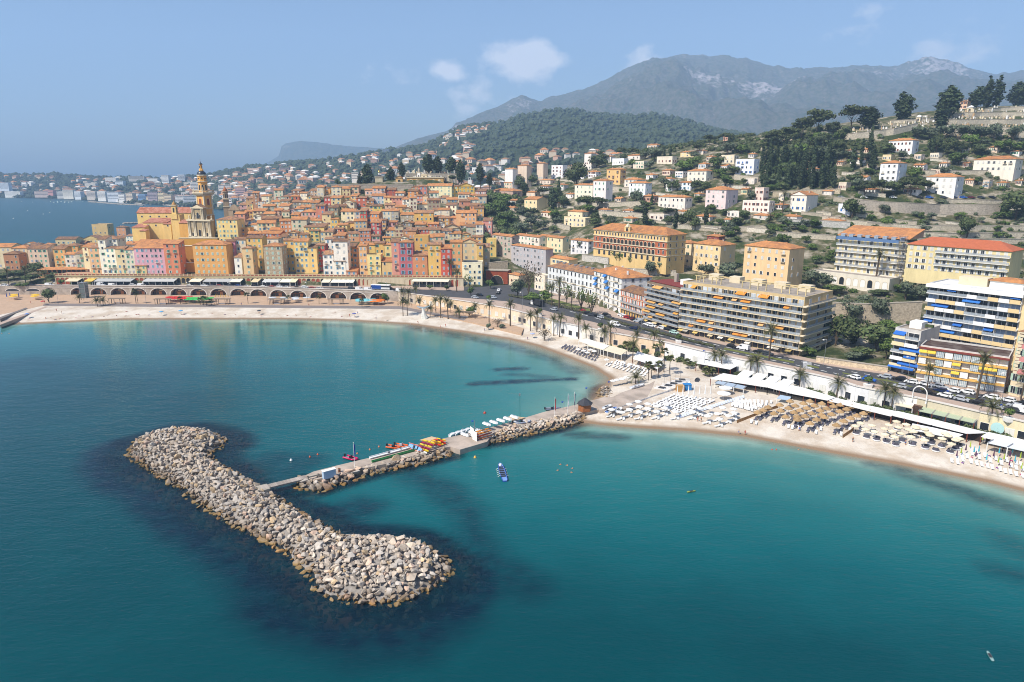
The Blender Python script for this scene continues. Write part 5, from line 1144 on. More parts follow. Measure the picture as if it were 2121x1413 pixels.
 b=MB();b.tube((0,0,zz(336)),(0,0,zz(329)),.09,.06,5);b.box(0,0,zz(331.3),1.1,.12,.14);obj('cross',b.mesh('cross',metal),r)
 return r
build_tower()
def build_church():
 Y=497.0;p=Py(416,493,Y);s=FPX/(p.y*cp+(CAMH-p.z)*sp);zb=p.z
 def zz(py):return ztop(py,Y)-zb
 r=empty('basilica',p,-.30);tag(r,'yellow baroque basilica with a pale columned front and pink tiled roofs','church');LAND.append(('the church front',416,465))
 W=57/s;grey=col('#b9a37c',.8)
 D=3.0
 pbox(r,'front_wall',0,D/2,-3,W,D,zz(456.5)+3,color=grey)
 pbox(r,'front_wall',-W*.02,D/2,zz(456.5),W*.52,D,zz(431)-zz(456.5),color=grey)
 pbox(r,'cornice',0,D/2-.3,zz(458),W*1.05,D+1.0,1.0,creamp);pbox(r,'cornice',-W*.02,D/2-.3,zz(432),W*.58,D+.9,.8,creamp)
 pbox(r,'plinth',0,D/2-.35,-2.5,W*1.02,D+.8,3.6,creamp)
 for x in(-.47,-.41,-.22,-.16,.16,.22,.41,.47):
  b=MB();b.lathe([(.75,1.1),(.75,1.6),(.55,1.8),(.5,zz(459.5)),(.8,zz(458.5))],8);obj('column',b.mesh('column',creamp,True),r,(x*W,-.35,0))
 for x in(-.25,-.19,.15,.21):
  b=MB();b.lathe([(.6,zz(455)),(.45,zz(454)),(.42,zz(434)),(.65,zz(432.5))],8);obj('column',b.mesh('column',creamp,True),r,(x*W,-.3,0))
 b=MB();w2=W*.3;z0,z1=zz(431),zz(424)
 b.quad((-w2,-.4,z0),(w2,-.4,z0),(0,-.4,z1));b.quad((w2,D,z0),(-w2,D,z0),(0,D,z1));b.quad((-w2*1.08,-.8,z0-.1),(0,-.8,z1+.5),(0,D+1,z1+.5),(-w2*1.08,D+1,z0-.1),m=1);b.quad((0,-.8,z1+.5),(w2*1.08,-.8,z0-.1),(w2*1.08,D+1,z0-.1),(0,D+1,z1+.5),m=1)
 obj('pediment',b.mesh('pediment',[creamp,rooftile]),r,(-W*.02,0,0))
 arch_panel(r,'main_door',0,-.02,0.2,2.2,zz(476),darkm,0,creamp,.3)
 for x in(-.315,.315):arch_panel(r,'side_door',x*W,-.02,.1,1.5,zz(482),darkm,0,creamp,.25);arch_panel(r,'niche',x*W,-.02,zz(472),1.4,zz(463)-zz(472),mat('niche',col('#cdb894',.75)),0,creamp,.2)
 arch_panel(r,'upper_window',-W*.02,-.02,zz(453),2.0,zz(440)-zz(453),glassdark,0,creamp,.3)
 for x in(-.1,.06):arch_panel(r,'upper_window',x*W,-.02,zz(453),1.0,zz(445)-zz(453),glassdark,0,creamp,.2)
 for x in(-.49,-.3,.27,.49):b=MB();b.lathe([(.6,0),(.6,1.2),(.35,1.5),(.45,2.6),(.12,3.6),(.02,4.2)],6);obj('urn',b.mesh('urn',creamp),r,(x*W,D/2,zz(456.5)))
 root=empty('church_nave',Py(340,478,520.0),0.02);tag(root,'long yellow nave of the basilica with stepped pink tiled roofs and small square windows','church building');LAND.append(('the church nave',330,455))
 o0=root.location
 def wing(px0,px1,pe,pb,Y,depth,roof='g',rise=2.5,name='wing',c=ochre2,wins=(),wy=None,ww=1.2):
  a=Py(px0,pb,Y);c_=Py(px1,pb,Y);w=c_.x-a.x;h=ztop(pe,Y)-a.z
  q=((a.x+c_.x)/2-o0.x,Y-o0.y,a.z-o0.z);f=12
  b=MB();b.box(0,depth/2,-f,w,depth,h+f);obj('wall',b.mesh('wall',plaster),root,q,color=c)
  obj('roof',roof_mesh(roof,w,depth,rise,.35,mat('roof_pink',col('#c98a70',.75),noise=.22,nscale=.7,rough=.95,bump=.4,base2=col('#b06a4c',.7),b2scale=.3)),root,(q[0],q[1]+depth/2,q[2]+h),color=c)
  for x in wins:
   z=ztop(wy,Y)-a.z;o=window(root,q[0]+(Py(x,pb,Y).x-(a.x+c_.x)/2),q[2]+z,'g','n',ww,ww,q[1]-.0)
 wing(288,398,441,463,545,14,'g',4.2,wins=(298,315,333,348,378),wy=450)
 wing(300,348,461,486,527,14,'s',2.6,wins=(310,326),wy=468.5);wing(341,356,464,488,524,12,'s',2.0,wins=(350,),wy=469)
 wing(276,302,471,492,520,12,'s',2.0);wing(373,392,462,492,512,16,'g',2,c=ochre)
 wing(291,303,478,494,514,6,'s',.8);wing(356,374,447,472,521,8,'f',0)
 q=Py(363,448,523.0);t=empty('turret',q);tag(t,'slim yellow turret with an onion cap on the church nave','turret')
 k=FPX/(q.y*cp+(CAMH-q.z)*sp);zt=lambda y:ztop(y,523.0)-q.z
 pbox(t,'base',0,0,-2,13/k,13/k,zt(443)+2,color=ochre2);pbox(t,'shaft',0,0,zt(443),9/k,9/k,zt(426)-zt(443),color=ochre2);pbox(t,'cornice',0,0,zt(426),12/k,12/k,.6,creamp)
 for a in(0,math.pi/2):arch_panel(t,'opening',math.sin(a)*4.6/k,-math.cos(a)*4.6/k,zt(440),1.0,zt(430)-zt(440),darkm,a,creamp)
 b=MB();b.lathe([(4/k,zt(425.5)),(4.2/k,zt(423)),(2.4/k,zt(420)),(.8/k,zt(418)),(.02,zt(415))],8);obj('onion_cap',b.mesh('onion_cap',mat('cap_ochre',col('#c9964f',.75)),True),t)
build_church()
def second_tower():
 Y=560.0;p=Py(471,446,Y);s=FPX/(p.y*cp+(CAMH-p.z)*sp);zz=lambda y:ztop(y,Y)-p.z
 r=empty('stone_bell_tower',p,.3);tag(r,'small weathered stone bell tower with an orange onion cap behind the basilica','bell tower');LAND.append(('the small stone bell tower',471,415))
 m=mat('old_stone',col('#b7a083',.75),rough=.95,noise=.25,nscale=.9,streak=1);W=10.5/s
 pbox(r,'shaft',0,0,-8,W*1.1,W*1.1,zz(430)+8,m);pbox(r,'shaft',0,0,zz(430),W,W,zz(413)-zz(430),m);pbox(r,'cornice',0,0,zz(413),W*1.3,W*1.3,.7,creamp);pbox(r,'cornice',0,0,zz(429),W*1.25,W*1.25,.6,creamp)
 b=MB();b.lathe([(W*.47,zz(412)),(W*.47,zz(399)),(W*.62,zz(398)),(W*.62,zz(396.5)),(W*.3,zz(396))],8);obj('belfry',b.mesh('belfry',m),r)
 for k in range(8):a=math.pi/4*k;arch_panel(r,'opening',math.sin(a)*W*.44,-math.cos(a)*W*.44,zz(410),W*.2,zz(402)-zz(410),darkm,a)
 b=MB();b.lathe([(W*.42,zz(396)),(W*.44,zz(393.5)),(W*.26,zz(391)),(W*.1,zz(388)),(.03,zz(385))],10);obj('onion_cap',b.mesh('onion_cap',mat('cap_orange',col('#b96a34',.7),noise=.2),True),r)
 c=empty('chapel',Py(486,446,556.0),-.1);tag(c,'ochre stone chapel front with a curved gable beside the small stone bell tower','chapel');k=FPX/(556*cp+30*sp)
 pbox(c,'wall',0,5,-8,26/k,10,8+10/k,m);b=MB();n=10
 P=[(-13/k,0)]+[(-8/k+16/k*i/n,6/k+6/k*math.sin(math.pi*i/n)) for i in range(n+1)]+[(13/k,0)]
 b.quad(*[(x,-.2,z) for x,z in P]);b.quad(*[(x,.6,z) for x,z in reversed(P)]);
 for a,d in zip(P[:-1],P[1:]):b.quad((a[0],-.2,a[1]),(a[0],.6,a[1]),(d[0],.6,d[1]),(d[0],-.2,d[1]))
 obj('gable',b.mesh('gable',m),c,(0,0,10/k));arch_panel(c,'door',0,-.05,0,2,4,darkm,0,creamp)
second_tower()
for(x0,x1,yt,yb,Yc,c,lab) in((372,452,494,512,478,'#e0a342','ochre terrace wall of the church square above the big ochre house'),(376,406,510,545,450,'#c98c3c','ochre retaining wall of the stepped alley beside the salmon orange house'),(380,406,545,572,441,'#d9983e','lower ochre ramp wall at the foot of the stepped alley')):
 a,b_=Py(x0,yb,Yc),Py(x1,yb,Yc);r=empty('terrace_wall',(a+b_)/2);tag(r,lab,'wall')
 h=ztop(yt,Yc)-a.z;pbox(r,'wall',0,1.5,-6,b_.x-a.x,3,h+6,color=col(c,.8));pbox(r,'coping',0,1.5,h,b_.x-a.x+.3,3.3,.3,creamp)
 # --- cemetery on the old castle hill
def cemetery():
 graywall=col('#b5aa98',.75)
 def wall(px0,px1,yt,yb,Y,c,lab,depth=2.0):
  a,b_=Py(px0,yb,Y),Py(px1,yb,Y);r=empty('cemetery_wall',(a+b_)/2);tag(r,lab,'wall');h=ztop(yt,Y)-a.z
  pbox(r,'wall',0,depth/2,-6,b_.x-a.x,depth,h+6,stonewall,c);pbox(r,'coping',0,depth/2,h,b_.x-a.x+.3,depth+.4,.35,concrete)
  return r
 wall(686,856,383,396,611,graywall,'long grey stone retaining wall below the hilltop cemetery',4);LAND.append(('the cemetery wall',770,388))
 wall(840,945,360,372,655,graywall,'upper grey cemetery terrace wall under the rounded pines',4)
 r=empty('columbarium',Py(881,383,636.0));tag(r,'long ochre cemetery building with a frieze along the hilltop','building');LAND.append(('the long ochre cemetery building',881,375));s=FPX/(636*cp+5)
 pbox(r,'wall',0,5,-5,75/s,10,5+14/s,color=col('#dfae66',.8));pbox(r,'cornice',0,5,14/s,77/s,11,.7,creamp);pbox(r,'cornice',0,4.9,3.4/s,76/s,10.4,.5,creamp)
 for k in range(9):window(r,(-33+8.2*k)/s,.3,'a','n',1.2,1.6)
 for k in range(6):
  b=MB();b.lathe([(.05,0),(1.2,.0),(1.2,.15),(.05,.2)],10);o=obj('medallion',cached('medal',lambda:b.mesh('medallion',creamp)),r,((-29+11.6*k)/s,-.05,8.5/s));o.rotation_euler=(math.pi/2,0,0)
 r=empty('arched_chapel',Py(827,382,630.0));tag(r,'small ochre chapel with an open arch on the cemetery terrace','chapel');s=FPX/(630*cp+5)
 pbox(r,'wall',0,2.5,-4,14/s,5,4+13/s,color=col('#e3b877',.8));arch_panel(r,'arch',0,-.04,.3,5/s,9/s,darkm,0,creamp);obj('roof',roof_mesh('x',14/s,5,1.8,.4,rooffresh),r,(0,2.5,13/s),color=col('#e3b877',.8));pbox(r,'pedestal',0,0,13/s+1.6,.8,.8,1.6,creamp)
 r=empty('orthodox_chapel',Py(785,383,630.0));tag(r,'pale square chapel with a dark dome roof and a small golden onion','chapel')
 pbox(r,'wall',0,3.4,-4,15.5/s,6.8,4+15/s,color=col('#d9c9a8',.8));pbox(r,'cornice',0,3.4,15/s,17/s,7.8,.6,creamp)
 b=MB();b.lathe([(8.4/s,0),(7/s,2/s),(3/s,4.4/s),(1.6/s,5/s)],8);obj('roof',b.mesh('roof',mat('slate',(.035,.035,.042,1))),r,(0,3.4,15.3/s))
 b=MB();b.lathe([(1.7/s,0),(1.7/s,4/s),(2.0/s,4.3/s)],8);obj('drum',b.mesh('drum',whitep),r,(0,3.4,20/s))
 b=MB();b.lathe([(1.6/s,0),(3/s,1.6/s),(1.8/s,3.2/s),(.4/s,4.4/s),(.03,6/s)],10);obj('onion',b.mesh('onion',mat('gold',(.85,.55,.12,1),rough=.3,metal=1.0),True),r,(0,3.4,24/s))
 r=empty('white_bell_gable',Py(973,380,640.0));tag(r,'small white chapel with a bell gable right of the cemetery cypresses','chapel')
 pbox(r,'wall',0,2,-4,8/s,4,4+7/s,whitep);pbox(r,'gable',0,.5,7/s,4.5/s,1,5/s,whitep);arch_panel(r,'opening',0,-.05,7.5/s,1.2,1.8,darkm)
 rr=random.Random(4);b=MB()
 for k in range(170):
  px,py=(rr.uniform(760,860),rr.uniform(377,383)) if k<60 else(rr.uniform(840,945),rr.uniform(355,374));Y=632+(383-py)*1.6;p=Py(px,py,Y);h=rr.uniform(1,3.2);w=rr.uniform(.7,1.8)
  b.box(p.x,p.y,p.z-3,w,w*.8,h+3,rr.uniform(-.3,.3),m=rr.randrange(3),taper=rr.choice([1,1,.6]))
  if rr.random()<.3:b.box(p.x,p.y,p.z+h,.18,.18,1.3);b.box(p.x,p.y,p.z+h+.8,.8,.15,.18)
 obj('tombstones',b.mesh('tombstones',[whitep,creamp,concrete]),kind='stuff')
 for k,(px,py,w,h,lab) in enumerate(((868,352,6,20,'tall white pinnacled tomb at the top of the old cemetery'),(879,358,12,14,'broad white mausoleum among the pinnacled tombs'),(858,366,9,10,'white arched tomb left of the pinnacled tombs'),(846,366,11,9,'pale open temple tomb at the left end of the upper terrace'),(890,362,8,9,'grey domed tomb beside the broad white mausoleum'))):
  p=Py(px,py+h,648.0);r=empty('mausoleum',p);tag(r,lab,'tomb');pbox(r,'body',0,0,-3,w/s,w/s,3+h*.7/s,[whitep,creamp][k%2]);pbox(r,'cornice',0,0,h*.7/s,w*1.15/s,w*1.15/s,.4,creamp)
  b=MB();b.lathe([(w*.5/s,0),(w*.4/s,h*.12/s),(.1,h*.3/s)],6);obj('cap',b.mesh('cap',concrete),r,(0,0,h*.7/s+.4));arch_panel(r,'door',0,-w/s/2-.03,.2,w*.35/s,h*.45/s,darkm)
cemetery()
# --- quay: arched sea wall, promenade arcade, awnings
def sea_wall():
 root=empty('sea_wall',Pz(450,600,2));tag(root,'long stone sea wall with sixteen wide arches under the quay road','sea wall');o0=root.location;LAND.append(('the arched sea wall',450,604))
 wm=mat('quay_stone',col('#c3b5a5',.78),rough=.95,noise=.16,nscale=.6,bump=.3,bscale=1.2,base2=col('#ad9f90',.75),b2scale=.25)
 a,e=front(89),front(826);zb,zt=1.6,ROADZ+.9
 xs=[161+41.45*i for i in range(16)]
 def fp(px):return front(px)
 b=MB();back_d=Vector((0,3.2,0))
 def W3(px,z,out=0.0):q=fp(px);return(q.x-o0.x,q.y-o0.y-out-.05,z-o0.z)
 edges=[89]
 for x in xs:edges+=[x-17,x+17]
 edges.append(826)
 for i in range(0,len(edges),2):b.quad(W3(edges[i],zb-2),W3(edges[i+1],zb-2),W3(edges[i+1],zt),W3(edges[i],zt))
 n=10;rise=4.6
 for x in xs:
  P=[(x+17*math.cos(math.pi*k/n),zb+.2+rise*math.sin(math.pi*k/n)**.8) for k in range(n+1)][::-1]
  for(x0,z0),(x1,z1) in zip(P[:-1],P[1:]):
   b.quad(W3(x0,z0),W3(x1,z1),W3(x1,zt),W3(x0,zt));q0,q1=W3(x0,z0),W3(x1,z1);b.quad(q0,(q0[0],q0[1]+3.2,q0[2]),(q1[0],q1[1]+3.2,q1[2]),q1)
  for s in(-17,17):q=W3(x+s,zb-2);b.quad(q,(q[0],q[1],q[2]+2.4),(q[0],q[1]+3.2,q[2]+2.4),(q[0],q[1]+3.2,q[2]))
 obj('wall',b.mesh('wall',wm),root)
 px=np.arange(89,826,11.0)
 b=MB()
 for x0,x1 in zip(px[:-1],px[1:]):
  for z0,z1,o in((zt,zt+.28,.25),(ROADZ-.35,ROADZ-.05,.22)):
   b.quad(W3(x0,z0,o),W3(x1,z0,o),W3(x1,z1,o),W3(x0,z1,o));q0,q1=W3(x0,z1,o),W3(x1,z1,o);b.quad(q0,q1,(q1[0],q1[1]+.8,q1[2]),(q0[0],q0[1]+.8,q0[2]))
   q0,q1=W3(x0,z1-.28,o),W3(x1,z1-.28,o);b.quad(q1,q0,(q0[0],q0[1]+.8,q0[2]),(q1[0],q1[1]+.8,q1[2]))
  q0,q1=W3(x0,ROADZ,-.5),W3(x1,ROADZ,-.5);b.quad(q1,q0,(q0[0],q0[1],zt-o0.z),(q1[0],q1[1],zt-o0.z))
 obj('coping',b.mesh('coping',mat('coping_white',col('#dfd6ca',.82),rough=.9,noise=.06)),root)
 for i,x in enumerate(xs):
  b=MB();q=[(math.cos(math.pi*k/n),math.sin(math.pi*k/n)**.8) for k in range(n+1)]
  for(c0,s0),(c1,s1) in zip(q[:-1],q[1:]):
   b.quad(W3(x+17*c0,zb+.2+rise*s0,.12),W3(x+17*c1,zb+.2+rise*s1,.12),W3(x+18.6*c1,zb+.2+(rise+.5)*s1,.12),W3(x+18.6*c0,zb+.2+(rise+.5)*s0,.12))
  obj('arch_ring',b.mesh('arch_ring',mat('coping_white',col('#dfd6ca',.82))),root)
  q0,q1=fp(x-16.5),fp(x+16.5);w=(q1-q0).length;mid=(q0+q1)/2
  f=empty('arch_shop',(mid.x,mid.y+3.0,zb));b=MB();b.box(0,.1,0,w,.1,rise+.2,m=0);obj('glass_front',b.mesh('glass_front',glassdark),f)
  for k in range(6):b=MB();b.box(0,0,0,.14,.12,rise*.82);obj('mullion',cached('mull',lambda:b.mesh('mullion',mat('shop_wood',col('#b06a34',.7),rough=.7))),f,(-w*.42+w*.84*k/5,-.05,0))
  b=MB();b.box(0,0,2.5,w*.95,.15,.25);obj('transom',b.mesh('transom',mat('shop_wood',col('#b06a34',.7))),f);b=MB();b.box(R.uniform(-.15,.15)*w,-.1,0,1.9,.12,2.3);obj('door',b.mesh('door',mat('shop_door',col('#d9905a',.8))),f)
  b=MB();b.box(R.uniform(-.1,.1)*w,-.12,2.9,2.6,.1,.55);obj('sign_board',b.mesh('sign_board',creamp),f)
  auto(f,'dim wooden shop front inside the '+ordw(i)+' arch of the sea wall','shop front','shop fronts in the sea wall arches',(x,608))
  f['label']=None if False else ''
 r2=empty('sea_wall',Pz(45,610,2));tag(r2,'lower stone wall with two shallow arches behind the yellow parasols','sea wall');o2=r2.location
 b=MB();A=[front(x) for x in(-300,0,40,89)]
 for p,q in zip(A[:-1],A[1:]):b.quad((p.x-o2.x,p.y-o2.y-.05,-3),(q.x-o2.x,q.y-o2.y-.05,-3),(q.x-o2.x,q.y-o2.y-.05,ROADZ+.5-o2.z),(p.x-o2.x,p.y-o2.y-.05,ROADZ+.5-o2.z));b.quad((p.x-o2.x,p.y-o2.y-.05,ROADZ+.5-o2.z),(q.x-o2.x,q.y-o2.y-.05,ROADZ+.5-o2.z),(q.x-o2.x,q.y-o2.y+.6,ROADZ+.5-o2.z),(p.x-o2.x,p.y-o2.y+.6,ROADZ+.5-o2.z))
 obj('wall',b.mesh('wall',wm),r2)
 for x in(25,67):
  q=front(x);b=MB();P=[(4.2*math.cos(math.pi*k/8),1.5*math.sin(math.pi*k/8)) for k in range(9)];b.quad(*[(u,0,v) for u,v in reversed(P)]);obj('arch_window',b.mesh('arch_window',glassdark),r2,(q.x-o2.x,q.y-o2.y-.12,2.3+2-o2.z))
  b=MB()
  for(u0,v0),(u1,v1) in zip(P[:-1],P[1:]):b.quad((u0,-.1,v0),(u1,-.1,v1),(u1*1.14,-.1,v1*1.25),(u0*1.14,-.1,v0*1.25))
  obj('arch_ring',b.mesh('arch_ring',mat('coping_white',col('#dfd6ca',.82))),r2,(q.x-o2.x,q.y-o2.y-.12,4.3-o2.z))
sea_wall()
for a in AUTO:
 if 'arch of the sea wall' in a[1]:a[0]['label']=a[1]
AUTO[:]=[a for a in AUTO if 'arch of the sea wall' not in a[1]]
def arcade():
 px0,px1=116,985
 def bk(px):return back(px)
 root=empty('arcade',Pz(480,590,ROADZ));tag(root,'long cream arcade with arched red doors and a red panelled balustrade behind the quay','arcade');o0=root.location;LAND.append(('the promenade arcade',600,583))
 cuts=[116,376,404,486,590,735,857,960]
 cc=['#e8cf9a','#e0a63c','#e9c98a','#e8c98c','#ecd6a4','#ecd8ac','#ead9b4']
 top=TERR-.3
 for a,e,c in zip(cuts[:-1],cuts[1:],cc):
  p,q=bk(a),bk(e);b=MB()
  P=[(p.x-o0.x,p.y-o0.y),(q.x-o0.x,q.y-o0.y),(q.x-o0.x,q.y-o0.y+9),(p.x-o0.x,p.y-o0.y+9)]
  b.prism(P,-.5,top-ROADZ);obj('wall',b.mesh('wall',plaster),root,color=col(c,.7,.8))
 red,arm=mat('door_red',col('#b8563c',.75),rough=.7),mat('arch_cream',col('#dcc79a',.74),rough=.85)
 px=122.0;k=0
 while px<955:
  p=bk(px);k+=1
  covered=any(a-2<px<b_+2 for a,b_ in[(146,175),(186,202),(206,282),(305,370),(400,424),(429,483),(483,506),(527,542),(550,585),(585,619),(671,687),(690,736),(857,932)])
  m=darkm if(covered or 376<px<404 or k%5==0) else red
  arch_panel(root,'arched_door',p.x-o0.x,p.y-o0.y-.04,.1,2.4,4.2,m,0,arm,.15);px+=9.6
 b=MB();bp=MB();px=116.0
 while px<958:
  p,q=bk(px),bk(px+9);b.quad((p.x-o0.x,p.y-o0.y-.35,top-ROADZ-.3),(q.x-o0.x,q.y-o0.y-.35,top-ROADZ-.3),(q.x-o0.x,q.y-o0.y-.35,top-ROADZ+.1),(p.x-o0.x,p.y-o0.y-.35,top-ROADZ+.1));b.quad((p.x-o0.x,p.y-o0.y-.35,top-ROADZ+.1),(q.x-o0.x,q.y-o0.y-.35,top-ROADZ+.1),(q.x-o0.x,q.y-o0.y+.3,top-ROADZ+.1),(p.x-o0.x,p.y-o0.y+.3,top-ROADZ+.1));px+=9
 obj('cornice',b.mesh('cornice',arm),root)
 px=116.0;pier=cached('pier',lambda:(lambda b:(b.box(0,0,0,.55,.5,1.25),b.mesh('pier',arm))[-1])(MB()));panel=cached('bpanel',lambda:(lambda b:(b.box(0,0,.1,2.0,.18,.7),b.box(0,0,.85,2.3,.4,.16,m=1),b.mesh('balustrade_panel',[mat('panel_red',col('#b2664e',.72),rough=.85),arm]))[-1])(MB()))
 while px<958:
  p,q=bk(px),bk(px+4.3);obj('pier',pier,root,(p.x-o0.x,p.y-o0.y,top-ROADZ+.1));obj('balustrade_panel',panel,root,(q.x-o0.x,q.y-o0.y,top-ROADZ+.1));px+=8.6
 b=MB();xs=np.arange(112,970,20.0)
 for a,e in zip(xs[:-1],xs[1:]):p,q=bk(a),bk(e);b.quad((p.x,p.y+.2,top+.02),(q.x,q.y+.2,top+.02),(q.x,q.y+17,top+.02),(p.x,p.y+17,top+.02))
 obj('terrace',b.mesh('terrace',mat('terrace_tile',col('#c99a7c',.72),rough=.9,noise=.12)),kind='structure')
arcade()
def pavilion(x0,x1,c,lab,out=5.0,z=3.9,drop=1.1,cols=True,glass=True):
 p,q=back(x0),back(x1);r=empty('awning_pavilion',(p+q)/2,math.atan2(q.y-p.y,q.x-p.x));w=(q-p).length;tag(r,lab,'awning')
 awning(r,0,z,w,out,drop,c,-.4)
 n=max(2,int(w/4)+1)
 for k in range(n):
  b=MB();b.box(0,0,0,.14,.14,z-drop);obj('post',cached(('post',round(z-drop,1)),lambda:b.mesh('post',whitep)),r,(-w/2+.2+(w-.4)*k/(n-1),-out-.2,.1))
 if glass:
  for k in range(n-1):
   b=MB();b.box(0,0,.1,w/(n-1)*.9,.06,2.1);obj('window',b.mesh('pane',glassdark),r,(-w/2+(w)*(k+.5)/(n-1),-out+.6,.1))
for q in[(206,282,'#b9bab8','wide grey restaurant awning behind the white vans'),(305,370,'#c4c4c1','wide light grey restaurant awning below the pink and salmon houses'),(400,424,'#f3e9cd','cream awning below the left part of the big ochre house'),(429,484,'#b8b9b9','wide grey awning below the big ochre house'),(484,506,'#f4edd6','white awning right of the grey one under the ochre house'),(527,542,'#e4cfa6','small beige awning between the tan tower house and the stone house'),(550,585,'#cfd0ce','pale grey awning in front of the stone house'),(586,607,'#f6efd9','white awning right of the stone house'),(607,619,'#eee0bd','small cream awning at the right of the white one'),(671,688,'#f2e6cc','small cream awning under the low white house'),(690,737,'#f7f1e0','wide white glazed awning under the white houses'),(857,932,'#f2e9d2','very wide cream glazed veranda at the right end of the arcade')]:
 pavilion(*q,**({'z':4.6,'drop':.7} if q[0]==857 else{}))
pavilion(146,173,'#e6d6b2','beige sloping restaurant awning near the left end of the arcade',glass=False);pavilion(186,203,'#ecc45c','yellow awning left of the wide grey one',glass=False)
p=Pz(118,582,ROADZ);r=empty('restaurant',p,.12);tag(r,'low orange restaurant with a red tiled veranda at the left end of the arcade','restaurant')
pbox(r,'wall',4,8,-.5,28,10,8,color=col('#e3963f',.8));obj('roof',roof_mesh('s',30,5,1.2,.3,rooffresh),r,(4,2.5,7.4));pbox(r,'base',2,1.5,-.5,34,5,4.6,color=col('#e0b06a',.8));
for k in range(9):window(r,-8+3*k,4.9,'g','w',2.2,2.0,2.9);arch_panel(r,'arched_door',-13+3.6*k,-1.05,0,2.0,3.0,[darkm,mat('door_red',col('#b8563c',.75))][k%2],0,creamp)
for k in range(12):b=MB();b.box(0,0,0,2.3,.2,.9);obj('balustrade_panel',cached('rp',lambda:b.mesh('balustrade_panel',mat('panel_red',col('#b2664e',.72)))),r,(-13.5+2.8*k,-1.0,4.2))
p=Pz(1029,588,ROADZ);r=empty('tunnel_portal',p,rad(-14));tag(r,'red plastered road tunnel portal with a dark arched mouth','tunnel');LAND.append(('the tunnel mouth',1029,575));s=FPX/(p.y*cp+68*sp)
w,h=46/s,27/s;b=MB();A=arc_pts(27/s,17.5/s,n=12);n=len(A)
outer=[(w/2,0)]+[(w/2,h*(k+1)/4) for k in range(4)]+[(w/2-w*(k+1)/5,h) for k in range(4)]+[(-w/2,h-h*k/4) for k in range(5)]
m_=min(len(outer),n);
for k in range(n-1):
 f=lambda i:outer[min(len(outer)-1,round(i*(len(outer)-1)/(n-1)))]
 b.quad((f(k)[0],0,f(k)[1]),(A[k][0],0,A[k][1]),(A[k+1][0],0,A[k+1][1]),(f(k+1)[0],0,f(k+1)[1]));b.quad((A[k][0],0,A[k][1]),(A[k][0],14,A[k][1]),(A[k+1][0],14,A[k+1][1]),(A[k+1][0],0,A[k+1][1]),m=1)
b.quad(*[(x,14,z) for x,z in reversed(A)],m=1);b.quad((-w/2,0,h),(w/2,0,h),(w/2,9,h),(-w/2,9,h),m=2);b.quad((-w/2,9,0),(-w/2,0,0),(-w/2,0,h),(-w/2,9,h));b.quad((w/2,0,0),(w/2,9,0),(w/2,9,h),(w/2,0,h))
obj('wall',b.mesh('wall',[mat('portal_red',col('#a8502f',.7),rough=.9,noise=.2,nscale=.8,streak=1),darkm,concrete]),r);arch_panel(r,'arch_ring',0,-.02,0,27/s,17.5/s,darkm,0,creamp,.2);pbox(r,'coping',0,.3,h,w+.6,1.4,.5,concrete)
p=Pz(176,617,2);r=empty('lift_tower',p);tag(r,'grey glass lift tower standing against the arched sea wall','lift tower')
b=MB();b.box(0,0,0,3.2,3.2,9.0);obj('glass',b.mesh('glass',mat('lift_glass',(.12,.15,.15,1),rough=.15,spec=.6)),r)
for x in(-1.65,1.65):
 for y in(-1.65,1.65):b=MB();b.box(x,y,0,.25,.25,10.2);obj('post',b.mesh('post',metal),r)
for z in(0,3,6,9.2):b=MB();b.box(0,0,z,3.7,3.7,.25);obj('frame',b.mesh('frame',metal),r)
slab('esplanade',[(60,640),(92,632),(826,640),(980,668),(1080,690),(1085,680),(1000,655),(900,632),(826,620),(826,608),(89,604),(-200,606),(-200,660),(0,652)],2.02,mat('esplanade_tile',col('#c9a98b',.76),rough=.95,noise=.12,nscale=.4),kind='structure',z0=.5)
slab('path',[(88,633.5),(826,640),(960,664),(966,660),(830,634.5),(92,628.5)],2.05,mat('path_grey',col('#958a84',.65),rough=.95,noise=.15),kind='structure',z0=.5)
for x in(243,338,460,574,697,962):
 y=629 if x<300 else 630 if x<800 else 658;p=Pz(x,y,2.05);r=empty('shade_shelter',p);b=MB();w=9.0
 for sx in(-4,-2.4,2.4,4):
  for sy in(-1.2,1.2):bb=MB();bb.box(0,0,0,.22,.22,3.0);obj('post',cached('spost',lambda:bb.mesh('post',mat('weathered_wood',col('#9a8672',.65),rough=.9))),r,(sx,sy,0))
 for k in range(8):bb=MB();bb.box(0,0,0,9.6,.34,.14);obj('slat',cached('sslat',lambda:bb.mesh('slat',mat('weathered_wood',col('#9a8672',.65)))),r,(0,-1.5+.43*k,3.0))
 bb=MB();bb.box(0,.3,.1,3.4,.7,.5);obj('bench',bb.mesh('bench',whitep),r)
 auto(r,'slatted wooden shade shelter on the beach promenade','shelter','shade shelters')
slab('groyne',[(0,657),(54,637),(57,639),(0,661)],2.25,mat('groyne_dark',col('#8a817a',.6),rough=.95,noise=.2),'low dark concrete groyne with a pale path at the left end of the beach','groyne')
slab('path',[(0,668),(95,634),(99,635.5),(0,673)],2.06,pavem,kind='structure',z0=.5)
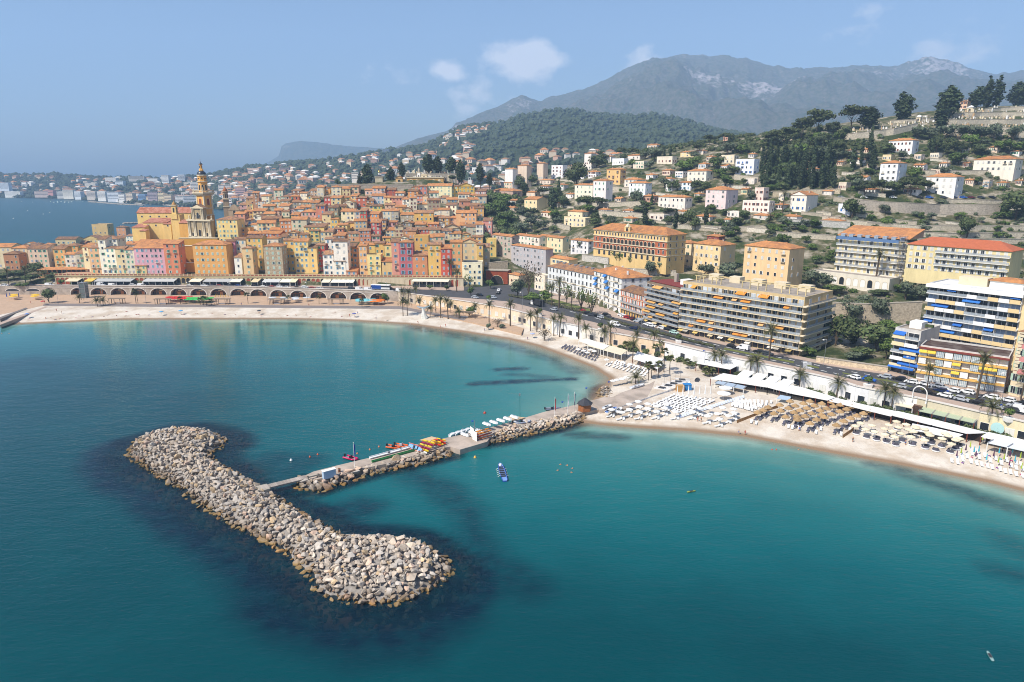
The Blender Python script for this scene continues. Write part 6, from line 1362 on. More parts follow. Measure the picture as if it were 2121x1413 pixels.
# --- villas and large buildings of the right shore
RD=Vector((.6,-.8,0));RN=Vector((.8,.6,0));RA=math.atan2(-.8,.6)
def seat(xl,xr,yb,Y=None,z=None,d=RD):
 xm=(xl+xr)/2;m=Py(xm,yb,Y) if Y else Pz(xm,yb,z) if z is not None else T(xm,yb)
 a,b=slide(m,d,xl),slide(m,d,xr);return(a+b)/2,(b-a).length,b,m
def villa(i,xl,xr,xe,ye,yb,c,roof,fl,cols,sh,lab,Y=None,lm=None,dmin=6,dmax=13,**kw):
 p,w,b,m=seat(xl,xr,yb,Y);e=slide(b,RN,xe) if xe>xr else b+RN*9
 d=min(max((e-b).length,dmin),dmax);h=max(ztop(ye,m.y)-m.z,2.6)
 k=dict(balc=.12,found=7,chim=2,skip=.04,styles='ooccg',fresh=True);k.update(kw)
 HOUSES.append((xl,xe,ye,yb));
 return house(p,w,h,d,c,RA,roof,fl,cols,sh,seed=2000+i,name='villa',label=lab,cat='villa',landmark=lm,base='small '+cname(c)+' garden house',group=None if lab else 'small garden houses',**k)
VL=[(1086,1112,1136,413,437,'#efd795','g',2,3,'g','yellow pair of villas with green shutters on the garden slope',None,'the yellow pair of villas'),(1190,1227,1233,383,412,'#f0e6c4','h',3,4,'p','cream villa with pale green shutters beside the tall white one',None,None),(1228,1254,1268,374,421,'#efe6d8','h',4,3,'g','tall white villa of four storeys with green shutters',None,'the tall white villa'),(1256,1284,1296,351,381,'#e8b95e','h',3,3,'n','orange yellow villa with a wide overhanging roof',None,'the orange yellow villa'),(1302,1336,1349,379,407,'#eef0ec','h',3,4,'p','white villa with pale shutters in front of a cream one',None,None),(1293,1320,1336,372,388,'#ecdcc0','h',2,3,'w','cream villa showing its roof above the white one',None,None),(1363,1418,1433,408,432,'#f0e2cc','h',2,6,'w','long white villa with sun awnings over its terrace',None,'the long white villa'),(1460,1502,1531,393,432,'#eed3c8','h',4,4,'w','pale pink apartment villa with a red roof and balconies',None,'the pale pink villa'),(1405,1430,1438,378,394,'#eef0f2','h',2,3,'b','small white villa with an arched porch',None,None),(1423,1462,1477,354,376,'#f0e4c8','h',2,4,'w','cream villa with a square upper storey',None,'the cream upper villa'),(1409,1438,1446,315,325,'#ecd590','h',2,3,'w','yellow villa with a low roof near the ridge',None,'the yellow ridge villa'),(1493,1520,1527,323,339,'#efdcb0','f',2,3,'w','cream flat roofed villa below the ridge',None,None),(1142,1165,1173,344,372,'#f0ebe4','f',4,3,'n','white balcony apartment block among trees above the yellow pair of villas',None,'the white balcony block'),(1069,1100,1110,374,384,'#d8a684','h',1,4,'n','long low villa with a red roof left of the white balcony block',None,None),(1118,1140,1148,373,382,'#e3cdb0','h',1,3,'n','low villa with an orange roof just below the white balcony block',None,None),(1020,1062,1082,395,405,'#c9a58a','h',1,4,'n','brownish long house with a red roof half hidden by the green slope',None,None),(1168,1212,1223,452,470,'#efd9a0','f',2,5,'w','lower storeys of a yellow villa with curved terraces on a rock',None,'the curved yellow villa'),(1176,1206,1216,438,455,'#f0dca6','h',1,3,'w','red roofed top storey of the yellow villa on a rock',None,None),(1253,1265,1270,324,337,'#f0ead8','h',2,2,'w','small white house with a red roof on the ridge',None,None),(1268,1292,1301,330,342,'#f2f0ec','f',1,4,'w','white flat villa right of the small white ridge house',None,None),(1331,1354,1363,406,419,'#cfa07e','h',1,3,'n','brown low house with a red hip roof left of the long white villa',None,None),(1522,1560,1571,332,362,'#eef2f6','f',3,4,'u','white villa with bright blue shutters beside the cypress grove',None,'the blue shuttered villa'),(1635,1668,1692,404,439,'#efe4cc','x',2,3,'u','white gabled villa with blue shutters above the terraces',None,'the blue and white gabled villa'),(1562,1580,1591,391,418,'#ecd2bc','f',2,2,'n','peach flat roofed tower house above the long white terrace',None,None),(1537,1592,1600,418,440,'#f0e2cc','f',2,6,'n','long white terrace house with red canopies',None,'the long terrace house'),(1820,1856,1885,338,375,'#eceeec','h',3,3,'w','square white villa of three storeys with a red hip roof',468,'the square white villa'),(1914,1976,1992,366,405,'#f0eadc','h',3,4,'w','white villa with three wide balcony storeys and a red roof',442,'the balcony villa'),(2014,2100,2125,330,356,'#efe4c8','h',2,7,'w','wide cream villa with a long balcony and a broad red roof',470,'the wide cream villa'),(1838,1888,1901,291,317,'#f2efe8','h',2,6,'n','white villa with brown shutters under the cemetery wall',None,'the brown shuttered villa'),(1736,1752,1760,380,394,'#e0cfae','f',1,4,'n','sand coloured ruin like house with arched openings',None,None),(1987,2002,2009,210,226,'#dfb68c','h',2,2,'n','small orange house behind the cemetery trees',None,None),(1498,1507,1512,283,292,'#d9a07c','h',1,2,'n','tiny house with a red roof on the ridge line',None,None),(1300,1325,1334,322,331,'#e8dcc6','h',1,3,'w','low beige villa on the ridge right of the umbrella pines',None,None),(1360,1392,1400,326,340,'#e6d8b8','f',1,4,'n','low yellowish house with a terrace wall under the ridge',None,None),(1020,1060,1068,488,531,'#bfae98','g',4,5,'g','long grey house with green shutters above the tunnel',None,'the long grey house'),(1070,1117,1124,489,522,'#efe3c8','g',3,6,'g','cream terraced house with an orange roof and green shutters',None,None),(1116,1165,1177,491,523,'#ead89e','g',3,6,'g','yellow end of the terrace with a loggia under its roof',None,None),(1182,1218,1228,498,526,'#e6e2da','h',3,4,'y','white house with an orange roof left of the long arcaded building',None,None),(1059,1130,1138,512,560,'#b8b2ae','h',4,9,'y','wide grey apartment house with dormers on an orange roof',None,'the wide grey house'),(1117,1178,1196,534,562,'#efd08c','h',2,7,'b','yellow house with a colonnaded roof terrace',None,'the colonnaded yellow house'),(1054,1075,1082,569,590,'#e6cfa0','h',1,2,'n','low house with an orange roof beside the tunnel mouth',None,None),(1107,1128,1136,572,602,'#f0e0bc','f',2,3,'w','cream cafe house with a white awning left of the white hotel',None,None),(1386,1430,1446,502,546,'#efd8a4','h',3,4,'d','cream annexe right of the long arcaded building',392,None),(1434,1490,1526,506,553,'#eccb84','h',3,5,'w','broad yellow house with white shutters and a balcony',372,'the broad yellow house'),(1464,1488,1500,489,503,'#8f3f30','h',1,2,'n','dark red pavilion behind the broad yellow house',None,None),(1538,1630,1666,512,574,'#ecc27c','h',4,6,'w','large orange yellow house with a flat hip roof and white shutters',335,'the large orange yellow house'),(1735,1760,1770,425,443,'#e3e6e8','f',1,2,'u','small pale house with a turquoise awning under the car park wall',None,None),]
for q in[(1046,1062,1068,350,358,'#ece6da','the pines on the far left slope'),(1205,1225,1232,342,352,'#e9dfcc',''),(1172,1186,1190,402,411,'#efe9dc',''),(1338,1352,1358,362,372,'#eee6d8',''),(1372,1388,1394,370,380,'#f0e8da',''),(1400,1420,1428,438,448,'#e6dac4',''),(1545,1562,1570,372,382,'#e8dcc8',''),(1606,1622,1628,424,434,'#ece2d2',''),(1700,1722,1730,396,404,'#e6dccb',''),(1560,1590,1600,446,455,'#e3d6c0',''),(1620,1650,1660,448,457,'#eae2d4',''),(1700,1740,1748,458,466,'#e6e2dc',''),(1240,1256,1262,434,443,'#efe6d6',''),(1290,1310,1316,436,445,'#e9ddc8',''),(1345,1375,1382,446,456,'#e5d8c0',''),(1440,1470,1478,448,457,'#e0d2ba',''),(1505,1530,1536,440,450,'#ede0cf',''),(1120,1140,1146,440,450,'#e8d8bc',''),(1046,1064,1070,430,440,'#dcc8ac',''),(1760,1784,1790,330,340,'#e8e0d0',''),(1944,1960,1966,338,348,'#e8dcc8',''),(1670,1690,1696,350,359,'#ddd2c0',''),(1790,1812,1818,392,402,'#ece4d6',''),(1870,1900,1908,392,402,'#eee6da',''),(1340,1360,1366,300,309,'#e2c4a4',''),(1440,1456,1460,312,320,'#e6d6bc',''),(1210,1224,1228,318,327,'#ece2d0','')]:
 VL.append((*q[:6],'hf'[int(q[0])%2],1,3,'wn'[int(q[0])%3%2],None,None,None))
rr=random.Random(99)
for _ in range(330):
 x,y=(rr.uniform(1040,1640),rr.uniform(325,470)) if rr.random()<.7 else(rr.uniform(1640,2110),rr.uniform(315,400));w,h=rr.uniform(14,30),rr.uniform(8,15)
 if 1570<x<1725 and y<395 or x<1230 and y>440 or y<345-(x-1040)*.05 and x<1500 or any(a-3<x+w and x<b+3 and e-3<y and y-h<f+3 for(a,_1,b,e,f) in[(v[0],0,max(v[2],v[1]),v[3],v[4]) for v in VL]):continue
 VL.append((x,x+w*.75,x+w,y-h,y,rr.choice(['#efe6d8','#ead9b8','#e6cba8','#f0ece4','#dcc4a4','#ecd090']),rr.choice('hhgf'),1 if h<11 else 2,rr.choice([3,4]),rr.choice('wngb'),None,None,None))
for i,q in enumerate(VL):villa(i,*q[:11],Y=q[11],lm=q[12])
# ---- long buildings along the road
def big(px0,px1,y0,y1,yt,depth,Y=None,z=ROADZ,name='building',label='',cat='building',lm=None):
 if Y:b=Py(px1,y1,Y);a=slide(b,RD,px0)
 else:a,b=Pz(px0,y0,z),Pz(px1,y1,z)
 r=empty(name,(a+b)/2,math.atan2(b.y-a.y,b.x-a.x));tag(r,label,cat)
 w=(b-a).length;h=ztop(yt,a.y)-a.z
 if lm:q=proj((a+b)/2+Vector((0,0,h/2)));LAND.append((lm,*q))
 HOUSES.append((px0,px1,yt,y1));return r,w,h
def rowwin(r,w,z,n,st,sh,ww,wh,y=0.0,x0=None,skip=0.0,rot=0.0,seed=0):
 rr=random.Random(seed);a=-w/2 if x0 is None else x0
 for k in range(n):
  if rr.random()<skip:continue
  s=rr.choice(st);window(r,a+w*(k+.5)/n,z,s,sh,ww,wh,y,rot) if not rot else window(r,x0,z,s,sh,ww,wh,y+w*(k+.5)/n,rot)
def railing(w,d=None):
 b=MB();b.box(0,0,.95,w,.06,.07);n=max(4,int(w/.7))
 for k in range(n+1):b.box(-w/2+w*k/n,0,0,.05,.05,.95)
 b.box(0,.02,.15,w,.02,.75,m=1);return b.mesh('railing',[metal,mat('rail_glass',(.45,.5,.54,1),rough=.2,alpha=.55)])
def shell(r,w,h,d,c,m=None,roofm=None,y0=0.0,name='wall',par=.6):
 pbox(r,name,0,y0+d/2,-6,w,d,h+6,m,col(c,.8));pbox(r,'roof',0,y0+d/2,h+.01,w-.6,d-.6,.05,roofm or roofflat)
 if par:
  for x,y,sx,sy in((0,y0+.15,w+.04,.3),(0,y0+d-.15,w+.04,.3),(-w/2+.15,y0+d/2,.3,d-.62),(w/2-.15,y0+d/2,.3,d-.62)):pbox(r,'parapet',x,y,h,sx,sy,par,m,col(c,.8))
def apartments(r,w,h,d,floors,bays,c,slabc,awn,seed,shut='#cfd6dc',ground=True,pawn=.12,rightd=True,out=1.7,panels=None):
 rr=random.Random(seed);shell(r,w,h,d,c);fh=h/floors;bw=w/bays
 sm=mat('slab'+slabc,col(slabc,.82),rough=.85,noise=.06,nscale=.7);blind=mat('blind'+shut,col(shut,.75),rough=.7,rnd=.2)
 for f in range(1,floors):
  z=fh*f
  b=MB();b.box(0,-out/2,-.32,w+.4,out,.34)
  if rightd:b.box(w/2+out/2,d/2-out/2,-.32,out,d+out,.34)
  obj('balcony',cached(('apb',id(r)),lambda:b.mesh('balcony',sm)),r,(0,0,z))
  if panels:
   for k in range(bays):
    pm=panels[(f*3+k*2+(k//2)*f)%len(panels)]
    if pm is None:obj('railing',cached(('rail',round(bw,1)),lambda:railing(round(bw,1))),r,(-w/2+bw*(k+.5),-out+.06,z))
    else:pbox(r,'balcony_panel',-w/2+bw*(k+.5),-out-.04,z-.3,bw*.96,.14,1.35,mat('panel'+pm,col(pm,.85),rough=.8,noise=.04))
  else:
   n=max(1,round(w/9))
   for k in range(n):obj('railing',cached(('rail',round(w/n,1)),lambda:railing(round(w/n,1))),r,(-w/2+w/n*(k+.5),-out+.06,z))
  if rightd:
   obj('railing',cached(('rail',round(d,1)),lambda:railing(round(d,1))),r,(w/2+out-.06,d/2,z),rad(90))
   for k in range(3):window(r,w/2,z+.1,rr.choice('gc'),'y',1.6,2.0,d*(.2+.3*k),rad(90))
  for k in range(bays):
   x=-w/2+bw*(k+.5);t=rr.random()
   gl=cached(('pan',round(bw,1),t<.4),lambda:(lambda q:(q.box(0,-.03,.08,bw*.8,.08,fh*.74,m=0),q.box(0,-.06,.08,.08,.1,fh*.74,m=1),q.box(0,-.06,.05+fh*.74,bw*.82,.12,.1,m=1),q.mesh('window',[blind if t<.4 else glassdark,whitep]))[-1])(MB()))
   obj('window',gl,r,(x,-.0,z))
   if rr.random()<.5:pbox(r,'divider',x+bw/2,-out*.35,z,.12,out*.6,fh-.35,mat('slab'+slabc,col(slabc,.82)))
   if rr.random()<pawn:awning(r,x,z+fh-.45,bw*rr.choice([.9,1.7]),1.9,.9,rr.choice(awn),-.1)
 if ground:
  for k in range(bays):
   x=-w/2+bw*(k+.5);b=MB();b.box(0,-.05,.2,bw*.84,.1,fh*.75)
   obj('shop_window',cached(('shop',round(bw,1),round(fh,1)),lambda:b.mesh('shop_window',glassdark)),r,(x,0,0))
   if rr.random()<.4:awning(r,x,fh-.3,bw*.95,2.2,.8,rr.choice(['#d9c59a','#e0c070','#b8b0a0','#e8e2d2']),-.1)
def pergola(r,x,y,z,w,d,c='#e6d09a'):
 m=mat('pergola'+c,col(c,.8),rough=.85)
 for k in range(max(3,int(w/3))):n=max(3,int(w/3));b=MB();b.box(0,0,2.3,.2,d,.25);b.box(0,-d/2+.2,0,.3,.3,2.3);obj('pergola_frame',cached(('perg',d,c),lambda:b.mesh('pergola_frame',m)),r,(x-w/2+w*(k+.5)/n,y,z))
 for s in(-1,1):pbox(r,'pergola_beam',x,y+s*(d/2-.3),z+2.56,w,.25,.2,m)
r,w,h=big(1134,1229,604,628,551,14,label='long white hotel with a brown tiled roof left of the blue awning one',cat='hotel',lm='the long white hotel');shell(r,w,h,13,'#eef0ee',par=0)
obj('roof',roof_mesh('h',w,13,2.6,.5,rooftile),r,(0,6.5,h),color=col('#eef0ee'));fh=h/4
for f in range(4):rowwin(r,w*.96,fh*f+fh*.25,12,'oog' if f<3 else 'g','w',1.05,fh*.55,seed=f)
for f in(1,2):pbox(r,'string_course',0,-.1,fh*f,w,.25,.3,creamp)
for k in range(4):balcony(r,-w*.3+w*.2*k,fh*2-.05+fh*.18,3.2,.9)
for k in range(7):pbox(r,'roof_light',-w*.4+w*.12*k,5.5,h+1.5,1.6,1.8,1.3,metal)
r,w,h=big(1229,1285,628,650,560,14,label='white hotel of six storeys with blue awnings and an orange roof',cat='hotel',lm='the blue awning hotel');d=17;shell(r,w,h,d,'#f2f1ec',par=0)
obj('roof',roof_mesh('h',w,d,3.2,.5,rooffresh),r,(0,d/2,h),color=col('#f2f1ec'));fh=h/6
for f in range(6):
 rowwin(r,w*.96,fh*f+fh*.22,6,'fog','w',1.1,fh*.6,seed=f+9);rowwin(r,d,fh*f+fh*.25,4,'oc','y',1.0,fh*.52,0,x0=w/2,rot=rad(90),seed=f)
 if f:pbox(r,'string_course',0,-.08,fh*f-.1,w+.1,.25,.25,creamp)
 for k in range(3):
  if f and(k+f)%2:balcony(r,-w*.33+w*.33*k,fh*f+fh*.2,3.6,1.0)
for x,f in((-.4,4),(-.4,3),(0,4),(.05,3),(.38,3),(-.05,5)):awning(r,x*w,fh*f+fh*.95,3.4,1.4,1.2,'#3f7fc4',-.1)
for k in range(5):pbox(r,'chimney',-w*.4+w*.2*k,5+(k%2)*7,h+.8,.8,.8,2.2,whitep)
r,w,h=big(1285,1336,650,667,600,12,label='red brick coloured house with white shutters and an ochre ground floor',cat='house',lm='the red road house');shell(r,w,h,12,'#d0704a',par=0);obj('roof',roof_mesh('g',w,12,2.2,.4,rooftile),r,(0,6,h),color=col('#d0704a'));fh=h/4
pbox(r,'ground_floor',0,-.05,-.3,w+.02,.25,fh+.2,color=col('#e0b264',.8))
for f in range(4):rowwin(r,w*.96,fh*f+fh*.22,9,'co' if f else 'a','w',1.0,fh*.62,-.2 if f==0 else 0,seed=f+3)
for f in(1,2,3):pbox(r,'string_course',0,-.1,fh*f-.05,w+.1,.3,.22,creamp)
for f in(1,2):obj('railing',cached(('rail',round(w*.9,1)),lambda:railing(round(w*.9,1))),r,(0,-1.0,fh*f+.15));pbox(r,'balcony',0,-.5,fh*f,w*.92,1.0,.15,creamp)
r,w,h=big(1337,1408,667,688,585,15,label='brownish apartment block with grey balconies and small orange awnings',cat='apartment block',lm='the brown apartment block')
apartments(r,w,h,15,8,7,'#8f7a64','#b9ae9f',['#e0a24a','#dba860'],3,rightd=False,pawn=.16);pbox(r,'roof_edge',0,7,h+.6,w-1,12,.3,mat('red_roof',col('#8f3d34',.7),rough=.9));pbox(r,'roof_hut',w*.3,8,h+.9,6,5,2.4,whitep);pbox(r,'chimney',-.1*w,9,h+.9,1.6,1.2,4.0,concrete)
r,w,h=big(1409,1655,689,738,585,22,label='very long cream apartment block with stepped balconies and orange awnings',cat='apartment block',lm='the long cream apartment block')
apartments(r,w,h,24,8,22,'#d8bd8c','#ead9b8',['#e8963c','#e8963c','#e0a04a','#f0b878'],5,pawn=.13)
for x,ww in((-.42,.1),(-.27,.12),(.05,.26),(.36,.24)):pergola(r,x*w,9,h+.05,ww*w,6)
for k in range(5):pbox(r,'roof_hut',-w*.4+w*.19*k,17,h+.05,5,4,2.6,creamp)
r,w,h=big(1657,1700,738,724,683,10,label='low beige wing with two brown windows at the end of the long cream block',cat='building');r.rotation_euler.z=RA+rad(90);shell(r,15,h,10,'#e0cfa8')
for k in(0,1):pbox(r,'window',4.6,-.05,1.4+3.3*k,2.2,.2,2.4,mat('brown_shutter',col('#5f2f22',.7)));rowwin(r,8,1.5+3.3*k,3,'g','w',1.2,1.5,x0=-6)
r,w,h=big(1905,2092,0,772,588,16,Y=224,label='tall block with a chequer of white and cream balcony panels and blue blinds',cat='apartment block',lm='the chequered balcony block')
apartments(r,w,h,15,9,9,'#cfd0d2','#e8e6e0',['#2f6fc4','#3a7fd0'],8,shut='#9fb2cc',ground=False,pawn=.12,rightd=False,panels=['#f4f2ee',None,'#ecd09a',None,'#ecd09a',None,'#f4f2ee'])
pbox(r,'roof_slab',0,6,h-.9,w+1,16.5,1.1,whitep);pbox(r,'roof_hut',-w*.1,8,h+.2,9,5,3,creamp);pbox(r,'roof_hut',w*.25,9,h+.2,10,6,2.6,whitep);obj('roof_tiles',roof_mesh('h',10,6,1.2,.5,rooffresh),r,(w*.25,9,h+2.9),color=col('#efe'[:4]+'0e0'))
pbox(r,'stair_tower',w/2+4.5,7,-6,9,14,h+5,color=col('#efd6a2',.82))
for k in range(8):window(r,w/2+4,h*(k+.5)/8.3,'c','y',1.8,1.5,-.01)
r,w,h=big(1843,1895,768,779,681,14,label='narrow block with blue awnings and cream balcony panels by the road',cat='apartment block',lm='the narrow blue awning block')
apartments(r,w,h,16,6,2,'#d8d2c8','#e6e2da',['#2f6fc4'],12,shut='#b4bfd0',pawn=.5,rightd=False,panels=['#f0dcae',None,'#f4f2ee','#f0dcae'])
rowwin(r,14,h*.55,3,'g','w',1.2,2.4,1,x0=w/2,rot=rad(90));awning(r,0,3.4,w,2.4,1.0,'#2f6fc4',-.2);pbox(r,'roof_hut',0,8,h,4,5,2.4,whitep)
for k in(-3,3):pbox(r,'planter',k,9,h+.6,3,1,.9,leaf_bush)
r,w,h=big(1897,2078,785,815,718,13,label='low yellow trimmed block with white glazed bays and a flat brown roof',cat='apartment block',lm='the yellow trimmed block')
shell(r,w,h,13,'#d9d4cc',roofm=mat('tar_roof',col('#7d6f66',.6),rough=1,noise=.2,base2=col('#5a3f36',.5),b2scale=.15));fh=h/4;n=10;bw=w/n;rr=random.Random(6)
ym=mat('band_yellow',col('#e8b860',.82),rough=.8)
for f in range(4):
 pbox(r,'balcony',0,-.8,fh*f+fh-.3,w+.2,1.7,.4,ym)
 for k in range(n):
  t=rr.random();b=MB();b.box(0,0,.3,bw*.9,.1,fh-.75,m=0)
  for q in range(5):b.box(-bw*.42+bw*.21*q,-.06,.3,.09,.08,fh-.75,m=1)
  b.box(0,-.06,.3+(fh-.75)*.3,bw*.9,.06,.08,m=1);kk=0 if t<.55 else 1
  obj('glazed_bay',cached(('bay',kk),lambda:b.mesh('glazed_bay',[mat('bay_glass',(.32,.38,.4,1),rough=.15) if kk==0 else whitep,whitep])),r,(-w/2+bw*(k+.5),-1.3 if t<.7 else-.1,fh*f))
  if rr.random()<.22:awning(r,-w/2+bw*(k+.5),fh*f+fh-.35,bw*.95,1.3,.9,'#ecc648',-.9)
pbox(r,'roof_edge',0,-.9,h-.25,w+.4,1.6,.35,mat('red_roof',col('#8f3d34',.7)))
r,w,h=big(2090,2190,818,842,690,16,label='pink house with cream corner stones cut off by the right edge',cat='house',lm='the pink corner house');shell(r,w,h,16,'#d98f8a',par=0);pbox(r,'ground_floor',0,-.1,-.5,w+.2,.4,h*.36,color=col('#ecd9b4',.8));fh=h/5
for f in range(5):rowwin(r,w,fh*f+fh*.25,7,'of','p',1.2,fh*.55,-.32 if f<2 else 0,seed=f)
for f in range(12):pbox(r,'corner_stone',-w/2+.5+.15*(f%2),-.06,h*.36+f*h*.053,1.1+.3*(f%2),.3,h*.04,creamp)
pbox(r,'cornice',0,8,h,w+1,17,.6,creamp);obj('roof',roof_mesh('h',w,16,2.5,.5,rooftile),r,(0,8,h+.6),color=col('#d98f8a'))
r,w,h=big(1728,1872,0,578,492,15,Y=326,label='grand cream hotel with white shutters and scaffolding on its roof',cat='hotel',lm='the scaffolded hotel');shell(r,w,h,15,'#f0dca8',par=0);fh=h/5
for f in range(5):
 rowwin(r,w*.98,fh*f+fh*.2,11,'fccf','w',1.15,fh*.62,seed=f+2);pbox(r,'balcony',0,-.6,fh*f-.1,w,1.2,.22,whitep)
 if f:obj('railing',cached(('rail',round(w/3,1)),lambda:railing(round(w/3,1))),r,(-w/3,-1.1,fh*f+.12));obj('railing',cached(('rail',round(w/3,1)),lambda:railing(round(w/3,1))),r,(0,-1.1,fh*f+.12));obj('railing',cached(('rail',round(w/3,1)),lambda:railing(round(w/3,1))),r,(w/3,-1.1,fh*f+.12))
obj('roof',roof_mesh('s',w,15,4.2,.3,rooffresh),r,(0,7.5,h+1.5),color=col('#e0b08a'))
for k in range(8):o=pbox(r,'dormer',-w*.42+w*.12*k,.6,h+.2,2.0,2.4,2.0,mat('dormer_grey',col('#aebccb',.75),rough=.7))
sc_=empty('scaffolding',r.location,r.rotation_euler.z);tag(sc_,'metal scaffolding with blue netting round the hotel roof and down its right corner','scaffolding')
def sbar(p,q,t=.07):
 b=MB();b.tube(p,q,t,n=4);obj('pole',b.mesh('pole',metal),sc_)
for f in range(9):
 z=f*(h+3)/8;sbar((w*.40,-1.5,z),(w*.5,-1.5,z));pbox(sc_,'platform',w*.45,-1.9,z,w*.1,1.0,.08,mat('plank_grey',col('#b9aca0',.7)))
for x in(.40,.433,.466,.5):sbar((w*x,-1.5,-2),(w*x,-1.5,h+3));sbar((w*x,-2.5,-2),(w*x,-2.5,h+3))
for k in range(18):x=-w/2+w*.9*k/17;sbar((x,-1.6,h-.6),(x,-1.6,h+2.2),.05)
for z in(h-.6,h+.6,h+2.0):sbar((-w/2,-1.6,z),(w*.5,-1.6,z),.05)
pbox(sc_,'netting',-w*.05,-1.75,h-.6,w*.9,.06,1.5,mat('net_blue',col('#6f93c4',.7),rough=.9,alpha=.8))
r,w,h=big(1874,2086,0,578,505,14,Y=282,label='long cream hotel wing with white shutters and a red hip roof',cat='hotel',lm='the long hotel wing');shell(r,w,h,14,'#f0dca4',par=0);obj('roof',roof_mesh('h',w,14,3.4,.5,mat('roof_red',col('#bd6844',.8),rough=.9,noise=.15,nscale=.8,bump=.3)),r,(0,7,h),color=col('#f0dca4'));fh=h/4
for f in range(4):
 rowwin(r,w*.98,fh*f+fh*.2,14,'fcco','w',1.2,fh*.6,seed=f+21)
 if f:pbox(r,'balcony',w*.15,-.6,fh*f-.1,w*.7,1.2,.2,whitep);obj('railing',cached(('rail',round(w*.7,1)),lambda:railing(round(w*.7,1))),r,(w*.15,-1.1,fh*f+.1))
r,w,h=big(1680,1840,0,604,556,10,Y=318,label='long single storey white glazed pavilion of the hotel garden',cat='pavilion');shell(r,w,h*.8,10,'#f0e6d2');
for k in range(11):arch_panel(r,'glazed_bay',-w*.45+w*.09*k,-.05,.5,w*.06,h*.55,whitep if k%4 else glassdark,0,creamp)
r,w,h=big(1229,1380,0,546,474,14,Y=366,label='long ochre and brick building with two tiers of arched galleries',cat='building',lm='the long arcaded building');shell(r,w,h,15,'#ecc988',par=0);d=15
obj('roof',roof_mesh('h',w,d,3.6,.7,rooffresh),r,(0,d/2,h),color=col('#ecc988'));brick_m=mat('brick_red',col('#c4704c',.75),rough=.9,noise=.15,nscale=1.5);fh=h/4
pbox(r,'brick_field',0,-.06,fh*.95,w*.99,.2,fh*2.0,brick_m)
for f in(1,2):
 for k in range(14):x=-w*.36+w*.72*(k+.5)/14;(k in(6,7) and f==0) or arch_panel(r,'gallery_arch',x,-.2,fh*f+.2,w*.036,fh*.74,darkm,0,creamp,.25)
 for s in(-1,1):
  for q in(-1,1):window(r,s*w*.43+q*1.6,fh*f+fh*.3,'g','w',1.0,fh*.5,-.2)
for k in range(24):window(r,-w*.46+w*.92*k/23,fh*3.25,'g','w',.9,fh*.42)
rowwin(r,w*.9,fh*.15,12,'a','w',1.6,fh*.7)
for z in(fh*.95,fh*2,fh*3,h-.5):pbox(r,'cornice',0,d/2-.2,z,w+.5,d+.7,.45,creamp)
pbox(r,'clock_gable',-w*.02,.4,h-.6,4.4,1.2,3.4,color=col('#ecc988',.8));arch_panel(r,'gable_niche',-w*.02,-.22,h,1.6,2.2,darkm,0,creamp);b=MB();b.lathe([(1.6,0),(1.0,1.0),(.3,1.6),(.02,2.2)],4);obj('gable_cap',b.mesh('gable_cap',creamp),r,(-w*.02,.4,h+2.8))
for f in range(4):rowwin(r,d,fh*f+fh*.25,3,'g','w',1.0,fh*.5,0,x0=w/2,rot=rad(90))
def seafront(px0,px1,c,lab,zb=1.9,wins='cgc',n=8,hgt=None):
 xs=[x for x in np.arange(px0,px1+.1,(px1-px0)/max(2,int((px1-px0)/24)))]
 p,q=front(px0),front(px1);r=empty('sea_front_building',(p.x,p.y,zb));tag(r,lab,'building');top=ROADZ-zb+(.9 if hgt is None else hgt)
 for a,e in zip(xs[:-1],xs[1:]):
  u,v=front(a),front(e);d=(v-u);w=d.length;an=math.atan2(d.y,d.x);nn=Vector((-d.y,d.x,0)).normalized()
  m=(u+v)/2-p-nn*.15;b=MB();b.box(0,.3,-2,w*1.005,.9,top+2);obj('wall',b.mesh('wall',plaster),r,(m.x,m.y,0),an,color=col(c,.8));b=MB();b.box(0,.2,top,w*1.005,1.3,.22);obj('coping',b.mesh('coping',mat('coping_white',col('#dfd6ca',.82))),r,(m.x,m.y,0),an)
  k=max(1,int(w/3.8))
  for i in range(k):
   x=w*((i+.5)/k-.5);o=m-nn*.18+d.normalized()*x
   window(r,o.x,1.0,wins[(i+int(a))%len(wins)],'w',2.1,2.2,o.y,an)
seafront(826,862,'#cfc0aa','short stone wall with stairs between the arched sea wall and the peach building',n=0);seafront(862,962,'#eed2ac','peach sea front building with small square windows behind the first palms');seafront(962,1052,'#f0d3b0','long peach sea front building with pale square windows');seafront(1052,1144,'#f0dcc0','cream and peach sea front building with tall glazed doors',wins='gc')
seafront(1144,1206,'#f1efec','white sea front building with pale blue doors',wins='gcb'.replace('b','g'));seafront(1206,1262,'#ece0d0','blank cream sea front wall with narrow slits');seafront(1262,1378,'#efd2b0','sea front restaurant wall with a lattice of white windows',wins='gg');seafront(1378,1530,'#f3f2f0','white stepped sea front bar under the promenade',wins='cg');seafront(1530,1640,'#f1efea','white sea front wall behind the retractable awnings');seafront(1640,1800,'#f3f1ee','white sea front restaurant with wide blue glass doors',wins='gcg');seafront(1800,1900,'#f2efe6','white sea front house with a brown door next to the beach stairs',wins='cg');seafront(1900,2030,'#d9ccb0','shaded beige sea front wall behind the green striped awning');seafront(2030,2240,'#f0e0b8','cream sea front wall with a pale blue round shield',wins='cgg')
p=front(2072);b=MB();b.lathe([(.05,0),(1.7,0),(1.7,.12),(.05,.12)],16);o=obj('wall_shield',b.mesh('wall_shield',mat('shield',col('#bfe6e2',.8))),None,(p.x-.9,p.y-.7,4.6));o.rotation_euler=(math.pi/2,0,RA);tag(o,'pale blue round shield hanging on the cream sea front wall','sign')
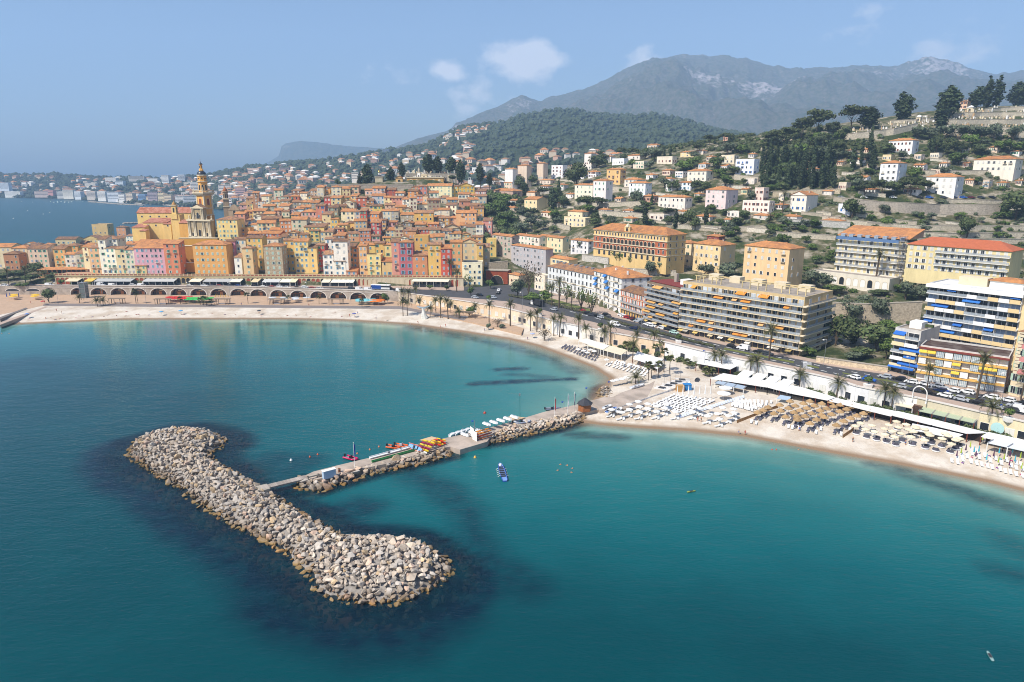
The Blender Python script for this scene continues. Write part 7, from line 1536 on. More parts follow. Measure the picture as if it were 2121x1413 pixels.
# --- trees and plants
def crown_mesh(name,lobes,n,size,m,seed,drop=.0,core=.72):
 r=np.random.default_rng(seed);vol=np.array([l[1][0]*l[1][1]*l[1][2] for l in lobes])**.66;pick=r.choice(len(lobes),n,p=vol/vol.sum())
 C=np.array([l[0] for l in lobes])[pick];S=np.array([l[1] for l in lobes])[pick]
 d=r.normal(size=(n,3));d/=np.linalg.norm(d,axis=1)[:,None];k=r.uniform(.72,1.08,(n,1));P=C+d*S*k
 nrm=d+r.normal(size=(n,3))*.55;nrm/=np.linalg.norm(nrm,axis=1)[:,None]
 t=np.cross(nrm,r.normal(size=(n,3)));t/=np.linalg.norm(t,axis=1)[:,None];bt=np.cross(nrm,t);s=size*r.uniform(.6,1.35,(n,1));s2=s*r.uniform(.5,1.0,(n,1))
 V=np.stack([P-t*s-bt*s2*.3,P+bt*s2,P+t*s-bt*s2*.2,P-bt*s2+nrm*s*.25],1).reshape(-1,3).tolist()
 F=[(4*i,4*i+1,4*i+2,4*i+3) for i in range(n)]
 if core:
  b=MB()
  for j,(c,q) in enumerate(lobes):b.blob(c,[x*core for x in q],seed+j,0,1)
  o=len(V);V+=b.v;F+=[tuple(a+o for a in f) for f in b.f]
 me=bpy.data.meshes.new(name);me.from_pydata(V,[],F);me.materials.append(m);me.update();return me
def trunk_mesh(h,r,limbs,seed,m=None):
 rr=random.Random(seed);b=MB();p=Vector((0,0,-1));q=Vector((rr.uniform(-.1,.1)*h,rr.uniform(-.1,.1)*h,h));mid=(p+q)/2+Vector((rr.uniform(-.05,.05)*h,0,0))
 b.tube(p,mid,r*1.25,r*.9,6);b.tube(mid,q,r*.9,r*.6,6)
 for k in range(limbs):
  a=6.28*k/max(1,limbs)+rr.random();b.tube(mid.lerp(q,rr.uniform(.3,1)),q+Vector((math.cos(a),math.sin(a),rr.uniform(.3,.9)))*h*.45,r*.5,r*.18,5)
 return b.mesh('trunk',m or trunkm)
def lobes_for(kind,seed):
 rr=random.Random(seed);u=rr.uniform
 if kind=='cypress':return[((u(-.02,.02),u(-.02,.02),.06+.88*i/8),(max(.02,w*u(.85,1.1)),max(.02,w*u(.85,1.1)),.1)) for i,w in enumerate((.07,.1,.115,.12,.115,.1,.08,.055,.025))]
 if kind=='old_cypress':return[((u(-.05,.05),u(-.05,.05),.16+.7*i/9),(w*u(.9,1.15),w*u(.9,1.15),.13)) for i,w in enumerate((.13,.17,.2,.21,.21,.2,.19,.17,.14,.09))]
 if kind=='pine':return[((u(-.34,.34),u(-.3,.3),u(.58,.86)),(u(.16,.26),u(.16,.26),u(.07,.12))) for _ in range(9)]
 if kind=='shrub':return[((u(-.35,.35),u(-.35,.35),u(.25,.5)),(u(.25,.42),u(.25,.42),u(.25,.4))) for _ in range(5)]
 return[((u(-.26,.26),u(-.26,.26),u(.42,.8)),(u(.16,.28),u(.16,.28),u(.13,.22))) for _ in range(10)]
KINDS={'cypress':(leaf_cyp,420,.034,.05,0),'old_cypress':(leaf_cyp,800,.04,.03,1),'pine':(leaf_pine,620,.045,.022,6),'olive':(leaf_olive,620,.042,.03,5),'broad':(leaf_green,640,.045,.03,5),'dark':(leaf_bush,620,.045,.03,4),'dry':(leaf_dry,420,.03,.022,8),'shrub':(leaf_bush,300,.1,.03,3),'plane':(leaf_green,170,.04,.03,9)}
NAMES={'cypress':'cypress','old_cypress':'cypress','pine':'pine','olive':'olive_tree','broad':'broadleaf_tree','dark':'evergreen_tree','dry':'bare_tree','shrub':'shrub','plane':'pollarded_tree'}
PHR={'cypress':'slim dark cypress','old_cypress':'broad dark old cypress','pine':'dark spreading pine','olive':'grey green olive tree','broad':'bright green round tree','dark':'dense dark green tree','dry':'half bare brownish tree','shrub':'low round shrub','plane':'pollarded tree with young leaves'}
def tree(kind,p,h,w=None,seed=0,label=None,landmark=None,group=None):
 m,n,s,tr,limbs=KINDS[kind];v=seed%4
 cr=cached(('crown',kind,v),lambda:crown_mesh('crown',lobes_for('broad' if kind in('olive','broad','dark','dry','plane') else kind,40+v*7+len(kind)),n,s,m,60+v,core=0 if kind in('dry','plane') else.7))
 tk=cached(('trunk',kind,v),lambda:trunk_mesh(.12 if kind=='cypress' else.3 if kind in('old_cypress','shrub') else.5,tr,limbs,80+v))
 r=empty(NAMES[kind],p,(seed*1.7)%6.28);sx=(w or h);k={'cypress':4.0,'old_cypress':2.2,'pine':1.05,'shrub':1.3}.get(kind,1.2)
 sc=((w*k if w else h),(w*k if w else h),h)
 if kind in('cypress',) and w:sc=(w*4.0,w*4.0,h)
 obj('crown',cr,r,scale=sc);obj('trunk',tk,r,scale=(h,h,h))
 if label:tag(r,label,'tree',group)
 else:auto(r,PHR[kind],'tree' if kind!='shrub' else 'bush',group or NAMES[kind].replace('_',' ')+' trees')
 if landmark:LAND.append((landmark,*proj(p+Vector((0,0,h*.5)))))
 return r
def ptree(kind,px,pb,pt,wpx=None,seed=0,Y=None,**k):
 p=Py(px,pb,Y) if Y else T(px,pb);s=FPX/(p.y*cp+(CAMH-p.z)*sp);h=(pb-pt)/s
 return tree(kind,p,h,wpx/s if wpx else None,seed,**k)
TREES=[('old_cypress',761,384,340,25,632),('cypress',746,386,358,12,632),('old_cypress',809,378,346,19,640),('old_cypress',833,368,337,16,645),('old_cypress',888,358,319,27,662),('old_cypress',907,360,324,21,664),('old_cypress',934,358,325,25,664),('old_cypress',955,380,332,22,650),('old_cypress',995,379,338,18,650),('old_cypress',1014,385,359,14,645),('dark',938,376,362,18,640),('dark',700,386,370,14,640),('broad',842,402,391,10,0),('dry',1028,386,360,26,0),('old_cypress',1869,250,193,38,0),('old_cypress',1961,244,180,50,0),('cypress',1946,266,219,26,0),('old_cypress',2022,224,180,32,0),('cypress',2044,222,160,22,0),('cypress',2064,220,161,24,0),('old_cypress',2108,216,165,42,0),('pine',1692,284,228,66,0),('pine',1764,270,216,58,0),('old_cypress',1798,266,223,44,0),('pine',1724,290,250,44,0),('pine',1660,292,245,48,0),('pine',1628,300,262,48,0),('pine',1600,306,268,44,0),('pine',1700,318,278,50,0),('dark',1730,330,290,34,0),('pine',1745,300,262,30,0),('olive',1900,288,262,40,0),('olive',1925,290,262,36,0),('olive',1958,288,258,38,0),('olive',2000,290,258,42,0),('olive',2030,292,262,46,0),('olive',2058,290,252,28,0),('olive',2098,292,258,34,0),('dark',1938,318,280,26,0),('dark',1962,322,282,28,0),('dark',1990,320,290,30,0),('dark',2030,322,298,36,0),('broad',2080,316,290,50,0),('broad',2112,320,292,40,0),('broad',1880,300,282,30,0),('cypress',1801,322,260,13,0),('cypress',1766,352,306,15,0),('cypress',1783,346,290,10,0),('cypress',1806,358,302,17,0),('cypress',1930,320,288,10,0),('dark',1850,404,372,46,0),('pine',1825,408,370,44,0),('pine',1790,410,372,44,0),('pine',1885,406,366,50,0),('pine',1918,404,372,36,0),('broad',1895,372,345,34,0),('broad',1800,362,346,26,0),('dark',2103,456,396,66,0),('dark',2002,497,443,42,0),('dark',1765,454,408,42,0),('dark',1730,716,640,66,0),('olive',1769,668,617,54,0),('olive',1818,668,615,46,0),('dark',1816,728,664,80,0),('cypress',1766,712,655,22,0),('broad',1843,694,660,38,0),('broad',1836,745,700,36,0),('dark',1790,742,716,46,0),('olive',1770,745,725,40,0),('broad',1672,738,714,30,0),('olive',1578,590,549,44,0),('olive',1628,592,557,50,0),('olive',1600,594,566,36,0),('olive',1687,598,556,46,0),('olive',1705,600,570,36,0),('olive',1876,622,580,38,0),('olive',1904,622,582,36,0),('broad',1727,608,588,44,0),('dark',1820,612,598,46,0),('broad',1860,606,588,30,0),('olive',1502,576,540,46,0),('olive',1460,572,545,36,0),('olive',1375,570,540,26,0),('olive',1345,574,538,26,0),('broad',1281,548,502,42,0),('dark',1315,556,522,30,0),('olive',1204,524,498,20,0),('dark',1192,392,332,46,0),('olive',1317,424,392,30,0),('old_cypress',1145,432,388,22,0),('cypress',1157,428,368,12,0),('cypress',1336,470,423,15,0),('cypress',1399,474,433,13,0),('cypress',1462,466,428,13,0),('dark',1428,474,430,30,0),('dark',1412,472,440,26,0),('dark',1440,476,446,24,0),('cypress',1366,326,300,8,0),('cypress',1388,326,300,7,0),('cypress',1376,328,308,6,0),('pine',1285,326,304,30,0),('pine',1310,326,306,26,0),('pine',1250,340,318,30,0),('old_cypress',1087,404,376,18,0),('dark',1072,376,345,28,0),('dark',1100,366,340,26,0),('dark',1130,368,346,24,0),('pine',1470,300,278,34,0),('pine',1500,296,274,34,0),('cypress',1510,300,276,8,0),('pine',1445,320,296,30,0),('olive',1438,330,312,24,0),('dark',1393,396,372,24,0),('dark',1460,400,376,26,0),('cypress',1350,425,402,9,0),('dry',1097,612,540,40,0),('olive',1072,616,572,30,0),('broad',1016,598,578,17,0),('broad',1103,630,606,40,0),('broad',1130,626,600,28,0),('broad',975,612,592,14,0),('plane',972,596,566,22,0),('plane',1175,628,582,22,0),('plane',1205,640,592,26,0),('plane',1225,650,598,26,0),('plane',1136,614,580,18,0),('plane',1160,622,588,18,0),('broad',798,629,606,20,0),('broad',973,655,632,24,0),('dark',102,628,597,26,0),('broad',890,600,590,14,0),('broad',925,602,590,12,0),('dark',80,572,540,40,0),('dark',30,580,560,50,0),('dark',65,585,566,40,0),('dark',110,580,562,26,0),('dark',0,582,566,30,0),('broad',45,596,586,26,0),('broad',128,592,578,12,0),('dry',1030,681,656,18,0),('dry',1128,706,676,28,0),('olive',1011,684,668,10,0),('olive',1040,684,670,14,0)]
for i in range(26):TREES.append(('cypress',1578+i*5.8+(i%3)*2,[386,392,388,384][i%4],[338,352,344,334][(i*3)%4],12+i%4,0))
for i in range(20):TREES.append(('cypress',1578+i*7.6+(i%2)*3,[350,344,356][i%3],[298,306,290,312][(i*5)%4],11+i%4,0))
for i,q in enumerate(TREES):ptree(q[0],q[1],q[2],q[3],q[4],i,q[5] or None)
rr=random.Random(15);cnt=0;BUSH=[]
def built(x,y,m=2):return any(a-m<x<b+m and e-m<y<f+m for a,b,e,f in HOUSES)
zones=[((1030,1235),(395,500),66),((940,1060),(400,480),44),((1235,1640),(330,470),130),((1600,2121),(300,400),80),((1640,2121),(430,520),60),((1230,1760),(282,335),60),((1660,1760),(520,600),14),((1700,1850),(560,740),12),((1480,1640),(460,505),16)]
for zx,zy,n in zones:
 for _ in range(n):
  x,y=rr.uniform(*zx),rr.uniform(*zy)
  if built(x,y,1) or built(x,y-9,0):continue
  if zx[0]==1230 and y<330-(x-1230)*.09:continue
  k=rr.choice(['olive','broad','dark','dark','olive','pine','broad'] if not(1600<x and y>430) else['broad','olive','broad']);s=rr.uniform(15,30) if y<420 or x<1240 else rr.uniform(12,22)
  ptree(k,x,y,y-s,s*rr.uniform(1.0,1.5),cnt);cnt+=1
for _ in range(2600):
 x,y=rr.uniform(930,2140),rr.uniform(232,740)
 if built(x,y,1):continue
 if y>470 and not(x>1640 and y<600 or 1690<x<1850 or(x>1480 and y<505)):continue
 if x<1030 and not(398<y<500 and x>945):continue
 p=T(x,y)
 if p.z<9 or p.y>800 or(x>1800 and y>395 and y<412):continue
 if p.z>104 and x>1740 and rr.random()<.95:continue
 if x>1640 and 400<y<560 and rr.random()<.45:continue
 BUSH.append((p,rr.uniform(.8,2.3)))
def mass(name,items,n,size,m,seed,hz=.7):
 b=crown_mesh(name,[((p.x,p.y,p.z+r*.35),(r,r,r*hz)) for p,r in items],n,size,m,seed,core=.85);return obj(name,b,kind='stuff')
for i in range(34):
 x=1300+i*24;p=front(x);tree('shrub',Vector((p.x-2.2,p.y-1.6,1.9)),rr.uniform(1.6,3.2),rr.uniform(1.8,3),i)
third=len(BUSH)//3
mass('undergrowth',BUSH[:third],26000,.4,leaf_bush,1);mass('undergrowth',BUSH[third:2*third],26000,.4,leaf_olive,2);mass('undergrowth',BUSH[2*third:],26000,.4,leaf_green,3)
sl=[(T(rr.uniform(958,1080),rr.uniform(398,505)),rr.uniform(2,4)) for _ in range(300)]
mass('thicket',[q for q in sl if not built(*proj(q[0]),1)],15000,.5,leaf_bush,5,.9)
ri=[(T(x,y),rr.uniform(2,3.6)) for x,y in((rr.uniform(1230,1900),rr.uniform(262,318)) for _ in range(480)) if x<1700 or y>298]
mass('thicket',[q for q in ri if q[0].z>80 and q[0].z<122 and not built(*proj(q[0]),2)],18000,.5,leaf_pine,6,.9)
# ---- palms: a tapered ringed trunk and single feathered fronds
def frond_mesh(v,L=3.0):
 b=MB();rr=random.Random(v);n=9;droop=[.55,.85,1.15][v%3];pts=[]
 for i in range(n+1):
  t=i/n;a=.75-droop*1.9*t**1.3;pts.append(Vector((0,0,0)) if i==0 else pts[-1]+Vector((math.cos(a),0,math.sin(a)))*L/n)
 for i in range(n):
  p,q=pts[i],pts[i+1];t=(i+.5)/n;w=.6*L*.3*math.sin(math.pi*min(1,.12+t*.9))**.6
  for s in(-1,1):
   for k in(0,.5):
    a=p.lerp(q,k);c=p.lerp(q,k+.34);e=(a+c)/2+Vector((w*.55,s*w,-w*.35));b.quad(a,c,e) if s>0 else b.quad(c,a,e)
  b.quad(p+Vector((0,-.04,0)),q+Vector((0,-.03,0)),q+Vector((0,.03,0)),p+Vector((0,.04,0)),m=1)
 return b.mesh('frond',[leaf_palm,leaf_dry])
def palm_trunk(v):
 b=MB();n=8;bend=[(0,0),(.05,.02),(-.04,.03)][v%3]
 for i in range(n):
  t0,t1=i/n,(i+1)/n;r0=.03*(1-.25*t0);b.tube((bend[0]*t0**2,bend[1]*t0**2,t0*1.02-.02),(bend[0]*t1**2,bend[1]*t1**2,t1*1.0),r0*1.05,r0*.95,7)
 b.lathe([(.028,.93),(.05,.97),(.045,1.0),(.01,1.02)],7,cx=bend[0],cy=bend[1]);return b.mesh('trunk',trunkm)
def fan_mesh():
 b=MB();L=1.25
 for i in range(9):
  a=(i-4)*.3;d=Vector((math.cos(a),math.sin(a),-.18-.1*abs(i-4)*.3));e=Vector((-d.y,d.x,0)).normalized()*.14;b.quad(Vector((.7,0,.35)),Vector((.7,0,.35))+d*L*.6+e,Vector((.7,0,.3))+d*L,Vector((.7,0,.35))+d*L*.6-e)
 b.quad((0,-.03,0),(.7,-.03,.35),(.7,.03,.35),(0,.03,0));return b.mesh('frond',leaf_palm)
def palm(px,pb,pc,seed,fan=False,n=22,z=None,L=None,lm=None):
 p=T(px,pb) if z is None else Pz(px,pb,z);s=FPX/(p.y*cp+(CAMH-p.z)*sp);h=max(1.2,(pb-pc)/s/.97);rr=random.Random(seed)
 r=empty('fan_palm' if fan else 'palm_tree',p,rr.uniform(0,6.28));tk=cached(('ptrunk',seed%3),lambda:palm_trunk(seed%3));w=max(h,6)*(.8 if fan else 1.0)
 obj('trunk',tk,r,scale=(w,w,h));bd=[(0,0),(.05,.02),(-.04,.03)][seed%3];sc=(L or rr.uniform(.95,1.15))*(1.0 if fan else 1.28)
 for k in range(n):
  e=(k%3) if not fan else 0;me=cached(('frond',fan,e),lambda:fan_mesh() if fan else frond_mesh(e))
  el=[-.75,-.2,.35][k%3]+rr.uniform(-.2,.2)-(.12 if fan else 0);f=obj('frond',me,r,(bd[0]*w,bd[1]*w,h));f.rotation_euler=(0,el if fan else el*.75,6.283*k/n*1.0+rr.uniform(-.15,.15)+k*2.4);f.scale=(sc,sc,sc)
 auto(r,('bushy fan palm' if fan else('tall' if h>10 else 'short' if h<5 else 'medium tall')+' date palm'),'palm tree','palms along the shore',landmark=lm);return r
PALMS=[(1057,677,632),(1013,669,633),(1099,686,655),(1112,688,650),(1147,696,662),(1159,698,660),(1198,701,662),(1214,714,682),(1252,709,688),(1264,712,678),(928,661,624),(913,659,621),(903,648,624),(934,649,632),(870,640,624),(984,661,635),(951,661,646),(891,658,640),(835,655,627),(844,654,628),(833,622,605),(846,624,606),(860,618,600),(1143,634,597),(1158,638,586),(1184,643,613),(1318,706,695),(1355,713,695),(1310,751,716),(1478,762,736),(1493,772,736),(1552,783,749),(1567,786,747),(1593,745,687),(1656,805,776),(1732,822,794),(1830,844,806),(1846,847,812),(2023,826,748),(1920,805,766),(2050,891,843),(2114,830,780),(19,592,563),(54,590,560),(96,592,568),(932,590,545),(946,604,566),(1812,596,530),(1644,582,545),(1629,560,537),(1620,442,405),(1594,470,452),(1424,540,514),(1446,560,538),(165,628,617),(1316,795,783),(202,635,624),(214,633,623)]
for i,q in enumerate(PALMS):palm(*q,i,lm={1593:'the big road palm',2023:'the tall road palm'}.get(q[0]),L=1.25 if q[0] in(2023,1593,1812) else None)
for i,q in enumerate([(1297,740,714),(1356,751,720),(1386,776,744),(1375,770,729),(1369,733,712),(1343,788,757),(1349,783,763),(1363,783,756),(1425,764,752),(1258,728,722),(1262,727,722),(422,633,619),(428,634,620),(415,632,622),(438,633,624),(514,629,612),(597,629,617),(661,630,617),(750,637,624),(374,630,620),(282,629,603),(286,629,610),(1460,778,768),(1470,780,772),(1476,779,770),(1300,726,714),(1307,728,716)]):palm(*q,200+i,True,16)
# ---- retaining walls of the terraces
def terrace_wall(pts,h,c,lab,thick=1.0,m=None,lm=None):
 P=[]
 for(a,e),(a2,e2) in zip(pts[:-1],pts[1:]):
  n=max(1,int(abs(a2-a)/14));P+=[T(a+(a2-a)*k/n,e+(e2-e)*k/n) for k in range(n)]
 P.append(T(*pts[-1]));o=sum(P,Vector())/len(P);r=empty('terrace_wall',o);tag(r,lab or '','wall');b=MB();cpn=MB()
 for p,q in zip(P[:-1],P[1:]):
  p,q=p-o,q-o;d=(q-p);nn=Vector((-d.y,d.x,0)).normalized()*thick;d.z=0;z0,z1=min(p.z,q.z)-3,(p.z+q.z)/2+h
  b.quad((p.x,p.y,z0),(q.x,q.y,z0),(q.x,q.y,q.z+h),(p.x,p.y,p.z+h));u,v=p+nn,q+nn;b.quad((v.x,v.y,z0),(u.x,u.y,z0),(u.x,u.y,p.z+h),(v.x,v.y,q.z+h));cpn.quad(*[(k.x,k.y,k.z+h+.01) for k in(p-nn*.15,q-nn*.15,v,u)]);cpn.quad(*[(k.x-nn.x*.15,k.y-nn.y*.15,k.z+h+e) for k,e in((p,-.25),(q,-.25),(q,0.01),(p,0.01))])
 if lab is None:del r['label'],r['category'];auto(r,'short pale garden wall','wall','garden walls')
 obj('wall',b.mesh('wall',m or stonewall),r,color=col(c,.85));obj('coping',cpn.mesh('coping',concrete),r)
 if lm:LAND.append((lm,*proj(o)))
SW='#c6bba6'
for q in[([(1742,432),(1830,440),(1960,446),(2070,446)],6.5,'#b0a596','high pale stone wall below the parked cars of the upper road','the upper car park wall'),([(1700,285),(1760,290),(1850,280),(1900,268)],5,'#cbbfaa','long stone wall holding up the lower cemetery terrace','the lower cemetery wall'),([(1955,280),(2040,282),(2130,286)],7,'#cbbfaa','tall stone wall under the cemetery at the right',None),([(1850,256),(1940,250)],2.5,SW,'short tomb terrace wall left of the tall cypresses',None),([(1965,258),(2050,258),(2130,258)],4,SW,'middle cemetery terrace wall',None),([(1975,243),(2060,241),(2130,241)],3.5,SW,'upper cemetery terrace wall with white tombs',None),([(2040,232),(2121,228)],3,SW,'topmost cemetery terrace wall',None),([(1620,466),(1700,470),(1760,474)],4,'#c4c0b8','pale concrete garden wall below the blue and white gabled villa',None),([(1600,490),(1730,498)],3,SW,'dry stone garden terrace wall behind the orange yellow house',None),([(1760,466),(1900,478),(2121,478)],3,SW,'first dry stone terrace wall below the car park wall',None),([(1800,486),(1960,494),(2121,492)],3,SW,'second dry stone terrace wall below the car park wall',None),([(1900,506),(2121,506)],3,SW,'lowest dry stone terrace wall above the hotel wing',None),([(1600,408),(1660,404),(1740,402)],3.5,'#c2b398','long pale wall under the cypress grove',None),([(1720,668),(1790,672),(1905,668)],9,'#b5a690','high rough stone wall behind the park trees',None),([(1190,424),(1250,430),(1330,426)],3.5,SW,'stone garden wall under the tall white villa',None),([(1095,404),(1140,402)],5,'#b9b3a6','bare grey retaining wall left of the dark pine',None),([(1240,446),(1330,452),(1420,448)],3.5,SW,'stone wall above the school roof',None),([(1520,372),(1570,378)],4,SW,'stone base wall under the blue shuttered villa',None),([(1290,566),(1400,572)],3,'#c6bba8','pale wall in front of the long arcaded building',None),([(1905,362),(2010,362),(2121,362)],3,SW,'garden wall below the wide cream villa',None),([(1205,540),(1260,548)],4,'#cfc8bc','smooth pale retaining wall left of the school',None),([(1010,560),(1052,556)],5,'#a89a84','overgrown stone wall above the tunnel',None),([(1690,750),(1770,762),(1838,772)],2.2,'#d6c2a2','low cream wall of the small park by the road',None),([(1400,474),(1520,480),(1600,476)],3,SW,'garden terrace wall above the broad yellow house',None),([(1240,392),(1330,398)],3,SW,'garden wall below the orange yellow villa',None),([(1960,420),(2121,424)],2.5,SW,'wall along the inner side of the upper road',None),([(1060,452),(1180,478)],3.5,SW,'rough wall on the rock below the yellow pair of villas',None)]:terrace_wall(q[0],q[1],q[2],q[3],lm=q[4])
rr=random.Random(44)
for _ in range(110):
 x,y=rr.uniform(1050,2100),rr.uniform(330,520);w=rr.uniform(22,60)
 if x<1240 and y>470 or x<1640 and y>480 or 1560<x<1725 and y<400 or built(x,y,1) or built(x+w,y,1) or built(x+w/2,y,1):continue
 terrace_wall([(x,y),(x+w,y+w*.1)],rr.uniform(1.6,3.2),rr.choice(['#c6bba6','#d2c6b0','#b8ac98','#dad0be']),None)
 # ---- tombs of the right cemetery, too many to count, and a few larger ones
b=MB();rr=random.Random(8)
for _ in range(750):
 x,y=rr.uniform(1740,2125),rr.uniform(222,288)
 if(not 274-(x-1750)*.2<y<284-(x-1750)*.1 if x<1960 else y<232-(x-1960)*.1) or built(x,y):continue
 p=T(x,y);
 if p.y>700:continue
 k=rr.random();w=rr.uniform(.6,1.5);h=rr.uniform(.6,1.7) if k<.93 else rr.uniform(2.4,3.4);b.box(p.x,p.y,p.z-1,w,w*rr.uniform(.5,1.3),h+1,RA+rr.uniform(-.2,.2),m=rr.randrange(4),taper=rr.choice([1,1,1,.7]))
 if k<.25:b.box(p.x,p.y,p.z+h,.16,.16,1.2);b.box(p.x,p.y,p.z+h+.7,.7,.14,.16)
obj('tombstones',b.mesh('tombstones',[whitep,creamp,concrete,mat('tomb_tan',col('#cfae86',.75),rough=.9)]),kind='stuff')
for i,(x,y) in enumerate(((1903,252),(2010,232),(1652,280))):
 p=T(x,y);r=empty('mausoleum',p,RA);tag(r,['pale square mausoleum on the skyline between two cypresses','stone mausoleum beside the small orange house','small white domed pavilion among the ridge pines'][i],'tomb');s=[3.4,4.5,3.2][i];pbox(r,'body',0,0,-1,s,s,4.4,creamp);pbox(r,'cornice',0,0,3.4,s*1.2,s*1.2,.4,whitep);arch_panel(r,'door',0,-s/2-.03,0,s*.35,2.4,darkm);b=MB();b.lathe([(s*.5,3.8),(s*.4,4.7),(.1,5.3)],8);obj('cap',b.mesh('cap',whitep),r)
 # --- beach furniture
BZ=2.0
def ring(c,h,r,n,z,m=0,b=None,drop=0.0):
 for k in range(n):
  a0,a1=6.2832*k/n,6.2832*(k+1)/n;am=(a0+a1)/2
  p0,p1=(r*math.cos(a0),r*math.sin(a0),z-drop),(r*math.cos(a1),r*math.sin(a1),z-drop);b.quad(p0,p1,(0,0,z+h),m=m);b.quad((p0[0],p0[1],p0[2]-.18),(p1[0],p1[1],p1[2]-.18),p1,p0,m=m)
def parasol_proto(kind,c):
 r=empty({'straw':'straw_parasol','closed':'closed_parasol'}.get(kind,'parasol'),(0,0,0));b=MB();b.tube((0,0,-.2),(0,0,2.6),.04,n=5);obj('pole',b.mesh('pole',woodm if kind=='straw' else whitep),r);b=MB();m=mat('canopy'+c,col(c,.78),rough=.95,noise=.16 if kind=='straw' else.04,nscale=2.5,rnd=.12)
 if kind=='straw':
  ring(0,.62,1.22,12,2.15,0,b);ring(0,.45,.7,12,2.5,0,b);rr=random.Random(3)
  for k in range(40):a=rr.uniform(0,6.28);b.quad(*[(q*math.cos(a+e),q*math.sin(a+e),z) for q,e,z in((1.05,-.06,2.28),(1.05,.06,2.28),(1.34,.04,1.92),(1.34,-.04,1.92))])
 elif kind=='closed':b.lathe([(.04,2.75),(.1,2.4),(.17,1.5),(.22,1.05),(.02,1.0)],8)
 else:ring(0,.38,1.12 if kind=='open' else 2.3,10,2.3,0,b);b.lathe([(.06,2.7),(.02,2.85)],6)
 obj('canopy',b.mesh('canopy',m),r);return r
def lounger_proto(name,fc,cc,pad=True):
 r=empty(name,(0,0,0));b=MB();b.box(-.25,0,.26,1.35,.66,.07)
 for x in(-.8,.35):
  for y in(-.28,.28):b.box(x,y,0,.07,.07,.27)
 obj('frame',b.mesh('frame',mat('lf'+fc,col(fc,.8),rough=.7)),r);m=mat('lc'+cc,col(cc,.8),rough=.9)
 b=MB();b.box(-.25,0,.34,1.33,.64,.09);obj('seat',b.mesh('seat',m),r)
 b=MB();c,s=math.cos(.6),math.sin(.6)
 P=[(.42,.36),(.42+.72*c,.36+.72*s),(.42+.72*c-.09*s,.36+.72*s+.09*c),(.42-.09*s,.36+.09*c)]
 for y in(-.32,.32):b.quad(*[(x,y,z) for x,z in(P if y<0 else P[::-1])])
 for i in range(4):p,q=P[i],P[(i+1)%4];b.quad((p[0],-.32,p[1]),(p[0],.32,p[1]),(q[0],.32,q[1]),(q[0],-.32,q[1]))
 obj('backrest',b.mesh('backrest',m),r);return r
PROTO={}
def put(key,mk,p,rot=0.0,base='',cat='',group=None,scale=None):
 if key not in PROTO:PROTO[key]=mk();o=PROTO[key];o.location=p;o.rotation_euler=(0,0,rot)
 else:o=copy_tree(PROTO[key],p,rot)
 if scale:o.scale=scale
 auto(o,base,cat,group);return o
def sand(px,py):p=T(px,py);return p
WL=lambda p,a,base,g:put('wl',lambda:lounger_proto('sun_lounger','#f4f4f2','#f6f5f2'),p,a,base,'sun lounger',g)
DL=lambda p,a,base,g:put('dl',lambda:lounger_proto('padded_lounger','#efece6','#5a5866'),p,a,base,'sun lounger',g)
for q in(('the thatched parasols',1640,865),('the cream parasols',1840,890),('the folded deck chairs',1475,845),('the wooden fence',1560,866)):LAND.append(q)
def lattice(c00,c10,c11,c01,nu,nv,fn,jit=.25):
 for j in range(nv):
  for i in range(nu):
   u,v=(i+R.uniform(-jit,jit)*.5)/(nu-1),(j+R.uniform(-jit,jit)*.4)/max(1,nv-1)
   fn(sand(*[(c00[k]*(1-u)+c10[k]*u)*(1-v)+(c01[k]*(1-u)+c11[k]*u)*v for k in(0,1)]),j)
lattice((1394,821),(1476,833),(1416,857),(1352,841),10,8,lambda p,j:WL(p,JA+.1,'white lounger in dense block row '+['eight','seven','six','five','four','three','two','one'][j]+' from the sea','loungers of the dense block'))
lattice((1528,832),(1596,836),(1557,851),(1517,841),9,5,lambda p,j:WL(p,JA+.55,'white lounger in row '+['five','four','three','two','one'][j]+' of the tilted block','loungers of the tilted block'))
for x,y in[(1266,864),(1287,870),(1303,864),(1324,869),(1341,862),(1359,868),(1376,861),(1399,869),(1303,853),(1324,858),(1341,852),(1359,857),(1321,847),(1434,869),(1465,878),(1490,884),(1485,873),(1508,877),(1520,871),(1469,861),(1496,860),(1519,863),(1450,862),(1440,858),(1380,852)]:
 p=sand(x,y)
 for s in(-1,1):WL(p+Vector((s*.75,.2*s,0)),JA+.5*s+.2,'white lounger of a pair under a white parasol','paired loungers near the water')
 put('pw',lambda:parasol_proto('open','#f4f2ec'),p+Vector((.2,.9,0)),0,'open white parasol over two loungers','parasol','white parasols')
def deckchair():
 r=empty('deck_chair',(0,0,0));b=MB();b.quad((-.5,-.3,.3),(-.5,.3,.3),(.4,.3,1.0),(.4,-.3,1.0));b.quad((.4,-.3,.97),(.4,.3,.97),(-.5,.3,.27),(-.5,-.3,.27));obj('sling',b.mesh('sling',mat('sling',col('#c9d2e4',.85),rough=.9)),r)
 for s in(-1,1):b=MB();b.tube((-.6,s*.32,0),(.45,s*.32,1.05),.04,n=4);b.tube((.5,s*.32,0),(-.4,s*.32,.5),.04,n=4);obj('leg',b.mesh('leg',whitep),r)
 return r
for i in range(27):put('dc',deckchair,sand(1409+i*5.0,865.5-i*1.55),JA+.9,'white folded deck chair in the long diagonal row','deck chair','deck chairs in the diagonal row')
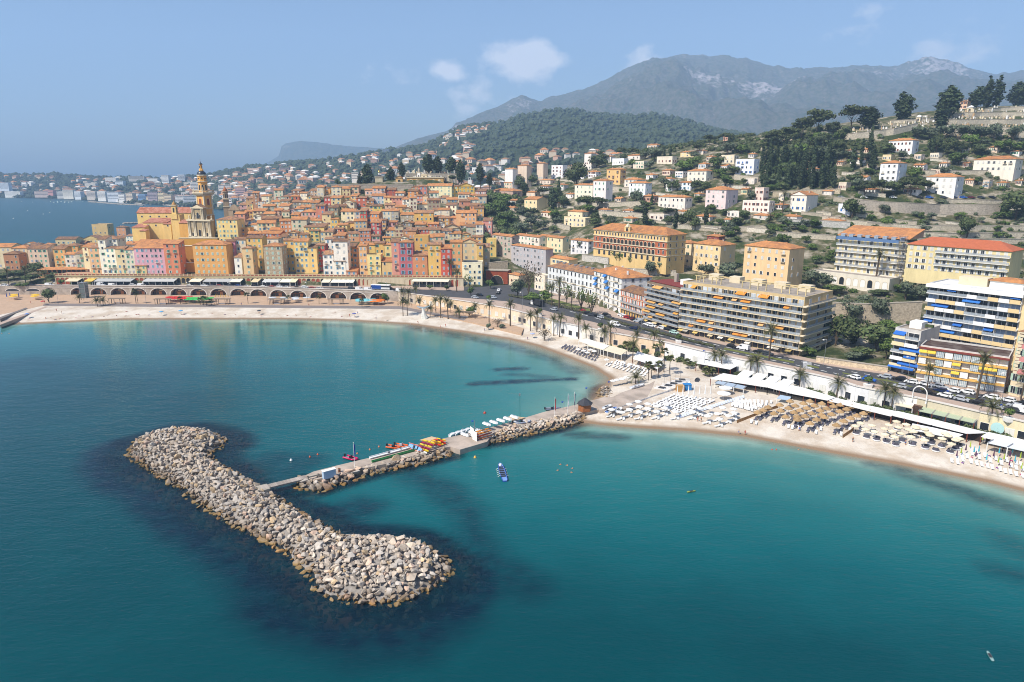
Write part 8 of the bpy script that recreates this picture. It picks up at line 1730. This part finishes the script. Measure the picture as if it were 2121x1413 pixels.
ST=[(1568,861),(1590,850),(1635,837),(1614,845),(1632,852),(1616,857),(1646,847),(1643,861),(1656,857),(1602,863),(1626,870),(1663,842),(1676,837),(1686,847),(1670,852),(1680,863),(1666,869),(1650,876),(1676,884),(1647,847),(1663,842),(1686,847),(1671,852),(1656,857),(1682,863),(1697,857),(1711,853),(1701,842),(1721,839),(1725,848),(1739,845),(1721,865),(1706,871),(1690,876),(1675,884),(1738,859),(1752,854),(1763,849),(1773,868),(1787,863),(1800,858),(1760,873),(1746,879),(1731,888),(1580,856),(1650,870),(1700,866)]
done=[]
for x,y in ST:
 if any(abs(x-a)<6 and abs(y-c)<3 for a,c in done):continue
 done.append((x,y));p=sand(x,y+7);put('ps',lambda:parasol_proto('straw','#b59468'),p,x,'thatched straw parasol','parasol','thatched parasols')
 for s in(-1,1):DL(p+Vector((-.2+s*.8,-1.1+.15*s,0)),JA+.3,'dark padded lounger under a thatched parasol','dark loungers under thatched parasols')
for k,(x,y) in enumerate([(1556,876),(1566,879),(1633,886),(1641,888),(1655,890),(1690,898),(1742,902),(1700,891),(1760,893),(1652,882)]):WL(sand(x,y),JA+.5,'white lounger in front of the thatched parasols','white loungers before the thatched parasols')
CP=[(1781,884),(1804,889),(1791,897),(1770,890),(1839,888),(1855,881),(1859,893),(1875,887),(1846,901),(1830,896),(1880,898),(1865,906),(1831,908),(1885,913),(1851,913),(1810,902),(1913,920),(1924,910),(1895,892),(1913,897),(1920,905),(1895,894),(1962,911),(1985,917),(1949,917),(1977,920),(1968,928),(1912,920),(1955,906),(1890,902)]
BD=[(1786,891),(1808,897),(1773,899),(1794,907),(1815,912),(1836,917),(1855,923),(1869,915),(1889,922),(1849,908),(1844,896),(1863,902),(1885,907),(1858,890),(1899,901),(1917,906),(1916,929),(1929,919),(1938,934),(1950,926),(1967,919),(1985,926),(1979,931),(1968,938),(1928,920)]
def daybed():
 r=empty('daybed',(0,0,0));b=MB();b.lathe([(1.0,0),(1.05,.1),(1.05,.32),(.98,.36)],10);b.box(0,0,.3,1.5,1.5,.06);obj('base',b.mesh('base',mat('lf#f4f4f2',col('#f4f4f2',.88))),r);b=MB();b.lathe([(.95,.36),(.9,.48),(.02,.5)],10);obj('mattress',b.mesh('mattress',mat('bed_dark',col('#55525e',.8),rough=.95,rnd=.3)),r);b=MB()
 n=6
 for k in range(n):a0,a1=-.6+2.2*k/n,-.6+2.2*(k+1)/n;b.quad((math.cos(a0),math.sin(a0),.4),(math.cos(a1),math.sin(a1),.4),(.7*math.cos(a1),.7*math.sin(a1),1.15),(.7*math.cos(a0),.7*math.sin(a0),1.15))
 obj('hood',b.mesh('hood',mat('bed_dark',col('#55525e',.8))),r);return r
for x,y in CP:put('pc',lambda:parasol_proto('open','#efdfbe'),sand(x,y+7),x,'open cream parasol','parasol','cream parasols')
for x,y in BD:put('bd',daybed,sand(x,y),JA+x,'white round daybed with a dark cushion','daybed','daybeds among the cream parasols')
f4=lambda x,y:(1880+x/8.776,840+y/8.776)
for i,q in enumerate([(800,1030),(910,1060),(900,985),(985,925),(1000,1010),(1080,955),(1160,825),(1170,900),(1250,860),(1150,1045),(1255,1075),(1345,1100),(1450,1125),(1535,1150),(1680,1185),(1770,1220),(1865,1240),(1970,1275),(2090,1305),(1880,1120),(1970,1160),(1970,1070),(2060,1100),(2100,1180),(1300,970),(1400,930),(1500,1030),(1600,990),(1700,1070),(1800,1020)]):
 p=sand(*f4(*q));WL(p,JA+.45,'white lounger at the right end of the beach','loungers at the right end')
 if i%2:tw=put('tw'+str(i%3),lambda:(lambda r,b:(b.box(0,0,.3,.5,.5,.12),obj('top',b.mesh('top',cmat('tw'+str(i%3),['#3fb4c9','#8a3f9a','#c23f78'][i%3])),r),pbox(r,'foot',0,0,0,.3,.3,.3,whitep),r)[-1])(empty('side_table',(0,0,0)),MB()),p+Vector((1.1,-.2,0)),JA,['turquoise','purple','magenta'][i%3]+' covered low table between loungers','side table','coloured side tables')
for q in[(880,985,'p'),(960,930,'g'),(1045,875,'p'),(1125,815,'g'),(1280,900,'t'),(1195,910,'t'),(1225,990,'p'),(1420,1050,'t'),(1550,985,'p'),(1635,1100,'g'),(1740,1040,'g'),(1935,1080,'t'),(1835,1155,'p'),(2055,1215,'g'),(2035,1020,'g'),(1890,920,'t'),(1650,930,'t'),(1350,690,'g'),(1845,990,'p')]:
 c,nm={'p':('#5a2f52','dark purple'),'g':('#a9bf3f','lime green'),'t':('#4fb9cc','turquoise')}[q[2]];put('cl'+q[2],lambda:parasol_proto('closed',c),sand(*f4(q[0],q[1])),0,'closed '+nm+' parasol','parasol','closed parasols')
LAND+=[('the left beach restaurant',1250,725),('the boat ramp',1330,815)]
lattice((1172,717),(1240,737),(1232,748),(1164,722),12,3,lambda p,j:DL(p,JA+.4,'dark lounger in front of the left beach restaurant','loungers of the left restaurant'))
lattice((1276,751),(1342,768),(1335,779),(1256,757),12,3,lambda p,j:WL(p,JA+.3,'white lounger on the narrow left beach','loungers on the narrow left beach'))
for x,y in[(1241,727),(1223,729),(1209,731),(1231,732),(1198,728),(1217,735),(1270,734),(1279,737),(1261,732),(1269,795),(1278,793),(1288,791),(1297,788),(1256,750),(1290,756),(1305,760),(1320,764)]:put('pw',lambda:parasol_proto('open','#f4f2ec'),sand(x,y+6),0,'open white parasol','parasol','white parasols')
for x,y in[(1502,806),(1498,818)]:put('big',lambda:parasol_proto('big','#f6f4ee'),sand(x,y+10),0,'very large round white parasol','parasol')
for i in range(7):put('bn',lambda:parasol_proto('closed','#f7f6f2'),sand(1402+i*11.5,822-i*.4+8),0,'tall folded white parasol','parasol','folded white parasols',(1.1,1.1,1.9))
def canopy(pf,pb,z,c,lab,cat='canopy',posts=True,back=True,ribs=0):
 F=[Pz(x,y,z-.35) for x,y in pf];B=[Pz(x,y,z) for x,y in pb];o=sum(F,Vector())/len(F);r=empty('restaurant_canopy',(o.x,o.y,BZ));tag(r,lab,cat);o=Vector((o.x,o.y,BZ));m=mat('canv'+c,col(c,.78),rough=.8,noise=.05,nscale=.6)
 for k in range(len(F)-1):
  q=[v-o for v in(F[k],F[k+1],B[k+1],B[k])];b=MB();dn=Vector((0,0,-.18));b.quad(*q);b.quad(*[v+dn for v in reversed(q)])
  for i in range(4):b.quad(q[i]+dn,q[(i+1)%4]+dn,q[(i+1)%4],q[i])
  obj('roof_panel',b.mesh('roof_panel',m),r)
  n=max(1,int((F[k+1]-F[k]).length/3.5))
  for i in range(n+1):
   if posts:p=q[0].lerp(q[1],i/n);b=MB();b.box(p.x,p.y,-.3,.2,.2,p.z+.2);obj('post',b.mesh('post',mat('canopy_post',col('#8a4a36',.7)) if back else whitep),r)
   if ribs:p,e=q[0].lerp(q[1],i/n),q[3].lerp(q[2],i/n);b=MB();bar(b,p,e,.35,.1);obj('rib',b.mesh('rib',metal),r)
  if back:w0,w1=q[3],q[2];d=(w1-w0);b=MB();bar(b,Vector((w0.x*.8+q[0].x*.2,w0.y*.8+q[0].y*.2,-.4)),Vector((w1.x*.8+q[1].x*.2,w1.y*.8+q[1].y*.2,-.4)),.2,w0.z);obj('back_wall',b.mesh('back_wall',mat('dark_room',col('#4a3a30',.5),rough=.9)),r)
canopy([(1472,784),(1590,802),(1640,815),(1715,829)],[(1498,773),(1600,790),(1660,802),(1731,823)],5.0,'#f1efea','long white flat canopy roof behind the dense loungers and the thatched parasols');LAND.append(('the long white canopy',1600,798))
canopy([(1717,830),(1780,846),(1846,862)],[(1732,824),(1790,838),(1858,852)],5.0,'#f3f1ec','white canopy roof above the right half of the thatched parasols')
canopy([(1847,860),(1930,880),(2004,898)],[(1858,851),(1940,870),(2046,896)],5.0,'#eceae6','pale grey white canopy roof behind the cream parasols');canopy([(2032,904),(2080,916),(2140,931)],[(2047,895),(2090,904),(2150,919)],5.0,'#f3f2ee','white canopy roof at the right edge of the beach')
canopy([(1885,889),(1930,898),(1978,908)],[(1890,877),(1935,886),(1995,900)],4.2,'#f6f5f2','low white scalloped awning along the cream parasols',posts=False,back=False)
canopy([(1198,706),(1250,724)],[(1215,701),(1262,716)],5.0,'#f2eee2','white flat roof of the left beach restaurant, its near part',back=False);canopy([(1217,716),(1287,735)],[(1236,709),(1301,725)],4.8,'#f0e2c4','cream striped canopy of the left beach restaurant',back=False);canopy([(1311,743),(1357,757)],[(1320,728),(1374,744)],4.8,'#f4f4f2','white tent roof between the fan palms');canopy([(1336,752),(1362,764)],[(1345,742),(1376,752)],4.0,'#f6f6f4','small white awning below the white tent roof',back=False)
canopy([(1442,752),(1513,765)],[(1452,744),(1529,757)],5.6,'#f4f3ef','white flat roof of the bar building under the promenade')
for k in range(4):x=1527+k*27.5;y=777+k*6.2;canopy([(x,y),(x+22,y+5)],[(x+14,y-11.5),(x+37,y-6.5)],5.4,'#f6f5f1',['first','second','third','fourth'][k]+' white retractable awning panel from the left behind the long canopy','awning',back=False)
canopy([(1481,793),(1540,806)],[(1488,788),(1546,800)],4.2,'#a9b9c9','blue grey slatted shade along the long white canopy','awning',back=False,ribs=1);canopy([(1609,825),(1634,829)],[(1616,818),(1639,822)],3.8,'#b3c6d6','small pale blue awning on the terrace by the thatched parasols','awning',back=False);canopy([(1903,851),(2018,876)],[(1912,841),(2028,864)],5.6,'#b7c2a4','pale green striped awning under the promenade','awning',back=True,ribs=1);canopy([(1852,838),(1890,846)],[(1858,830),(1902,838)],5.4,'#e8dcc4','beige canopy beside the beach stairs','awning',back=False);canopy([(2046,917),(2130,936)],[(2058,911),(2140,928)],5.0,'#dfe3e6','white framed pergola roof at the right end of the beach','pergola',back=False,ribs=1)
def fence(a,b_,h,c,lab,n):
 p,q=sand(*a),sand(*b_);r=empty('beach_fence',p);tag(r,lab,'fence');d=q-p;an=math.atan2(d.y,d.x);m=mat('fence'+c,col(c,.75),rough=.9,rnd=.2)
 for k in range(n):bb=MB();bb.box(0,0,-.2,d.length/n*.9,.06,h);obj('board',cached(('fb',lab),lambda:bb.mesh('board',m)),r,tuple(d*((k+.5)/n)),an)
fence((1526,877),(1612,845),1.3,'#a97f4f','brown reed fence between the white loungers and the thatched parasols',40);fence((1745,908),(1768,892),1.3,'#a97f4f','short brown reed fence between the thatched and the cream parasols',12);fence((1288,846),(1402,807),1.0,'#f0efee','low white board fence along the boat ramp',40)
def catamaran(p,rot,lab,mast=True):
 r=empty('catamaran',p,rot);tag(r,lab,'catamaran')
 for s in(-1,1):obj('hull',cached('cathull',lambda:hull_mesh('hull',5.2,.55,.5,cmat('hullwhite','#f1f2f2'))),r,(0,s*1.0,0))
 pbox(r,'deck',-.2,0,.5,2.2,2.1,.08,cmat('thwart','#3a3a3c'))
 if mast:b=MB();b.tube((.6,0,.5),(.3,0,8.0),.06,.04,5);obj('mast',b.mesh('mast',metal),r)
for i,(x,y) in enumerate([(1372,806),(1385,801),(1396,797),(1406,793),(1414,789)]):catamaran(Pz(x,y,1.8),JA-1.2+.1*i,['first','second','third','fourth','fifth'][i]+' white catamaran from the left on the boat ramp',i!=4)
for i,(x,y,n_) in enumerate([(1320,802,'long white surf boat lying on the ramp below the fan palm'),(1258,845,'white dinghy on the sand right of the kiosk'),(1270,850,'white pedal boat with blue seats by the white fence'),(1262,853,'second white pedal boat nearer the water'),(1282,851,'third white pedal boat touching the white fence'),(1444,789,'dark grey boat hull lying behind the catamarans'),(1425,797,'white board stack at the head of the ramp')]):canoe(Pz(x,y,1.85),JA+.1*i,7 if i==0 else 4,1.5,.6,'#f1f2f2' if i!=5 else '#4a4c50',n_,'beached_boat','#5f86c9' if i in(2,3) else None)
for x,y,c,n_ in[(1408,810,'#c99a5a','tan crate stack beside the white fence'),(1423,807,'#2f86c9','blue tarpaulin covered stack beside the tan crates')]:r=empty('crate',Pz(x,y,2));tag(r,n_,'crate');pbox(r,'body',0,0,0,2.6,2,1.9,cmat('cr'+c,c,.75,.8));pbox(r,'lid',0,0,1.9,2.8,2.2,.15,cmat('cr'+c,c,.75,.8))
for n_,c,xs,y,k in(('red','#d22a26',(352,392),617,9),('bright green','#3fbf5a',(391,436),619,11),('turquoise','#7cc9cf',(744,772),622,6),('orange','#ea7a24',(774,794),623,5),('pale grey','#d3d6d8',(565,636),618,7),('yellow','#f2c230',(30,74),612,4)):
 for i in range(k):put('q'+n_,lambda:parasol_proto('big',c),Pz(xs[0]+(xs[1]-xs[0])*(i//2)/max(1,(k-1)//2),y+(i%2)*3+6,2.05),0,n_+' square restaurant parasol under the sea wall','parasol',n_+' parasols')
for i in range(6):put('cly',lambda:parasol_proto('closed','#e9b93a'),Pz(447+i*5.2,619,2.05),0,'closed yellow parasol in front of an arch','parasol','closed yellow parasols')
for x in(15,22,40):put('clb',lambda:parasol_proto('closed','#2450a8'),Pz(x,620,2.05),0,'closed blue parasol left of the yellow ones','parasol','closed blue parasols',(1.4,1.4,1.5))
p=Pz(1903,833,ROADZ);r=empty('arch_gate',p,RA);tag(r,'white metal arch over the head of the beach stairs','arch');b=MB();A=arc_pts(4.0,5.0)
for s,e in zip(A[:-1],A[1:]):b.tube((s[0],0,s[1]),(e[0],0,e[1]),.16,n=5)
obj('arch',b.mesh('arch',whitep),r);pbox(r,'foot',2.0,0,0,.4,.4,.4,whitep);pbox(r,'foot',-2.0,0,0,.4,.4,.4,whitep)
r=empty('beach_stairs',Pz(1898,848,2));tag(r,'steep brown stairs from the promenade down to the beach','stairs');a_,e_=Pz(1890,860,2.2),Pz(1903,838,ROADZ);
for k in range(14):t=k/14;q=a_.lerp(e_,t)-r.location;pbox(r,'step',q.x,q.y,q.z-.3,2.4,.5,.35,mat('step_brown',col('#8a6a58',.65),rough=.9),rot=RA)
for x,y in((1405,711),(1797,803),(2088,873),(1243,686),(1118,655),(1012,626)):
 r=empty('planter',Pz(x,y,ROADZ));pbox(r,'box',0,0,0,1.9,1.9,1.3,whitep,taper=1.1);b=MB();b.tube((0,0,1.2),(0,0,2.2),.1,n=5);obj('stem',b.mesh('stem',trunkm),r);obj('foliage',cached('plf',lambda:crown_mesh('foliage',[((0,0,2.9),(1.2,1.2,.9)),((.5,.3,3.3),(.8,.8,.6))],260,.22,leaf_green,3)),r);auto(r,'white square planter with a small clipped tree on the promenade','planter','promenade planters')
for x,y,h in((1430,708,9),(1553,740,9),(1706,757,10),(1878,797,10),(2074,836,10),(1082,640,9),(1123,646,9),(1328,686,9)):auto(lamp(x,y,ROADZ,h,'',False,1.6),'tall grey street lamp on the coast road','street lamp','street lamps')
for x in(121,214,303,393,478,555,638,727,803):auto(lamp(x,630,2.05,13,'',False,.6),'very tall slim lamp mast on the beach promenade','street lamp','promenade lamp masts')
for x,y in((1458,770),(1958,862),(2067,893)):auto(lamp(x,y,2.0,8.5,'',True),'blue headed lamp post at the beach restaurants','street lamp','street lamps')
# --- vehicles and people
def car_meshes(L=4.2,W=1.75,H=1.48,van=False):
 b=MB();p=[(-L/2,.35),(-L/2,.8),(-L*.46,.95),(-L*.2,.98),(L*.25,.92),(L*.46,.78),(L/2,.55),(L/2,.32)] if not van else[(-L/2,.35),(-L/2,1.2),(L*.3,1.2),(L*.46,.95),(L/2,.6),(L/2,.35)]
 def ext(p,w,w2=None):
  w2=w2 or w;n=len(p)
  for s in(-1,1):q=[(x,s*w/2,z) for x,z in p];b.quad(*(q[::-1] if s<0 else q))
  for i in range(n):(x0,z0),(x1,z1)=p[i],p[(i+1)%n];b.quad((x0,-w/2,z0),(x0,w/2,z0),(x1,w/2,z1),(x1,-w/2,z1))
 ext(p,W);c=[(-L*.45,.93),(-L*.36,H),(L*.06,H),(L*.26,.9)] if not van else[(-L/2+.02,1.18),(-L/2+.08,2.1),(L*.22,2.1),(L*.34,1.18)]
 n0=len(b.f);ext(c,W*.9);body=b.mesh('body',paint);b=MB()
 g=[(x*(1.0 if not van else 1),z) for x,z in c];k=[((x-.0),z) for x,z in g];zt,zb_=c[1][1]-.1,c[0][1]+.06
 if not van:
  for s in(-1,1):b.quad(*[(x,s*W*.456,z) for x,z in((c[0][0]+.2,zb_),(c[3][0]-.2,zb_),(c[2][0],zt),(c[1][0]+.05,zt))][::s])
  b.quad(*[(c[0][0]-.03+(.36*(z-zb_))/(zt-zb_)*.9,y,z) for y,z in((W*.38,zb_),(-W*.38,zb_),(-W*.36,zt),(W*.36,zt))])
 else:b.quad(*[(x,W*.456,z) for x,z in((L*.05,1.3),(L*.28,1.3),(L*.2,1.95),(L*.05,1.95))]);b.quad(*[(x,-W*.456,z) for x,z in((L*.05,1.95),(L*.2,1.95),(L*.28,1.3),(L*.05,1.3))])
 x0,x1=c[3][0]+.02,c[2][0]+.02;b.quad((x0,-W*.4,zb_),(x0,W*.4,zb_),(x1+.03,W*.37,zt),(x1+.03,-W*.37,zt));win=b.mesh('window',glassdark)
 b=MB();b.tube((0,-.1,0),(0,.1,0),.33,n=10);i=len(b.v);b.quad(*[b.v[k] for k in range(9,-1,-1)]);return body,win,b.mesh('wheel',mat('tyre',(.02,.02,.02,1),rough=.8)),L,W
def car_proto(van):
 body,win,wh,L,W=car_meshes() if not van else car_meshes(5.0,1.9,2.1,True);r=empty('van' if van else 'car',(0,0,0));o=obj('body',body,r);o['tint']=1;obj('window',win,r)
 for x in(-L*.3,L*.31):
  for y in(-W/2+.06,W/2-.06):obj('wheel',wh,r,(x,y,.33))
 return r
CARS={False:car_proto(False),True:car_proto(True)}
CC={'w':('#f1f1ef','white'),'k':('#17181b','black'),'s':('#b4b9bf','silver'),'d':('#3f444c','dark grey'),'n':('#1c2b4f','navy'),'r':('#b0202a','red'),'b':('#1f62c0','blue'),'m':('#6a1a26','maroon'),'g':('#bfe0d4','mint')}
LAND.append(('the quay road',500,592));first={False:True,True:True}
def car(p,rot,c,van=False,where='on the coast road'):
 h,nm=CC[c];r=CARS[van] if first[van] else copy_tree(CARS[van],(0,0,0));first[van]=False;r.location=p;r.rotation_euler=(0,0,rot)
 for ch in r.children:
  if ch.get('tint'):ch.color=col(h,.85)
 auto(r,nm+(' van ' if van else ' car ')+where,'van' if van else 'car','vehicles '+where)
def rdir(px):d=front(px+6)-front(px-6);return math.atan2(d.y,d.x)
for x,y,c,v in[(1833,783,'s',0),(1863,788,'k',0),(1887,794,'w',0),(1918,799,'w',0),(1863,803,'s',0),(1893,810,'d',0),(1926,816,'k',0),(1947,812,'n',0),(1948,804,'s',0),(1973,812,'w',0),(2003,815,'w',0),(1957,822,'w',0),(1992,830,'s',0),(2023,836,'k',0),(2053,826,'w',0),(2087,832,'w',0),(2101,844,'s',0),(2095,851,'d',0),(2062,845,'s',0),(2117,839,'k',0),(2118,855,'w',1),(1769,784,'w',0),(1800,789,'b',0),(1516,720,'k',0),(1539,724,'w',1),(1571,731,'k',0),(1590,735,'d',0),(1396,691,'g',0),(1372,682,'w',0),(1384,685,'k',0),(1350,677,'w',0),(1341,674,'w',0),(1332,671,'d',0),(1323,668,'s',1),(1315,665,'k',0),(1307,662,'m',0),(1300,660,'r',0),(1294,658,'w',0),(1288,655,'w',0),(1274,675,'w',1),(1313,682,'n',0),(1215,650,'k',0),(1225,654,'d',0),(1236,656,'k',0),(1246,659,'s',0),(1256,654,'k',0),(1262,660,'d',0),(1205,646,'r',0),(1147,643,'s',0),(994,613,'k',0),(984,618,'s',0),(1022,618,'s',0)]:car(Pz(x,y,ROADZ+.01),rdir(x)+(math.pi if x%2 else 0),c,bool(v))
for x,y,c in((1034,603,'w'),(1032,609,'k')):car(Pz(x,y,ROADZ+.01),rad(75),c,False,'on the road out of the tunnel')
for i,(x,c,v) in enumerate([(254,'d',0),(275,'w',0),(294,'w',1),(315,'k',0),(335,'d',0),(393,'w',0),(407,'k',0),(424,'w',0),(440,'n',0),(455,'r',0),(477,'d',0),(494,'b',0),(513,'w',0),(528,'k',0),(546,'w',0),(564,'r',0),(579,'w',0),(595,'w',0),(616,'k',0),(631,'w',0),(647,'r',0),(663,'w',0),(728,'d',0),(745,'w',1),(763,'w',1),(810,'k',0),(828,'w',1),(103,'w',1),(210,'w',1),(234,'w',1),(10,'w',0),(30,'d',0),(50,'s',0),(66,'k',0)]):car(road_at(x,.2+.22*(i%3==1))+Vector((0,0,.01)),rdir(x),c,bool(v),'on the quay road')
for x,c in((1742,'s'),(1905,'k'),(1925,'b'),(1955,'d'),(1975,'n'),(1995,'b'),(2012,'m'),(2032,'d'),(2055,'k'),(1790,'w'),(1850,'w')):p=T(x,411);car(p+Vector((0,0,.1)),RA,c,False,'parked on the upper road')
p=road_at(789,.42);r=empty('bus',p,rdir(789));tag(r,'white and blue bus on the quay road','bus');pbox(r,'body',0,0,.35,12,2.5,2.7,whitep);pbox(r,'side_stripe',-2.5,-1.26,.5,6,.05,2.2,cmat('busblue','#1f4f9f'));pbox(r,'window_band',0,0,1.5,12.05,2.54,1.0,glassdark)
for x in(-4,3.6):b=MB();b.tube((x,-1.2,.45),(x,1.2,.45),.45,n=10);obj('wheel',b.mesh('wheel',mat('tyre',(.02,.02,.02,1))),r)
p=Pz(1113,634,ROADZ);r=empty('truck',p,rdir(1113));tag(r,'white truck with a black tarpaulin body by the little square','truck');pbox(r,'cargo_body',.8,0,.9,6.5,2.4,2.7,mat('tarp',(.02,.02,.022,1),rough=.8));pbox(r,'cab',-3.6,0,.5,1.9,2.2,2.3,whitep);pbox(r,'windscreen',-4.56,0,1.6,.06,1.9,.9,glassdark)
for x in(-3.4,2.6):b=MB();b.tube((x,-1.1,.45),(x,1.1,.45),.45,n=10);obj('wheel',b.mesh('wheel',mat('tyre',(.02,.02,.02,1))),r)
# ---- people: one skinned body per pose, coloured clothes
def body(pose):
 V,E,Rr=[],[],[]
 def a(p,r,par=None):V.append(p);Rr.append(r);(par is not None) and E.append((par,len(V)-1));return len(V)-1
 if pose=='lie':pel=a((0,0,.16),.13);ch=a((.42,0,.17),.15,pel);nk=a((.62,0,.17),.06,ch);a((.78,0,.19),.1,nk);L=[[(-.42,s*.11,.13),(-.84,s*.13,.09)] for s in(-1,1)];A=[[(.3,s*.28,.12),(.08,s*.32,.09)] for s in(-1,1)]
 elif pose=='sit':pel=a((0,0,.16),.14);ch=a((-.1,0,.52),.15,pel);nk=a((-.1,0,.72),.06,ch);a((-.08,0,.88),.1,nk);L=[[(.38,s*.12,.42),(.6,s*.12,.06)] for s in(-1,1)];A=[[(.05,s*.25,.45),(.3,s*.16,.4)] for s in(-1,1)]
 elif pose=='swim':pel=a((0,0,-.35),.13);ch=a((0,0,.02),.16,pel);nk=a((0,0,.2),.06,ch);a((0,0,.38),.11,nk);L=[];A=[[(.2,s*.3,.03),(.4,s*.28,.02)] for s in(-1,1)]
 else:pel=a((0,0,.92),.13);ch=a((0,0,1.32),.16,pel);nk=a((0,0,1.52),.06,ch);a((0,.0,1.68),.1,nk);L=[[(.06*s,s*.1,.5),(-.06*s,s*.11,.04)] for s in(-1,1)];A=[[(.02,s*.24,1.1),(.1*s,s*.26,.84)] for s in(-1,1)]
 for l in L:k=a(l[0],.075,pel);a(l[1],.05,k)
 for l in A:k=a(l[0],.045,ch);a(l[1],.035,k)
 me=bpy.data.meshes.new('body');me.from_pydata(V,E,[]);o=bpy.data.objects.new('tmp',me);COL.objects.link(o);o.modifiers.new('s','SKIN');sv=me.skin_vertices[0].data
 for i,q in enumerate(Rr):sv[i].radius=(q,q)
 sv[0].use_root=True;o.modifiers.new('d','SUBSURF').levels=1;dg=bpy.context.evaluated_depsgraph_get();m2=bpy.data.meshes.new_from_object(o.evaluated_get(dg));m2.name='body';bpy.data.objects.remove(o)
 m2.materials.clear();[m2.materials.append(q) for q in(skinm,mat('clothes',objcol=True,rough=.9),mat('hair',(.03,.02,.015,1)))];hd=V[3];wp=V[0]
 for f in m2.polygons:c=f.center;f.material_index=2 if(c-Vector(hd)).length<.13 and c.z>hd[2]+.0 and(pose!='lie' or c.x>hd[0]) else 1 if(c-Vector(wp)).length<.3 or(pose=='stand' and len(V)%2 and.75<c.z<1.4) else 0
 return m2
PB={k:body(k) for k in('lie','sit','swim','stand')};rr=random.Random(21)
CLN={'#2f5fb8':'blue','#c23a3a':'red','#17181b':'black','#e8e4dc':'white','#d98fb0':'pink','#3f8f7a':'green'}
def person(pose,x,y,c=None,z=None,base=None):
 p=sand(x,y) if z is None else Pz(x,y,z);c=c or rr.choice(list(CLN));o=obj('person',PB[pose],None,p,rr.uniform(0,6.28),color=col(c));auto(o,base or({'lie':'sunbather lying in ','sit':'person sitting in ','swim':'swimmer in ','stand':'person standing in '}[pose]+CLN[c]+(' swimwear on the town beach' if x<900 else ' swimwear')),'person','people');return o
LAND.append(('the town beach',430,648))
for x,y in[(117,645),(128,650)]:person('stand',x,y)
for x,y in[(39,668),(60,661),(95,660),(106,659),(115,662),(124,661),(134,661),(158,659),(164,655),(173,659),(191,657),(215,656),(224,653),(242,655),(260,655),(262,646),(283,652),(287,653),(309,653),(375,652),(380,652),(407,650),(439,650),(466,652),(487,653),(508,653),(537,649),(541,655),(595,654),(613,654),(634,651),(643,657),(694,647),(708,656),(735,657),(779,653),(802,665),(850,672),(865,668)]:person(rr.choice(['lie','lie','sit']),x,y)
for x,y in[(741,651),(779,662),(724,656),(866,673),(913,680),(923,677),(1003,686),(1093,704),(1543,901),(1530,900),(1766,916),(1103,668),(240,631),(345,632),(500,632),(640,634),(64,629),(93,628),(1445,873),(1452,874),(1655,893),(1875,922),(1906,913)]:person('stand',x,y,rr.choice(['#2f5fb8','#c23a3a','#17181b']))
for x,y in[(1161,963),(1175,964),(1186,971),(1156,975),(1183,979),(1655,932),(3,691),(19,691),(1426,704),(1004,856)][:9]:person('swim',x,y,z=0,base='swimmer with dark hair in the water')
r=empty('person',(0,0,0));COL.objects.unlink(r);bpy.data.objects.remove(r)
for i,(x,y) in enumerate([(1432,1019),(2050,1360)]):
 r=empty('kayak',Pz(x,y,.05),.3+i);tag(r,['small yellow green swim board with a swimmer on open water right of the blue boat','pale paddle board far out at the lower right corner'][i],'paddle board');obj('hull',hull_mesh('hull',2.3,.55,.2,cmat('hb'+str(i),['#9fae5a','#8fb0ae'][i])),r);pbox(r,'pad',0,0,.2,.9,.4,.1,cmat('thwart','#3a3a3c'))
for x,y,c,n_ in[(57,656,'#6f9ad9','pale blue'),(375,649,'#5fa8d9','sky blue'),(734,655,'#6a6fb0','violet blue'),(1103,698,'#a9b4d9','lilac'),(537,649,'#2f3440','black'),(335,651,'#5fa8d9','sky blue'),(90,629,'#d2343a','red')]:put('bu'+n_,lambda:parasol_proto('open',c),sand(x,y+3),0,n_+' beach umbrella','parasol')
r=empty('sculpture',sand(878,660),.3);tag(r,'pale blue whale tail sculpture standing on the sand','sculpture');b=MB()
for k in range(7):t0,t1=k/7,(k+1)/7;b.tube((2.2*(t0-.5)**2*(1 if k<3 else-1),0,5.5*t0),(2.2*(t1-.5)**2*(1 if k<3 else-1),0,5.5*t1),1.5*(1-t0)+.45,1.5*(1-t1)+.45,8)
obj('stock',b.mesh('stock',mat('whale_white',col('#e6e4da',.8),rough=.6)),r)
for s in(-1,1):b=MB();b.quad((0,0,5.0),(s*3.2,-.3,6.4),(s*3.6,.1,6.9),(0,0,6.1));b.quad((0,.4,6.1),(s*3.6,.4,6.9),(s*3.2,.2,6.3),(0,.4,5.0));b.quad((0,0,6.1),(s*3.6,.1,6.9),(s*3.6,.4,6.9),(0,.4,6.1));obj('fluke',b.mesh('fluke',mat('whale_blue',col('#c4d6de',.8),rough=.5)),r)
# --- labels that say which one
def finish_labels():
 use={}
 for o,base,x,y in AUTO:
  best=None
  for name,lx,ly in LAND:
   if abs(lx-x)<1 and abs(ly-y)<1:continue
   d=math.hypot(lx-x,(ly-y)*1.6)
   if best is None or d<best[0]:best=(d,name,lx,ly)
  rel=''
  if best and len(base.split())+len(best[1].split())<=11:
   dx,dy=x-best[2],(y-best[3])*1.6
   rel=' '+(('right of' if dx>0 else 'left of') if abs(dx)>abs(dy) else('below' if dy>0 else 'above'))+' '+best[1]
  if len(base.split())+len(rel.split())>12:rel=''
  use.setdefault(base+'|'+rel,[]).append((o,x,y))
 for key,l in use.items():
  base,rel=key.split('|');l.sort(key=lambda q:q[1])
  for i,(o,x,y) in enumerate(l):
   if len(l)==1:t=base+rel
   else:t=base+', '+ordw(i)+' from the left'+rel
   w=t.split()
   if len(w)>16:t=base+', '+ordw(i)+' from the left'
   o['label']=t
finish_labels()
